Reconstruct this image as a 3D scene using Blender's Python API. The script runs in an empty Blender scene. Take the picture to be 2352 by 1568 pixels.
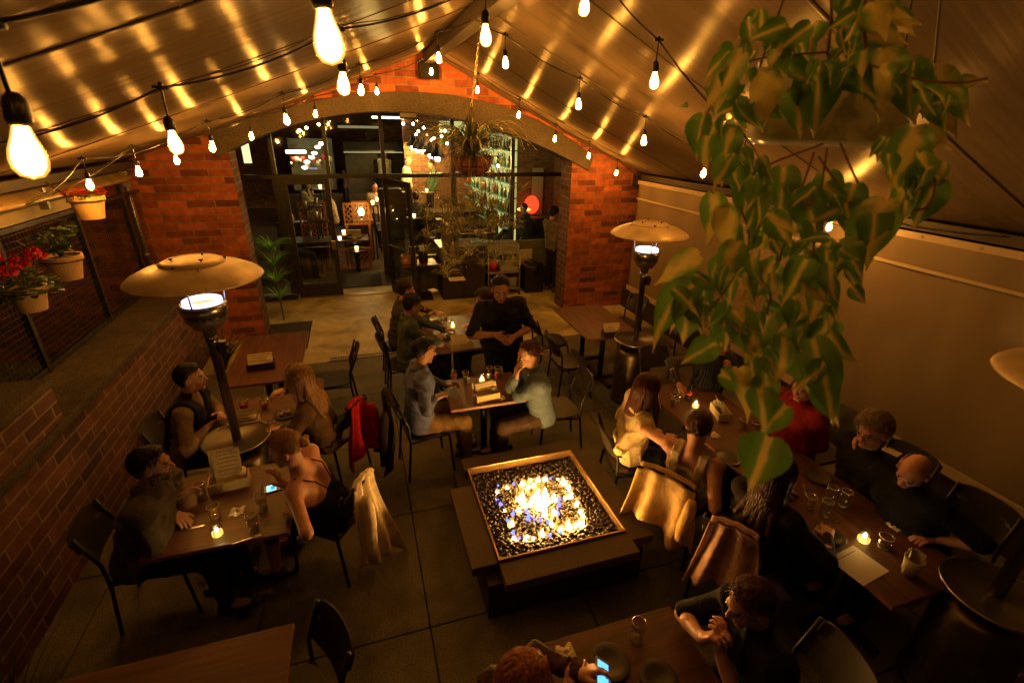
import bpy, math, random
import numpy as np
from mathutils import Vector, Matrix, noise as mnoise
random.seed(7); rng = np.random.default_rng(7)
scene = bpy.context.scene
C = bpy.context.collection
PI = math.pi
# ---------------------------------------------------------------- camera
W_, H_ = 2352.0, 1568.0
CAMH = 3.15
VD, VV = (800.0, 290.0), (1130.0, 3300.0)          # vanishing points of the patio's depth axis and of the verticals
def _axes():
    ax, ay = VD[0]-W_/2, H_/2-VD[1]; bx, by = VV[0]-W_/2, H_/2-VV[1]
    f = math.sqrt(-(ax*bx+ay*by))
    up = np.array([-bx, -by, f]); up /= np.linalg.norm(up)
    d = np.array([ax, ay, -f]); d -= up*(d@up); d /= np.linalg.norm(d)
    return f, np.array([np.cross(d, up), d, up])
FPX, AX = _axes()
cam_d = bpy.data.cameras.new('camera'); cam = bpy.data.objects.new('camera', cam_d); C.objects.link(cam)
m = Matrix([list(AX[0])+[0], list(AX[1])+[0], list(AX[2])+[CAMH], [0, 0, 0, 1]])
cam.matrix_world = m
cam_d.sensor_width = 36.0; cam_d.lens = 36.0*FPX/W_
cam_d.clip_start = 0.05; cam_d.clip_end = 200
cam_d.dof.use_dof = True; cam_d.dof.focus_distance = 5.2; cam_d.dof.aperture_fstop = 4.0
scene.camera = cam
# ---------------------------------------------------------------- world and exposure
world = bpy.data.worlds.new('World'); scene.world = world; world.use_nodes = True
wn = world.node_tree.nodes; wl = world.node_tree.links
bg = wn['Background']
sky = wn.new('ShaderNodeTexSky'); sky.sky_type = 'NISHITA'; sky.sun_disc = False
sky.sun_elevation = math.radians(-4); sky.sun_rotation = math.radians(200)
wl.new(sky.outputs[0], bg.inputs[0]); bg.inputs[1].default_value = 0.05
scene.view_settings.view_transform = 'Standard'; scene.view_settings.look = 'None'
scene.view_settings.gamma = 1; scene.view_settings.exposure = 0.6
scene.cycles.max_bounces = 6; scene.cycles.diffuse_bounces = 1; scene.cycles.glossy_bounces = 3
scene.cycles.transmission_bounces = 5; scene.cycles.transparent_max_bounces = 16
scene.cycles.sample_clamp_indirect = 3.0; scene.cycles.sample_clamp_direct = 0
scene.cycles.caustics_reflective = False; scene.cycles.caustics_refractive = False
scene.cycles.use_light_tree = True
# ---------------------------------------------------------------- pixel helpers: a photo pixel (2352 wide) on a plane of the place
def ray(u, v):
    return AX @ np.array([u-W_/2, H_/2-v, -FPX])
def G(u, v, z=0.0):
    r = ray(u, v); t = (z-CAMH)/r[2]; return Vector((r[0]*t, r[1]*t, z))
def Yp(u, v, y):
    r = ray(u, v); t = y/r[1]; return Vector((r[0]*t, y, CAMH+r[2]*t))
def Xp(u, v, x):
    r = ray(u, v); t = x/r[0]; return Vector((x, r[1]*t, CAMH+r[2]*t))
def Dp(u, v, d):
    r = ray(u, v); r = r/np.linalg.norm(r)*d; return Vector((r[0], r[1], CAMH+r[2]))
# ---------------------------------------------------------------- materials
MATS = {}
def mat(name, col, rough=.6, metal=0, var=0.0, scale=8, bump=0.0, bscale=40, emit=None, es=0, spec=.5, trans=0, alpha=1, sss=0, sheen=0, stretch=None, coat=0, detail=4):
    if name in MATS: return MATS[name]
    M = bpy.data.materials.new(name); M.use_nodes = True
    nt = M.node_tree; n = nt.nodes; l = nt.links; p = n['Principled BSDF']
    c = tuple(col)+(1,)
    p.inputs['Base Color'].default_value = c; p.inputs['Roughness'].default_value = rough
    p.inputs['Metallic'].default_value = metal; p.inputs['Specular IOR Level'].default_value = spec
    if trans: p.inputs['Transmission Weight'].default_value = trans
    if sss:
        p.inputs['Subsurface Weight'].default_value = sss; p.inputs['Subsurface Radius'].default_value = (.01, .004, .002); p.inputs['Subsurface Scale'].default_value = 1.0
    if sheen: p.inputs['Sheen Weight'].default_value = sheen
    if coat: p.inputs['Coat Weight'].default_value = coat
    if emit: p.inputs['Emission Color'].default_value = tuple(emit)+(1,); p.inputs['Emission Strength'].default_value = es
    if var or bump:
        tc = n.new('ShaderNodeTexCoord'); mp = n.new('ShaderNodeMapping'); l.new(tc.outputs['Object'], mp.inputs[0])
        if stretch: mp.inputs['Scale'].default_value = stretch
    if var:
        nz = n.new('ShaderNodeTexNoise'); nz.inputs['Scale'].default_value = scale; nz.inputs['Detail'].default_value = detail
        l.new(mp.outputs[0], nz.inputs['Vector'])
        cr = n.new('ShaderNodeValToRGB'); cr.color_ramp.elements[0].position = .3; cr.color_ramp.elements[1].position = .7
        cr.color_ramp.elements[0].color = tuple(x*(1-var) for x in col)+(1,)
        cr.color_ramp.elements[1].color = tuple(min(1, x*(1+var)) for x in col)+(1,)
        l.new(nz.outputs['Fac'], cr.inputs[0]); l.new(cr.outputs[0], p.inputs['Base Color'])
    if bump:
        nb = n.new('ShaderNodeTexNoise'); nb.inputs['Scale'].default_value = bscale; nb.inputs['Detail'].default_value = 3
        l.new(mp.outputs[0], nb.inputs['Vector'])
        b = n.new('ShaderNodeBump'); b.inputs['Strength'].default_value = bump; b.inputs['Distance'].default_value = .01
        l.new(nb.outputs['Fac'], b.inputs['Height']); l.new(b.outputs[0], p.inputs['Normal'])
    MATS[name] = M
    return M
def emis(name, col, s, nosample=False):
    if name in MATS: return MATS[name]
    M = bpy.data.materials.new(name); M.use_nodes = True; n = M.node_tree.nodes; n.clear()
    e = n.new('ShaderNodeEmission'); e.inputs[0].default_value = tuple(col)+(1,); e.inputs[1].default_value = s
    o = n.new('ShaderNodeOutputMaterial'); M.node_tree.links.new(e.outputs[0], o.inputs[0])
    if nosample: M.cycles.emission_sampling = 'NONE'
    MATS[name] = M
    return M
def brick_mat(name, axis, c1, c2, mortar, bw=.35, bh=.103, dark=.35, seed=0.0):
    M = bpy.data.materials.new(name); M.use_nodes = True; nt = M.node_tree; n = nt.nodes; l = nt.links; p = n['Principled BSDF']
    g = n.new('ShaderNodeNewGeometry'); sx = n.new('ShaderNodeSeparateXYZ'); l.new(g.outputs['Position'], sx.inputs[0])
    cx = n.new('ShaderNodeCombineXYZ')
    l.new(sx.outputs[0 if axis == 'x' else 1], cx.inputs[0]); l.new(sx.outputs[2], cx.inputs[1]); cx.inputs[2].default_value = 0
    def brick(off, m_=.009):
        mp = n.new('ShaderNodeVectorMath'); mp.operation = 'ADD'; mp.inputs[1].default_value = (off, 0, 0); l.new(cx.outputs[0], mp.inputs[0])
        b = n.new('ShaderNodeTexBrick'); b.inputs['Scale'].default_value = 1; b.inputs['Brick Width'].default_value = bw; b.inputs['Row Height'].default_value = bh
        b.inputs['Mortar Size'].default_value = m_; b.inputs['Mortar Smooth'].default_value = .25; b.inputs['Bias'].default_value = 0
        l.new(mp.outputs[0], b.inputs['Vector']); return b
    b = brick(seed)
    b.inputs['Color1'].default_value = tuple(c1)+(1,); b.inputs['Color2'].default_value = tuple(c2)+(1,); b.inputs['Mortar'].default_value = tuple(mortar)+(1,)
    # second brick lookup a whole number of bricks away: some bricks much darker
    b2 = brick(seed+bw*40)
    b2.inputs['Color1'].default_value = (1, 1, 1, 1); b2.inputs['Color2'].default_value = (0, 0, 0, 1); b2.inputs['Mortar'].default_value = (1, 1, 1, 1)
    cr = n.new('ShaderNodeValToRGB'); cr.color_ramp.elements[0].position = .12; cr.color_ramp.elements[1].position = .34
    cr.color_ramp.elements[0].color = (dark, dark*.9, dark*.95, 1); cr.color_ramp.elements[1].color = (1, 1, 1, 1); l.new(b2.outputs['Color'], cr.inputs[0])
    mx = n.new('ShaderNodeMixRGB'); mx.blend_type = 'MULTIPLY'; mx.inputs[0].default_value = 1; l.new(b.outputs['Color'], mx.inputs[1]); l.new(cr.outputs[0], mx.inputs[2])
    nz = n.new('ShaderNodeTexNoise'); nz.inputs['Scale'].default_value = 9; nz.inputs['Detail'].default_value = 6; l.new(g.outputs['Position'], nz.inputs['Vector'])
    cr2 = n.new('ShaderNodeValToRGB'); cr2.color_ramp.elements[0].position = .28; cr2.color_ramp.elements[1].position = .7; cr2.color_ramp.elements[0].color = (.62, .60, .60, 1); cr2.color_ramp.elements[1].color = (1.3, 1.3, 1.3, 1)
    l.new(nz.outputs['Fac'], cr2.inputs[0])
    m2 = n.new('ShaderNodeMixRGB'); m2.blend_type = 'MULTIPLY'; m2.inputs[0].default_value = 1; l.new(mx.outputs[0], m2.inputs[1]); l.new(cr2.outputs[0], m2.inputs[2])
    l.new(m2.outputs[0], p.inputs['Base Color']); p.inputs['Roughness'].default_value = .8
    nb = n.new('ShaderNodeTexNoise'); nb.inputs['Scale'].default_value = 60; nb.inputs['Detail'].default_value = 5; l.new(g.outputs['Position'], nb.inputs['Vector'])
    ma = n.new('ShaderNodeMath'); ma.operation = 'MULTIPLY_ADD'; ma.inputs[1].default_value = -1.0; l.new(b.outputs['Fac'], ma.inputs[0])
    sc = n.new('ShaderNodeMath'); sc.operation = 'MULTIPLY'; sc.inputs[1].default_value = .5; l.new(nb.outputs['Fac'], sc.inputs[0]); l.new(sc.outputs[0], ma.inputs[2])
    bp = n.new('ShaderNodeBump'); bp.inputs['Strength'].default_value = 1.0; bp.inputs['Distance'].default_value = .014; l.new(ma.outputs[0], bp.inputs['Height']); l.new(bp.outputs[0], p.inputs['Normal'])
    return M
def glass_pane(name, tint=(.9, .95, .9), refl=.05):
    M = bpy.data.materials.new(name); M.use_nodes = True; n = M.node_tree.nodes; l = M.node_tree.links; n.clear()
    t = n.new('ShaderNodeBsdfTransparent'); t.inputs[0].default_value = tuple(tint)+(1,)
    g = n.new('ShaderNodeBsdfGlossy'); g.inputs['Roughness'].default_value = .03; g.inputs[0].default_value = (1, 1, 1, 1)
    f = n.new('ShaderNodeLayerWeight'); f.inputs[0].default_value = .5
    pw = n.new('ShaderNodeMath'); pw.operation = 'POWER'; pw.inputs[1].default_value = 4.0; l.new(f.outputs['Facing'], pw.inputs[0])
    mm = n.new('ShaderNodeMath'); mm.operation = 'MULTIPLY_ADD'; mm.inputs[1].default_value = .7; mm.inputs[2].default_value = refl; mm.use_clamp = True; l.new(pw.outputs[0], mm.inputs[0])
    mx = n.new('ShaderNodeMixShader'); l.new(mm.outputs[0], mx.inputs[0]); l.new(t.outputs[0], mx.inputs[1]); l.new(g.outputs[0], mx.inputs[2])
    o = n.new('ShaderNodeOutputMaterial'); l.new(mx.outputs[0], o.inputs[0]); return M
# ---------------------------------------------------------------- object helpers
def tag(o, label=None, cat=None, group=None, kind=None):
    if label: o['label'] = label
    if cat: o['category'] = cat
    if group: o['group'] = group
    if kind: o['kind'] = kind
    return o
def empty(name, loc, label, cat, group=None, rz=0):
    o = bpy.data.objects.new(name, None); C.objects.link(o); o.location = loc; o.rotation_euler = (0, 0, rz); o.empty_display_size = .1
    return tag(o, label, cat, group)
def copy_tree(o, parent=None, loc=None, rz=None, label=None, group=None):
    c = o.copy(); C.objects.link(c); c.parent = parent
    if loc is not None: c.location = loc
    if rz is not None: c.rotation_euler = (0, 0, rz)
    if label: c['label'] = label
    if group: c['group'] = group
    for ch in list(o.children): copy_tree(ch, c)
    return c
def origin_of(parent):
    v = Vector((0, 0, 0))
    while parent is not None: v += parent.location; parent = parent.parent
    return v
def link_mesh(name, me, mats, parent=None, kind=None, smooth=False, off=None):
    if not isinstance(mats, (list, tuple)): mats = [mats]
    for x in mats: me.materials.append(x)
    if smooth: me.polygons.foreach_set('use_smooth', [True]*len(me.polygons))
    o = bpy.data.objects.new(name, me); C.objects.link(o)
    if parent: o.parent = parent
    if kind: o['kind'] = kind
    return o
class MB:
    """collects shapes, world or local coordinates, and links them as one mesh object"""
    def __init__(s): s.v = []; s.f = []; s.mi = []; s.uv = None
    def add(s, vs, fs, mi=0):
        b = len(s.v); s.v += [tuple(x) for x in vs]; s.f += [tuple(i+b for i in f) for f in fs]; s.mi += [mi]*len(fs); return s
    def box(s, c, d, rz=0, mi=0, M=None):
        vs = []
        for i in (-1, 1):
            for j in (-1, 1):
                for k in (-1, 1):
                    p = Vector((i*d[0]/2, j*d[1]/2, k*d[2]/2))
                    if M is not None: p = M @ p
                    elif rz: p = Matrix.Rotation(rz, 3, 'Z') @ p
                    vs.append(p+Vector(c))
        return s.add(vs, [(0, 1, 3, 2), (4, 6, 7, 5), (0, 4, 5, 1), (2, 3, 7, 6), (0, 2, 6, 4), (1, 5, 7, 3)], mi)
    def box2(s, a, b, mi=0):
        return s.box([(a[i]+b[i])/2 for i in range(3)], [abs(b[i]-a[i]) for i in range(3)], mi=mi)
    def bar(s, a, b, w, h, mi=0):
        a, b = Vector(a), Vector(b); d = (b-a); L = d.length; d.normalize()
        up = Vector((0, 0, 1)) if abs(d.z) < .95 else Vector((0, 1, 0))
        r = d.cross(up).normalized(); u = r.cross(d)
        M = Matrix((r, d, u)).transposed()
        return s.box((a+b)/2, (w, L, h), M=M, mi=mi)
    def tube(s, pts, r, n=8, mi=0, cap=True):
        pts = [Vector(p) for p in pts]; rs = r if isinstance(r, (list, tuple)) else [r]*len(pts)
        prev = None; rings = []
        for i, p in enumerate(pts):
            t = (pts[min(i+1, len(pts)-1)]-pts[max(i-1, 0)]).normalized()
            if prev is None:
                a = Vector((0, 0, 1)) if abs(t.z) < .9 else Vector((1, 0, 0)); x = t.cross(a).normalized()
            else:
                x = (prev-t*prev.dot(t)).normalized()
            prev = x; y = t.cross(x)
            rings.append([p+(x*math.cos(2*PI*k/n)+y*math.sin(2*PI*k/n))*rs[i] for k in range(n)])
        vs = [v for q in rings for v in q]; fs = []
        for i in range(len(pts)-1):
            for k in range(n):
                fs.append((i*n+k, i*n+(k+1) % n, (i+1)*n+(k+1) % n, (i+1)*n+k))
        if cap: fs.append(tuple(range(n-1, -1, -1))); fs.append(tuple((len(pts)-1)*n+k for k in range(n)))
        return s.add(vs, fs, mi)
    def lathe(s, prof, c=(0, 0, 0), n=24, mi=0, a0=0, a1=2*PI, M=None):
        full = abs(a1-a0-2*PI) < 1e-6; m_ = n if full else n+1
        vs = []
        for (r, z) in prof:
            for k in range(m_):
                a = a0+(a1-a0)*k/n; p = Vector((r*math.cos(a), r*math.sin(a), z))
                if M is not None: p = M @ p
                vs.append(p+Vector(c))
        fs = []
        for i in range(len(prof)-1):
            for k in range(n):
                k2 = (k+1) % m_
                fs.append((i*m_+k, i*m_+k2, (i+1)*m_+k2, (i+1)*m_+k))
        return s.add(vs, fs, mi)
    def prism(s, poly, axis, a, b, mi=0):
        """poly 2-D outline, extruded along axis ('x','y','z') from a to b"""
        def P(p, t):
            return {'x': (t, p[0], p[1]), 'y': (p[0], t, p[1]), 'z': (p[0], p[1], t)}[axis]
        n = len(poly); vs = [P(p, a) for p in poly]+[P(p, b) for p in poly]
        fs = [tuple(range(n)), tuple(range(2*n-1, n-1, -1))]+[(i, (i+1) % n, n+(i+1) % n, n+i) for i in range(n)]
        return s.add(vs, fs, mi)
    def grid(s, fn, nu, nv, mi=0, close=False):
        vs = [fn(i/nu, j/nv) for i in range(nu+1) for j in range(nv+1)]
        fs = [(i*(nv+1)+j, (i+1)*(nv+1)+j, (i+1)*(nv+1)+j+1, i*(nv+1)+j+1) for i in range(nu) for j in range(nv)]
        return s.add(vs, fs, mi)
    def ico(s, c, r, sub=1, mi=0, M=None, jit=0):
        vs, fs = ICO[sub]
        out = []
        for v in vs:
            p = Vector(v)*(1+(random.uniform(-jit, jit) if jit else 0))
            p = Vector((p.x*r[0], p.y*r[1], p.z*r[2])) if isinstance(r, (tuple, list)) else p*r
            if M is not None: p = M @ p
            out.append(p+Vector(c))
        return s.add(out, fs, mi)
    def build(s, name, mats, parent=None, kind=None, smooth=False, solid=0, bevel=0, recalc=True, local=False):
        off = Vector((0, 0, 0)) if local else origin_of(parent)
        me = bpy.data.meshes.new(name)
        me.from_pydata([(v[0]-off.x, v[1]-off.y, v[2]-off.z) for v in s.v], [], s.f)
        if recalc:
            import bmesh
            bm = bmesh.new(); bm.from_mesh(me); bmesh.ops.recalc_face_normals(bm, faces=bm.faces)
            if bevel:
                es = [e for e in bm.edges if len(e.link_faces) == 2 and e.calc_face_angle(0) > .6]
                bmesh.ops.bevel(bm, geom=es, offset=bevel, segments=2, affect='EDGES', profile=.6)
            bm.to_mesh(me); bm.free()
        if not bevel: me.polygons.foreach_set('material_index', s.mi)
        me.update()
        o = link_mesh(name, me, mats, parent, kind, smooth)
        if solid:
            md = o.modifiers.new('solid', 'SOLIDIFY'); md.thickness = solid; md.offset = 0
        return o
def _ico():
    import bmesh
    out = {}
    for sub in (1, 2, 3):
        bm = bmesh.new(); bmesh.ops.create_icosphere(bm, subdivisions=sub, radius=1)
        out[sub] = ([tuple(v.co) for v in bm.verts], [tuple(v.index for v in f.verts) for f in bm.faces]); bm.free()
    return out
ICO = _ico()
def lathe_obj(name, prof, c, m_, parent=None, n=24, smooth=True):
    b = MB(); b.lathe(prof, c, n); return b.build(name, m_, parent, smooth=smooth)
# ---------------------------------------------------------------- implicit-surface modelling for bodies, hands, clothing
CORN = [(0, 0, 0), (1, 0, 0), (0, 1, 0), (1, 1, 0), (0, 0, 1), (1, 0, 1), (0, 1, 1), (1, 1, 1)]
EDG = [(a, b) for a in range(8) for b in range(a+1, 8) if sum(abs(CORN[a][i]-CORN[b][i]) for i in range(3)) == 1]
def nets(F, org, h):
    S = F < 0
    c = np.zeros(tuple(x-1 for x in F.shape), np.int8)
    for (i, j, k) in CORN:
        c += S[i:F.shape[0]-1+i, j:F.shape[1]-1+j, k:F.shape[2]-1+k]
    act = (c > 0) & (c < 8); idx = np.argwhere(act)
    if len(idx) == 0: return None
    ids = -np.ones(act.shape, np.int64); ids[act] = np.arange(len(idx))
    acc = np.zeros((len(idx), 3)); cnt = np.zeros(len(idx))
    vals = [F[idx[:, 0]+o[0], idx[:, 1]+o[1], idx[:, 2]+o[2]] for o in CORN]
    for a, b in EDG:
        fa, fb = vals[a], vals[b]; mk = (fa < 0) != (fb < 0)
        t = fa[mk]/(fa[mk]-fb[mk]); ca, cb = np.array(CORN[a]), np.array(CORN[b])
        acc[mk] += ca+t[:, None]*(cb-ca); cnt[mk] += 1
    V = (idx+acc/cnt[:, None])*h+org
    quads = []
    for ax in range(3):
        e1, e2 = (ax+1) % 3, (ax+2) % 3
        sl0 = [slice(None)]*3; sl1 = [slice(None)]*3; sl0[ax] = slice(0, -1); sl1[ax] = slice(1, None)
        A, B = S[tuple(sl0)], S[tuple(sl1)]
        p = np.argwhere(A != B)
        ok = (p[:, e1] >= 1) & (p[:, e2] >= 1) & (p[:, e1] < ids.shape[e1]) & (p[:, e2] < ids.shape[e2])
        p = p[ok]
        d1 = np.zeros(3, int); d1[e1] = 1; d2 = np.zeros(3, int); d2[e2] = 1
        g = lambda q: ids[q[:, 0], q[:, 1], q[:, 2]]
        q = np.stack([g(p-d1-d2), g(p-d2), g(p), g(p-d1)], 1)
        ins = A[p[:, 0], p[:, 1], p[:, 2]]
        q[~ins] = q[~ins][:, ::-1]
        quads.append(q)
    return V, np.concatenate(quads)
class Field:
    def __init__(s, lo, hi, h):
        s.h = h; s.lo = np.array(lo, float); n = np.ceil((np.array(hi)-s.lo)/h).astype(int)+1
        s.ax = [s.lo[i]+np.arange(n[i])*h for i in range(3)]
        s.F = np.full(tuple(n), .3, np.float64)
    def sl(s, lo, hi):
        out = []
        for i in range(3):
            a = max(0, int((lo[i]-s.lo[i])/s.h)-1); b = min(len(s.ax[i]), int((hi[i]-s.lo[i])/s.h)+3)
            if b <= a: return None
            out.append(slice(a, b))
        return tuple(out)
    def grid(s, sl): return np.meshgrid(s.ax[0][sl[0]], s.ax[1][sl[1]], s.ax[2][sl[2]], indexing='ij', sparse=True)
    def blend(s, sl, d, k, neg=False):
        A = s.F[sl]
        if neg:
            hh = np.clip(.5-.5*(A+d)/k, 0, 1); s.F[sl] = A*(1-hh)-d*hh+k*hh*(1-hh)
        else:
            hh = np.clip(.5+.5*(A-d)/k, 0, 1); s.F[sl] = A*(1-hh)+d*hh-k*hh*(1-hh)
    def cap(s, a, b, ra, rb, k=.02, neg=False):
        a, b = np.array(a, float), np.array(b, float); m_ = max(ra, rb)+k+s.h*2
        sl = s.sl(np.minimum(a, b)-m_, np.maximum(a, b)+m_)
        if sl is None: return
        X, Y, Z = s.grid(sl); ba = b-a; L = max(ba@ba, 1e-9)
        px, py, pz = X-a[0], Y-a[1], Z-a[2]
        t = np.clip((px*ba[0]+py*ba[1]+pz*ba[2])/L, 0, 1)
        d = np.sqrt((px-t*ba[0])**2+(py-t*ba[1])**2+(pz-t*ba[2])**2)-(ra+(rb-ra)*t)
        s.blend(sl, d, k, neg)
    def ell(s, c, r, R=None, k=.015, neg=False, plane=None):
        c = np.array(c, float); r = np.array(r, float); m_ = r.max()+k+s.h*2
        sl = s.sl(c-m_, c+m_)
        if sl is None: return
        X, Y, Z = s.grid(sl); q = [X-c[0], Y-c[1], Z-c[2]]
        if R is not None: q = [q[0]*R[i][0]+q[1]*R[i][1]+q[2]*R[i][2] for i in range(3)]
        k0 = np.sqrt((q[0]/r[0])**2+(q[1]/r[1])**2+(q[2]/r[2])**2); k1 = np.sqrt((q[0]/r[0]**2)**2+(q[1]/r[1]**2)**2+(q[2]/r[2]**2)**2)
        d = k0*(k0-1)/np.maximum(k1, 1e-6)
        if plane is not None:
            for (nx, ny, nz, cc) in plane: d = np.maximum(d, cc-(q[0]*nx+q[1]*ny+q[2]*nz))
        s.blend(sl, d, k, neg)
    def rugged(s, amp, freq, ph=0.0):
        X, Y, Z = np.meshgrid(*s.ax, indexing='ij', sparse=True)
        w = 1.7*np.sin(freq*.43*Y+ph)+1.3*np.sin(freq*.37*Z+2*ph)
        n = np.sin(freq*X+w)*np.sin(freq*.8*Z+1.3*np.sin(freq*.5*X+ph))+.6*np.sin(freq*1.7*(Y+Z)+w)*np.sin(freq*1.3*X-ph)
        s.F += amp*n
    def folds(s, amp, freq, ph=0.0):
        """ridged cloth creases, finer than the body"""
        X, Y, Z = np.meshgrid(*s.ax, indexing='ij', sparse=True)
        w1 = 2.2*np.sin(7*Y+5*X+ph)+1.5*np.sin(11*Z-6*X+2*ph); w2 = 2.0*np.sin(9*X-4*Z+ph)+1.4*np.sin(8*Y+7*Z-ph)
        a = 1-np.abs(np.sin(freq*(.35*X+.35*Y+.9*Z)+w1)); b = 1-np.abs(np.sin(freq*.8*(.8*X-.6*Y+.35*Z)+w2))
        m1 = .5+.5*np.sin(6*X+8*Z+ph); m2 = .5+.5*np.sin(7*Y-9*Z+1.3*ph)
        s.F -= amp*(a**3*m1+b**3*m2)-amp*.35
    def out(s): return nets(s.F, s.lo, s.h)
def mesh_from(name, parts, mats, parent, smooth=True, matfn=None):
    """parts: list of (V, Q) joined in one mesh; world coordinates"""
    parts = [p for p in parts if p is not None]
    off = np.array(origin_of(parent)) if parent else 0
    Vs, Qs, b = [], [], 0
    for V, Q in parts: Vs.append(V); Qs.append(Q+b); b += len(V)
    V = np.concatenate(Vs); Q = np.concatenate(Qs)
    me = bpy.data.meshes.new(name); me.vertices.add(len(V)); me.vertices.foreach_set('co', (V-off).astype(np.float32).ravel())
    me.loops.add(len(Q)*4); me.loops.foreach_set('vertex_index', Q.astype(np.int32).ravel())
    me.polygons.add(len(Q)); me.polygons.foreach_set('loop_start', (np.arange(len(Q))*4).astype(np.int32))
    try: me.polygons.foreach_set('loop_total', np.full(len(Q), 4, np.int32))
    except Exception: pass
    me.update(calc_edges=True)
    if matfn is not None:
        cen = V[Q].mean(1); me.polygons.foreach_set('material_index', matfn(cen).astype(np.int32))
    me.validate()
    return link_mesh(name, me, mats, parent, None, smooth)
# ---------------------------------------------------------------- people
def nv(v):
    v = np.array(v, float); return v/max(np.linalg.norm(v), 1e-9)
def cloth(name, col, rough=.85, var=.25, stripes=None):
    M = mat('cloth_'+name, col, rough, var=var, scale=14, bump=.6, bscale=70, spec=.25)
    if stripes and 'st' not in M.keys():
        M['st'] = 1; n = M.node_tree.nodes; l = M.node_tree.links; p = n['Principled BSDF']
        w = n.new('ShaderNodeTexWave'); w.inputs['Scale'].default_value = stripes[0]; w.bands_direction = stripes[2] if len(stripes) > 2 else 'Z'
        w.inputs['Distortion'].default_value = 1.5; w.inputs['Detail Scale'].default_value = .5
        tc = n.new('ShaderNodeTexCoord'); l.new(tc.outputs['Object'], w.inputs['Vector'])
        cr = n.new('ShaderNodeValToRGB'); cr.color_ramp.elements[0].position = .45; cr.color_ramp.elements[1].position = .6
        cr.color_ramp.elements[0].color = tuple(col)+(1,); cr.color_ramp.elements[1].color = tuple(stripes[1])+(1,)
        l.new(w.outputs['Fac'], cr.inputs[0]); l.new(cr.outputs[0], p.inputs['Base Color'])
    return M
def skin_mat(k, col): return mat('skin_'+k, col, .5, var=.12, scale=20, bump=.15, bscale=120, sss=.12, spec=.4)
def hair_mat(k, col): return mat('hair_'+k, col, .42, var=.45, scale=60, bump=.9, bscale=90, stretch=(1, 1, .12), spec=.28)
SKIN = {'fair': (.52, .29, .19), 'tan': (.40, .21, .125), 'brown': (.32, .15, .085), 'pink': (.55, .27, .2)}
def hand_field(wr, d, n, side, curl, h, fore):
    d = nv(d); n = nv(np.array(n)-d*np.dot(n, d)); lat = np.cross(d, n)*(1 if side == 'R' else -1)
    wr = np.array(wr)
    f = Field(wr-.2, wr+.2, h)
    f.cap(wr-nv(fore)*.055, wr+d*.02, .027, .024, .01)
    tt = [.030, .011, -.009, -.027]; Ls = [.070, .079, .073, .057]
    for i in range(4):
        kn = wr+d*(.088-abs(i-1)*.003)+lat*tt[i]-n*.002
        f.cap(wr+d*.012+lat*tt[i]*.6, kn, .0145, .0115, .014)
        c = curl[i] if isinstance(curl, (list, tuple)) else curl*(1+.12*i)
        p = kn; ang = c*.55
        fd0 = nv(d+lat*tt[i]*2.2)
        for seg, (fr, r0, r1) in enumerate([(.45, .0098, .0088), (.31, .0088, .008), (.24, .008, .0064)]):
            dr = fd0*math.cos(ang)+n*math.sin(ang)
            q = p+dr*Ls[i]*fr*1.08; f.cap(p, q, r0, r1, .004); p = q; ang += c*.75
    b = wr+d*.024+lat*.026+n*.006; t1 = nv(d*.62+lat*.72+n*.28)
    e = b+t1*.042; f.cap(b-d*.01-lat*.01, e, .0155, .0115, .012)
    cc = curl[0] if isinstance(curl, (list, tuple)) else curl
    t2 = nv(t1+d*.5+n*.5*cc-lat*.35*cc); f.cap(e, e+t2*.034, .0105, .0075, .004)
    return f.out()
def ik(sh, wr, l1, l2, hint):
    sh = np.array(sh); wr = np.array(wr); v = wr-sh; L = np.linalg.norm(v); mx = (l1+l2)*.985
    if L > mx: wr = sh+v/L*mx; v = wr-sh; L = mx
    L = max(L, .12)
    a = (l1*l1-l2*l2+L*L)/(2*L); hgt = math.sqrt(max(l1*l1-a*a, 0)); d = v/np.linalg.norm(v)
    hn = np.array(hint, float); hn = nv(hn-d*np.dot(hn, d))
    return sh+d*a+hn*hgt, wr
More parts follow.
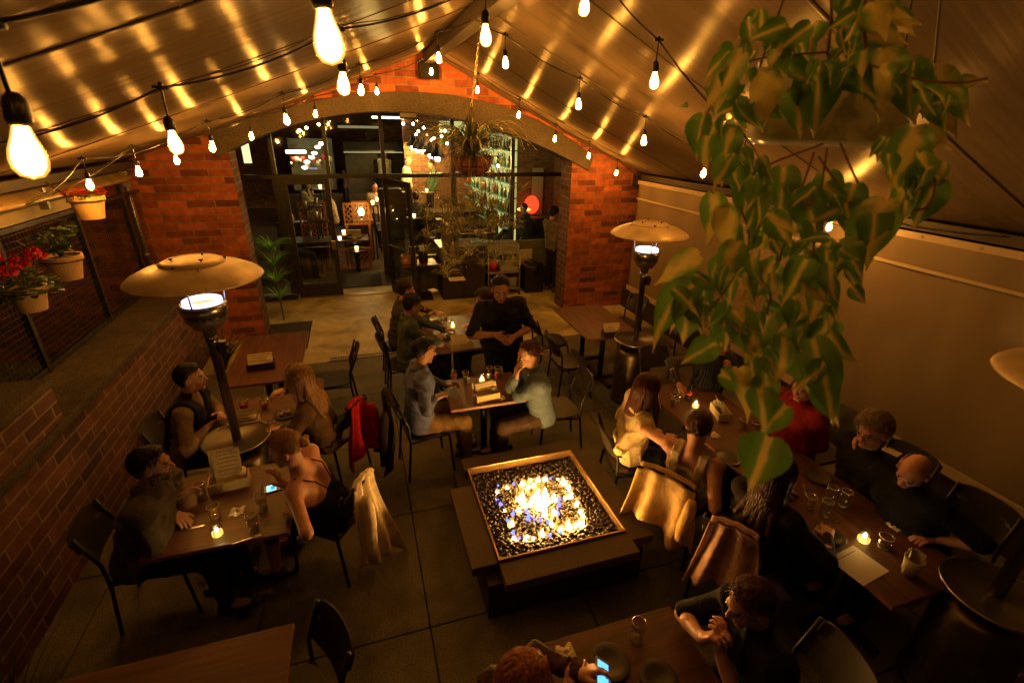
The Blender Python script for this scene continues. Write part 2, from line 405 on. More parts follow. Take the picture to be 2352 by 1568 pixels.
def strands(hobj, P, hR, hF, hU, s, st, base, thick, pl, hc, hm, NB, fr):
    rr = random.Random(int(abs(hc[0]*977+hc[1]*131))); nst = {'bald': 60, 'curly': 600, 'long': 520, 'longback': 520}.get(st, 520)
    vs, fs = [], []; n = 0; tries = 0
    while n < nst and tries < nst*6:
        tries += 1
        a = rr.uniform(0, 2*PI); zz = rr.uniform(-.75, 1); rad = math.sqrt(1-zz*zz); d = np.array([math.cos(a)*rad, math.sin(a)*rad, zz])
        q = d*base; pdist = q[1]*pl[1]+(q[2]+.028*s)*pl[2]-pl[3]*s
        if pdist < .002: continue
        if st == 'bald' and q[2] > .04*s: continue
        long_ = st in ('long', 'longback')
        if st == 'curly': fl = np.array([rr.gauss(0, 1), rr.gauss(0, 1), rr.gauss(0, 1)])
        elif long_: fl = np.array([q[0]*6, -.35, -1.0])
        elif st in ('bun', 'pony'): fl = np.array([-q[0]*5, -1.0, -.15])
        else: fl = np.array([q[0]*7+rr.gauss(0, .35), -.55+rr.gauss(0, .4), -.45+rr.gauss(0, .25)])
        L = {'curly': .05, 'bun': .07, 'pony': .07, 'short': .035, 'bald': .025}.get(st, .055)*s*rr.uniform(.6, 1.3)
        seg = 5; p = q.copy(); w = rr.uniform(.0012, .0030)*s; lift = thick*(.85+.5*max(0, zz))
        if long_: seg = 9; L = .10*s
        row = []
        for i in range(seg+1):
            t = i/seg; nn = nv(p/base**2); k = np.linalg.norm(p/base)
            if not long_ or p[2] > -.02: pp = p/k
            else: pp = p
            lf = lift*1.0*min(1, (pdist/.02))+(.001+.011*t*t*rr.uniform(.1, 1))*s
            out_ = pp+nn*lf
            W = hc+hR*out_[0]+hF*out_[1]+hU*out_[2]; row.append((W, nn))
            f_ = fl-nn*np.dot(fl, nn)*(1 if (not long_ or p[2] > -.02) else .9); f_ = nv(f_)
            if long_ and p[2] <= -.02: f_ = nv(np.array([hR[2]*-1, hF[2]*-1, hU[2]*-1]))
            if st == 'curly': fl = fl+np.array([rr.gauss(0, 1), rr.gauss(0, 1), rr.gauss(0, 1)])*.9
            p = pp+f_*L/seg*(2.6 if long_ else 1)
        b0 = len(vs)
        for i, (W, nn) in enumerate(row):
            t = i/seg; j = min(i+1, seg); tg = nv(row[j][0]-row[j-1][0]); nw = hR*nn[0]+hF*nn[1]+hU*nn[2]; sd = nv(np.cross(tg, nw))
            ww = w*(1-t*.8); vs += [W-sd*ww, W+nw*ww*1.2, W+sd*ww]
        for i in range(seg): a_ = b0+i*3; fs += [(a_, a_+1, a_+4, a_+3), (a_+1, a_+2, a_+5, a_+4)]
        n += 1
    if fs:
        b = MB(); b.add([tuple(v) for v in vs], fs); o = b.build('loose_strands', [hm], hobj, recalc=False, smooth=True); o['kind'] = 'stuff'

def person(label, pel, head, yaw, hyaw, hpitch=0, L=None, R=None, stand=False, top='black', topcol=(.02, .02, .02), sleeve=1, leg=(.02, .02, .025),
           hair=('short', (.02, .012, .008)), skin='fair', beard=None, group=None, h=.0115, hh=.0048, scale=1.0, fat=1.0, infl=.016, tilt=0, knees=None, feet=None,
           vest=None, legname=None, shoe=(.015, .012, .01), stripes=None, bare=False, tank=False, cat='person', glasses=False, extra=None, skirt=False, folds_=1.0, collar=False):
    """L / R: dict(w=wrist position, e=elbow hint, d=hand direction, n=palm normal, c=curl)"""
    yaw = math.radians(yaw); hyaw = math.radians(hyaw); hp = math.radians(hpitch); s = scale
    pel = np.array(pel, float); Hc = np.array(head, float); Z = np.array([0, 0, 1.])
    Fw = np.array([math.cos(yaw), math.sin(yaw), 0]); Rt = np.array([math.sin(yaw), -math.cos(yaw), 0])
    hR = np.array([math.sin(hyaw), -math.cos(hyaw), 0]); hF = np.array([math.cos(hyaw)*math.cos(hp), math.sin(hyaw)*math.cos(hp), math.sin(hp)])
    hU = np.cross(hR, hF)
    if tilt: t_ = math.radians(tilt); hR, hU = hR*math.cos(t_)+hU*math.sin(t_), hU*math.cos(t_)-hR*math.sin(t_)
    HR = np.array([hR, hF, hU])
    NB = Hc-hU*.085*s-Z*.095*s-hF*.035*s
    S = NB-pel; mxl = (.53 if not stand else .60)*s
    if np.linalg.norm(S) > mxl and not stand:      # keep a human back length: slide the hips towards the head
        dz = S[2]; hz_ = math.sqrt(max(mxl*mxl-dz*dz, .0025)) if mxl > dz else .05
        hv = S*np.array([1, 1, 0]); hl = np.linalg.norm(hv); pel = pel+hv*(1-min(1, hz_/hl)); S = NB-pel
    U = nv(S)
    root = empty('person', (pel[0], pel[1], 0), label, cat, group)
    Rl = nv(Rt-U*np.dot(Rt, U)); bk = np.cross(Rl, U)*-1          # bk points backward
    fr = np.cross(U, Rl)                                          # forward of torso
    if np.dot(fr, Fw) < 0: fr = -fr
    shw = .172*s*(1 if fat < 1.15 else 1.1)
    SH = {'L': NB-U*.045*s-Rl*shw, 'R': NB-U*.045*s+Rl*shw}
    chest = pel+S*.70; waist = pel+S*.36
    def torso(f, g, low=True, w=fat):
        for q in (-1, 1):
            f.cap(chest+Rl*q*.078*s, waist+Rl*q*.06*s*w, .108*s*w+g, .098*s*w+g, .05)
            f.cap(waist+Rl*q*.06*s*w, pel+Rl*q*.075*s, .098*s*w+g, .118*s*w+g, .05)
            f.cap(chest+Rl*q*.09*s+U*.06, SH['L' if q < 0 else 'R']-Rl*q*.02, .088*s+g, .058*s+g, .04)
        f.cap(SH['L'], SH['R'], .056*s+g, .056*s+g, .04)
        f.cap(NB+U*.01, NB-U*.05, .055*s+g*.7, .07*s+g, .04)
        if w > 1.1: f.cap(waist+fr*.05*w, waist-U*.05+fr*.06*w, .1*w+g, .11*w+g, .06)
    A = {}
    for sd, q in (('L', L), ('R', R)):
        if q is None: q = dict(w=SH[sd]-Z*.5+Fw*.05, e=-Fw)
        sgn = -1 if sd == 'L' else 1
        el, wr = ik(SH[sd], q['w'], .285*s, .255*s, q.get('e', Rt*sgn*.6-Z*.6-Fw*.3))
        d = q.get('d'); d = nv(wr-el) if d is None else nv(d)
        A[sd] = (SH[sd], el, wr, d, q.get('n', (0, 0, -1)), q.get('c', .5))
    hip = {}; Lg = {}
    for sd, q in (('L', -1), ('R', 1)):
        hp_ = pel+Rt*q*.088*s-(Z*.02)
        if stand:
            kn = hp_+Z*(-.42*s)+Fw*.02+Rt*q*.01; an = np.array([kn[0]-Fw[0]*.03, kn[1]-Fw[1]*.03, .09])
        else:
            kn = hp_+Fw*.42*s+Rt*q*.05; kn[2] = .50*s+.02
            if knees: kn = np.array(knees[0 if q < 0 else 1], float)
            an = kn+Fw*(.03); an[2] = .09
            if feet: an = np.array(feet[0 if q < 0 else 1], float)
        Lg[sd] = (hp_, kn, an)
    def arm(f, sd, g, upto=1.0, r=(.050, .041, .037, .026)):
        a, e, w_, *_ = A[sd]
        if upto <= .5:
            t = upto*2*.9; f.cap(a, a+(e-a)*t, r[0]*s+g, (r[0]*(1-t)+r[1]*t)*s+g+.006, .025)
        else:
            f.cap(a, e, r[0]*s+g, r[1]*s+g, .025)
            t = (upto-.5)*2; f.cap(e, e+(w_-e)*t, r[1]*.97*s+g, (r[2]*(1-t)+r[3]*t)*s+g*.6, .02)
    def legs(f, g, upto=1.0):
        for sd in 'LR':
            a, k_, n_ = Lg[sd]
            f.cap(a, k_, .086*s*min(fat, 1.15)+g, .062*s+g, .03)
            if upto > .5: f.cap(k_, k_+(n_-k_)*((upto-.5)*2), .058*s+g, .042*s+g, .03)
    pts = [Hc, pel, chest]+[x for a in A.values() for x in a[:3]]+[x for a in Lg.values() for x in a]
    lo = np.min(pts, 0)-.17; hi = np.max(pts, 0)+.17; lo[2] = max(lo[2], -.02)
    parts = []
    f = Field(lo, hi, h*1.15)
    torso(f, -.004); legs(f, -.004)
    for sd in 'LR':
        a = A[sd]; f.cap(a[0], a[1], .047*s, .038*s, .025); f.cap(a[1], a[1]+(a[2]-a[1])*.35, .038*s, .038*s, .02); f.cap(a[1]+(a[2]-a[1])*.35, a[2], .038*s, .0265*s, .02)
        f.cap(Lg[sd][2], Lg[sd][2]+Fw*.13-Z*.045, .036, .03, .02)
    f.cap(NB-U*.02, Hc-hU*.06*s-hF*.02*s, .056*s, .052*s, .02)
    parts.append(f.out())
    # head
    m_ = .2*s; f = Field(Hc-m_, Hc+m_, hh)
    P = lambda x, y, z: Hc+(hR*x+hF*y+hU*z)*s
    f.ell(P(0, -.012, .028), np.array([.074, .094, .088])*s, HR, .02)
    f.ell(P(0, .030, -.030), np.array([.056, .062, .082])*s, HR, .03)
    f.cap(P(-.03, .0, -.07), P(.03, .0, -.07), .035*s, .035*s, .025)
    f.cap(P(-.010, .070, -.094), P(.010, .070, -.094), .019*s, .019*s, .018)
    f.cap(P(-.026, .078, .024), P(.026, .078, .024), .013*s, .013*s, .012)
    f.cap(P(-.042, .052, -.028), P(-.03, .066, -.02), .018*s, .014*s, .014); f.cap(P(.042, .052, -.028), P(.03, .066, -.02), .018*s, .014*s, .014)
    for q in (-1, 1): f.ell(P(.031*q, .102, .004), np.array([.017, .018, .0125])*s, HR, .008, neg=True)
    f.cap(P(0, .084, .012), P(0, .108, -.026), .0085*s, .0125*s, .008)
    for q in (-1, 1): f.ell(P(.012*q, .098, -.030), np.array([.008, .010, .007])*s, HR, .005)
    for q in (-1, 1):
        f.ell(P(.078*q, -.008, -.004), np.array([.010, .020, .032])*s, HR, .006)
        f.ell(P(.0885*q, -.002, 0), np.array([.007, .011, .02])*s, HR, .004, neg=True)
        f.ell(P(.031*q, .081, .004), np.array([.0155, .0135, .011])*s, HR, .003)
    f.cap(P(-.018, .088, -.054), P(.018, .088, -.054), .0075*s, .0075*s, .005)
    f.cap(P(-.014, .086, -.065), P(.014, .086, -.065), .0085*s, .0085*s, .005)
    f.cap(P(-.028, .088, -.0595), P(.028, .088, -.0595), .0035*s, .0035*s, .003, neg=True)
    f.cap(P(0, -.02, -.06), NB-U*.01, .052*s, .054*s, .025)
    parts.append(f.out())
    for sd in 'LR':
        a = A[sd]; parts.append(hand_field(a[2], a[3], a[4], sd, a[5], max(.0048, hh), a[2]-a[1]))
    hm = hair_mat('%d_%d_%d' % tuple(int(999*x) for x in hair[1]), hair[1])
    sm = skin_mat(skin, SKIN[skin]); lip = mat('lip_'+skin, tuple(np.array(SKIN[skin])*np.array([.8, .5, .5])), .45)
    eye = mat('eye', (.03, .02, .015), .15); eyew = mat('eye_white', (.55, .5, .45), .25)
    def mf(c):
        q = (c-Hc)@HR.T/s; x, y, z = np.abs(q[:, 0]), q[:, 1], q[:, 2]; o = np.zeros(len(c))
        o[(x < .023) & (y > .08) & (z > -.0735) & (z < -.0475)] = 1
        o[(x > .012) & (x < .047) & (y > .055) & (z > .0195) & (z < .0295)] = 2
        ex = np.abs(x-.031); o[(ex < .0135) & (y > .07) & (np.abs(z-.0035) < .0075)] = 4
        o[(ex < .0062) & (y > .07) & (np.abs(z-.0035) < .0075)] = 3
        o[(ex < .0155) & (y > .07) & (z > .0095) & (z < .0135)] = 3
        if beard:
            bd = (z < -.028+.25*np.maximum(0, -y)) & (y > -.012) & (z > -.125) & (o == 0) & ((x > .016) | (y < .094) | (z < -.07) | (z > -.05)) & ~((y > .1) & (z > -.045))
            bd &= (z < -.044) | (x > .044)
            bd &= rng.random(len(c)) < (.45 if beard == 'stubble' else .8)
            o[bd] = 2
        return o
    body = mesh_from('body', parts, [sm, lip, hm, eye, eyew], root, matfn=mf)
    # trousers
    f = Field(lo, hi, h*1.1)
    for q in (-1, 1): f.cap(pel+Rt*q*.075*s, pel+U*.1+Rt*q*.06*s*fat, .124*s, .108*s*fat, .05)
    legs(f, .013, .97 if not skirt else .62)
    f.rugged(.0012, 48, pel[0]*9); f.folds(.012, 24, pel[0]*9)
    mesh_from('skirt' if skirt else 'trousers', [f.out()], [cloth(legname or 'leg_%d_%d_%d' % tuple(int(999*x) for x in leg), leg)], root)
    # shoes
    for sd in 'LR':
        an = Lg[sd][2]; f = Field(an-.26, an+.26, h)
        f.cap(an-Fw*.03-Z*.04, an+Fw*.14-Z*.055, .043, .036, .03); f.cap(an, an-Z*.04, .045, .045, .02)
        mesh_from('shoe', [f.out()], [mat('shoe_%d_%d' % (int(shoe[0]*999), int(shoe[2]*999)), shoe, .45)], root)
    # top
    tm = cloth(top, topcol, stripes=stripes)
    f = Field(lo, hi, h)
    torso(f, infl, w=fat)
    if sleeve > 0:
        for sd in 'LR': arm(f, sd, infl*.9, sleeve)
    f.rugged(.0016, 42, pel[1]*7); f.folds(.016*folds_, 25, pel[1]*7+pel[0]*3)
    if bare or tank:
        X, Y, Zz = np.meshgrid(*f.ax, indexing='ij', sparse=True)
        q = (X-NB[0])*U[0]+(Y-NB[1])*U[1]+(Zz-NB[2])*U[2]
        lat = (X-NB[0])*Rl[0]+(Y-NB[1])*Rl[1]+(Zz-NB[2])*Rl[2]
        bb = (X-NB[0])*fr[0]+(Y-NB[1])*fr[1]+(Zz-NB[2])*fr[2]
        if bare: cut = q+.235+(.0+np.minimum(0, bb)*-.25)+np.abs(lat)*-.15
        else: cut = np.minimum(np.maximum(np.abs(lat)-.128, np.minimum(.062-np.abs(lat), q+.11)), q+.19)
        f.F = np.maximum(f.F, cut)
    mesh_from('top' if not extra or 'topname' not in extra else extra['topname'], [f.out()], [tm], root)
    if collar:
        b = MB(); n_ = 26
        def cf(u, v):
            a = -PI*.5+PI*.16+u*(2*PI-PI*.32)          # open in front
            dirv = Rl*math.cos(a+PI)+fr*math.sin(a+PI)*-1
            r_ = (.070+.022*v*(1.2 if v > .5 else .6))*s
            up_ = (.030-.055*max(0, v-.35)+.012*math.sin(a)*0)*s
            c0 = NB+U*(.012*s)+fr*(-.006)
            return c0+(Rl*math.cos(a)+fr*math.sin(a))*-1*r_*1.0+U*up_ if False else c0+(Rl*math.sin(u*2*PI*.84+PI*.16+0)*-1*r_+fr*math.cos(u*2*PI*.84+PI*.16)*r_)+U*up_
        b.grid(cf, n_, 4); b.build('collar', [tm], root, smooth=True, solid=.006)
    if bare:
        b = MB()
        for q in (-1, 1):
            pts_ = [NB-U*.24-fr*-.10+Rl*q*.085, NB-U*.03+fr*.045+Rl*q*.088, NB+U*.012+Rl*q*.088, NB-U*.06-fr*.112+Rl*q*.08, NB-U*.25-fr*.128+Rl*q*.03]
            b.tube(pts_, .005, 6)
        b.build('strap', [tm], root, smooth=True)
    if vest is not None:
        f = Field(lo, hi, h); torso(f, infl+.018, w=fat)
        f.rugged(.004, 30, 1.0)
        # keep the neck opening in front
        X, Y, Zz = np.meshgrid(*f.ax, indexing='ij', sparse=True)
        q = (X-NB[0])*U[0]+(Y-NB[1])*U[1]+(Zz-NB[2])*U[2]; lat = (X-NB[0])*Rl[0]+(Y-NB[1])*Rl[1]+(Zz-NB[2])*Rl[2]; bb = (X-NB[0])*fr[0]+(Y-NB[1])*fr[1]+(Zz-NB[2])*fr[2]
        f.F = np.maximum(f.F, np.abs(lat)-.165)
        f.F = np.maximum(f.F, np.minimum((bb-.02), (.045-np.abs(lat)+.45*(q+.02))))
        mesh_from('vest', [f.out()], [cloth('vest_%d_%d' % (int(vest[0]*999), int(vest[2]*999)), vest)], root)
    # hair: a shell that thins to nothing at the hairline, plus loose strands
    st = hair[0]; f = Field(Hc-.36*s, Hc+.2*s, max(.0055, hh*1.1))
    base = np.array([.0755, .0955, .0895])*s
    thick, pl = {'short': (.009, (0, -.62, .79, .014)), 'quiff': (.009, (0, -.62, .79, .014)), 'full': (.015, (0, -.66, .75, -.002)), 'curly': (.036, (0, -.66, .75, -.006)), 'bald': (.006, (0, -.80, .60, .040)),
                 'long': (.018, (0, -.80, .60, -.006)), 'longback': (.018, (0, -.80, .60, -.006)), 'bun': (.013, (0, -.72, .69, .0)), 'pony': (.013, (0, -.72, .69, .0))}[st]
    thick *= s; hc = P(0, -.013, .028)
    X, Y, Zz = np.meshgrid(*f.ax, indexing='ij', sparse=True)
    q3 = [(X-hc[0])*a[0]+(Y-hc[1])*a[1]+(Zz-hc[2])*a[2] for a in (hR, hF, hU)]
    k0 = np.sqrt(sum((q/r)**2 for q, r in zip(q3, base))); k1 = np.sqrt(sum((q/r**2)**2 for q, r in zip(q3, base))); dE = k0*(k0-1)/np.maximum(k1, 1e-6)
    pd = q3[1]*pl[1]+(q3[2]+.028*s)*pl[2]-pl[3]*s
    pd = pd+.006*s*np.sin(q3[0]/s*70+.5)+.010*s*np.clip((np.abs(q3[0])/s-.05)*40, 0, 1)*(q3[1] > .0)*-1
    if st == 'bald': pd = np.minimum(pd, (.045*s-q3[2])*.9)
    sm = np.clip(pd/(.026*s), 0, 1); sm = sm*sm*(3-2*sm)
    topl = np.clip(q3[2]/(.09*s), 0, 1)
    pd = np.maximum(pd, np.minimum(.016*s-np.abs(q3[1]+.004*s-.012*s), (q3[2]+.052*s))*.9) if st != 'bald' else pd   # sideburns
    f.F = np.minimum(f.F, dE-(-.014*s+(thick*(.55+.8*topl)*(1-.7*np.clip(q3[1]/(.08*s), 0, 1))+.014*s)*sm))
    if st in ('quiff',):
        f.cap(P(-.028, .045, .098), P(.024, .048, .100), .017*s, .017*s, .03); f.cap(P(0, .03, .099), P(0, -.04, .102), .019*s, .018*s, .04)
    down = -Z
    if st in ('short', 'quiff', 'full', 'curly', 'long', 'longback'):      # nape
        rn = {'short': .026, 'quiff': .024}.get(st, .034)*s
        f.cap(P(-.034, -.060, -.022), P(.034, -.060, -.022), rn*1.15, rn*1.15, .03); f.cap(P(-.022, -.054, -.05), P(.022, -.054, -.05), rn*.8, rn*.8, .025)
        if st in ('full', 'curly'): f.cap(P(-.066, -.03, .0), P(-.05, -.055, -.03), .016*s, .022*s, .02); f.cap(P(.066, -.03, .0), P(.05, -.055, -.03), .016*s, .022*s, .02)
    if st == 'long':
        for q in (-1, 1):
            a = P(.068*q, .01, .02); e = a+down*.33*s+fr*.05+Rl*.01*q; f.cap(a, a+(e-a)*.5+hR*q*.015, .022, .026, .025); f.cap(a+(e-a)*.5+hR*q*.015, e, .026, .016, .02)
        for x in (-.045, 0, .045): f.cap(P(x, -.08, .03), P(x, -.07, .03)+down*.26*s-fr*.06, .032, .03, .03)
    if st == 'longback':
        for x in (-.066, -.03, 0, .03, .066):
            a = P(x, -.055-.02*(abs(x) < .04), .03); m1 = a+down*.17*s-hF*.03; e = NB-fr*.13+Rl*x*1.7-U*.13
            f.cap(a, m1, .032, .034, .03); f.cap(m1, e, .034, .018, .03)
        for q in (-1, 1): a = P(.070*q, -.01, .02); f.cap(a, a+down*.17*s-hF*.01, .020, .024, .02)
    if st == 'bun':
        f.ell(P(0, -.122, hair[2] if len(hair) > 2 else .0), np.array([.042, .034, .038])*s, HR, .012)
        f.cap(P(-.03, -.145, -.01), P(.025, -.145, .02), .014, .016, .006)
    if st == 'pony':
        f.cap(P(0, -.1, .03), P(0, -.145, -.02), .03, .033, .02); f.cap(P(0, -.145, -.02), P(0, -.13, -.02)+down*.13, .033, .014, .02)
    X, Y, Zz = np.meshgrid(*f.ax, indexing='ij', sparse=True)
    qx = ((X-Hc[0])*hR[0]+(Y-Hc[1])*hR[1]+(Zz-Hc[2])*hR[2]); qy = ((X-Hc[0])*hF[0]+(Y-Hc[1])*hF[1]+(Zz-Hc[2])*hF[2]); qz = ((X-Hc[0])*hU[0]+(Y-Hc[1])*hU[1]+(Zz-Hc[2])*hU[2])
    if st in ('long', 'longback'): f.F = f.F+.0022*np.sin((qx*1.0+.3*qy)*420+3*np.sin(qz*14))+.0016*np.sin((qy-.4*qx)*500+2*np.sin(qz*18))
    elif st == 'curly': f.F = f.F+.010*np.sin(85*qx+2*np.sin(40*qz))*np.sin(80*qy+1.5*np.sin(50*qx))*np.sin(75*qz)
    else:
        th = np.arctan2(qx, -qy+.03)
        f.F = f.F+.0026*np.sin(th*30+4*np.sin(qz*22))+.0022*np.sin(qx*260+5*np.sin(qy*30))*np.sin(qz*90+3*np.sin(qy*60))
    hp_ = [f.out()]
    hobj = mesh_from('hair', hp_, [hm], root)
    if hh < .008: strands(hobj, P, hR, hF, hU, s, st, base, thick, pl, hc, hm, NB, fr)
    if glasses:
        b = MB()
        for q in (-1, 1):
            c0 = P(.032*q, .106, .004); b.tube([c0+(hR*math.cos(a)*.021+hU*math.sin(a)*.016)*s for a in np.linspace(0, 2*PI, 17)], .0016, 5, cap=False)
            b.tube([P(.053*q, .103, .006), P(.08*q, .02, .008), P(.08*q, -.02, -.002)], .0018, 5)
        b.tube([P(-.011, .108, .006), P(.011, .108, .006)], .0018, 5)
        b.build('glasses', [mat('black_plastic', (.01, .01, .01), .3)], root, smooth=True)
    root['_n'] = 1; del root['_n']
    return root, dict(P=P, NB=NB, U=U, Rl=Rl, fr=fr, A=A, Hc=Hc, HR=HR, pel=pel)
# ---------------------------------------------------------------- the patio shell
YW = 8.0
M_black = mat('black_metal', (.012, .011, .010), .42, var=.3, scale=12)
M_steel = mat('steel', (.45, .42, .38), .28, metal=1, var=.2, scale=20)
M_dsteel = mat('dark_steel', (.12, .105, .09), .35, metal=.9, var=.3, scale=15)
M_galv = mat('galvanised', (.42, .40, .36), .42, metal=.8, var=.25, scale=20)
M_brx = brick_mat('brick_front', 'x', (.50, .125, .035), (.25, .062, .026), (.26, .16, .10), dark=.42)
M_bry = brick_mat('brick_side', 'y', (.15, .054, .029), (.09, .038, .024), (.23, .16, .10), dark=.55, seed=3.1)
M_bri = brick_mat('brick_inside', 'x', (.34, .15, .06), (.24, .1, .045), (.25, .17, .1), bw=.25, bh=.08, dark=.6, seed=5)
M_bris = brick_mat('brick_inside_side', 'y', (.30, .12, .05), (.2, .08, .035), (.22, .15, .09), bw=.25, bh=.08, dark=.6, seed=5)
# floor: dark exposed-aggregate pavers in front, smooth trowelled concrete by the door
def concrete(name, c0, c1, joints, rough=(.35, .7), speck=0.0):
    M = bpy.data.materials.new(name); M.use_nodes = True; nt = M.node_tree; n = nt.nodes; l = nt.links; p = n['Principled BSDF']
    g = n.new('ShaderNodeNewGeometry'); nz = n.new('ShaderNodeTexNoise'); nz.inputs['Scale'].default_value = 1.6; nz.inputs['Detail'].default_value = 9; nz.inputs['Roughness'].default_value = .65
    nz.inputs['Distortion'].default_value = .6; l.new(g.outputs['Position'], nz.inputs['Vector'])
    cr = n.new('ShaderNodeValToRGB'); cr.color_ramp.elements[0].position = .36; cr.color_ramp.elements[1].position = .66
    cr.color_ramp.elements[0].color = tuple(c0)+(1,); cr.color_ramp.elements[1].color = tuple(c1)+(1,); l.new(nz.outputs['Fac'], cr.inputs[0])
    col = cr.outputs[0]
    n2 = n.new('ShaderNodeTexNoise'); n2.inputs['Scale'].default_value = 110; n2.inputs['Detail'].default_value = 3; l.new(g.outputs['Position'], n2.inputs['Vector'])
    if speck:
        c2 = n.new('ShaderNodeValToRGB'); c2.color_ramp.elements[0].position = .38; c2.color_ramp.elements[1].position = .66
        c2.color_ramp.elements[0].color = (1-speck,)*3+(1,); c2.color_ramp.elements[1].color = (1+speck,)*3+(1,); l.new(n2.outputs['Fac'], c2.inputs[0])
        mx = n.new('ShaderNodeMixRGB'); mx.blend_type = 'MULTIPLY'; mx.inputs[0].default_value = 1; l.new(col, mx.inputs[1]); l.new(c2.outputs[0], mx.inputs[2]); col = mx.outputs[0]
    l.new(col, p.inputs['Base Color'])
    mr = n.new('ShaderNodeMapRange'); mr.inputs['To Min'].default_value = rough[0]; mr.inputs['To Max'].default_value = rough[1]; l.new(nz.outputs['Fac'], mr.inputs[0]); l.new(mr.outputs[0], p.inputs['Roughness'])
    b = n.new('ShaderNodeBump'); b.inputs['Strength'].default_value = .5 if speck else .25; b.inputs['Distance'].default_value = .004; l.new(n2.outputs['Fac'], b.inputs['Height']); l.new(b.outputs[0], p.inputs['Normal'])
    return M
M_paver = concrete('paver', (.070, .064, .044), (.20, .18, .12), True, (.5, .8), .5)
M_conc = concrete('trowelled_concrete', (.28, .23, .10), (.74, .66, .33), False, (.25, .55))
ground = MB().box2((-14, -6, -.16), (14, 34, -.02)).build('ground', [mat('joint_dirt', (.02, .016, .012), .9)], kind='structure')
b = MB(); xs = [-3.2+1.12*i for i in range(-3, 12)]; xs = [.18+1.12*i for i in range(-4, 6)]; ys = [2.3+1.13*i for i in range(-5, 5)]
for i in range(len(xs)-1):
    for j in range(len(ys)-1):
        g = .004
        b.box2((xs[i]+g, ys[j]+g, -.05), (xs[i+1]-g, ys[j+1]-g, -.0 + random.uniform(-.0015, .0015)))
o = b.build('patio_floor', [M_paver], kind='structure', bevel=.006)
yj = ys[-1]
MB().box2((-4.4, yj+.006, -.05), (5.9, 10.4, -.001)).build('walkway', [M_conc], kind='structure', bevel=.005)
MB().box2((-6, 10.41, -.05), (9, 24, -.002)).build('interior_floor', [concrete('interior_concrete', (.04, .032, .022), (.09, .072, .05), False, (.2, .45))], kind='structure')
# brick wall with the arch
outer = [(480, 300), (540, 281), (600, 262), (700, 236), (800, 219), (925, 209), (1050, 221), (1150, 244), (1250, 285), (1310, 322), (1362, 358)]
inner = [(497, 361), (560, 331), (620, 305), (700, 281), (800, 263), (925, 257), (1030, 266), (1130, 291), (1230, 333), (1290, 365), (1352, 388)]
def curve(px, y):
    P = [Yp(u, v, y) for u, v in px]; c = np.polyfit([p.x for p in P], [p.z for p in P], 3)
    xs_ = np.linspace(P[0].x, P[-1].x, 28); return [(x, float(np.polyval(c, x))) for x in xs_]
YF = YW-.02
oc = curve(outer, YF); ic = curve(inner, YF)
wall = empty('brick_wall', (0, YW, 0), 'red brick gable wall with a wide arched opening above the glass doors', 'wall')
xl, xr = -1.62, 3.56
ic_in = [(x, z+.03) for x, z in ic if xl < x < xr]
poly = [(-5.2, -.1), (xl, -.1), (xl, ic_in[0][1]-.01)]+ic_in+[(xr, ic_in[-1][1]-.01), (xr, -.1), (5.4, -.1), (5.4, 3.5), (1.19, 4.4), (-5.2, 3.5)]
def wall_mesh(name, y0, y1, mats):
    b_ = MB(); b_.prism(poly, 'y', y0, y1)
    o_ = b_.build(name, mats, wall)
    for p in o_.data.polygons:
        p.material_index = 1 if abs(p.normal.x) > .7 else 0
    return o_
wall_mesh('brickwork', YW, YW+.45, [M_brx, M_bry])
M_arch = concrete('arch_concrete', (.06, .045, .028), (.105, .08, .05), False, (.75, .95), .4)
b = MB(); n_ = len(oc)
vs = []
for (x, z), (x2, z2) in zip(oc, ic):
    vs += [(x, YF-.03, z), (x2, YF-.03, z2), (x, YF+.44, z), (x2, YF+.44, z2)]
fs = []
for i in range(n_-1):
    a = i*4; c = a+4; fs += [(a, a+1, c+1, c), (a+2, c+2, c+3, a+3), (a, c, c+2, a+2), (a+1, a+3, c+3, c+1)]
fs += [(0, 2, 3, 1), (4*(n_-1), 4*(n_-1)+1, 4*(n_-1)+3, 4*(n_-1)+2)]
b.add(vs, fs); b.build('arch', [M_arch], wall, bevel=.008)
# exit-sign box under the arch
p = Yp(937, 266, YW+.3)
t = empty('sign_box', p, 'pale rectangular sign box fixed under the crown of the arch', 'sign box')
MB().box(p, (.26, .08, .09)).build('housing', [mat('dark_plastic', (.03, .028, .025), .5)], t, bevel=.006)
MB().box(p+Vector((0, -.045, .01)), (.25, .012, .065)).build('face', [mat('pale_plastic', (.42, .4, .33), .5)], t, bevel=.004)
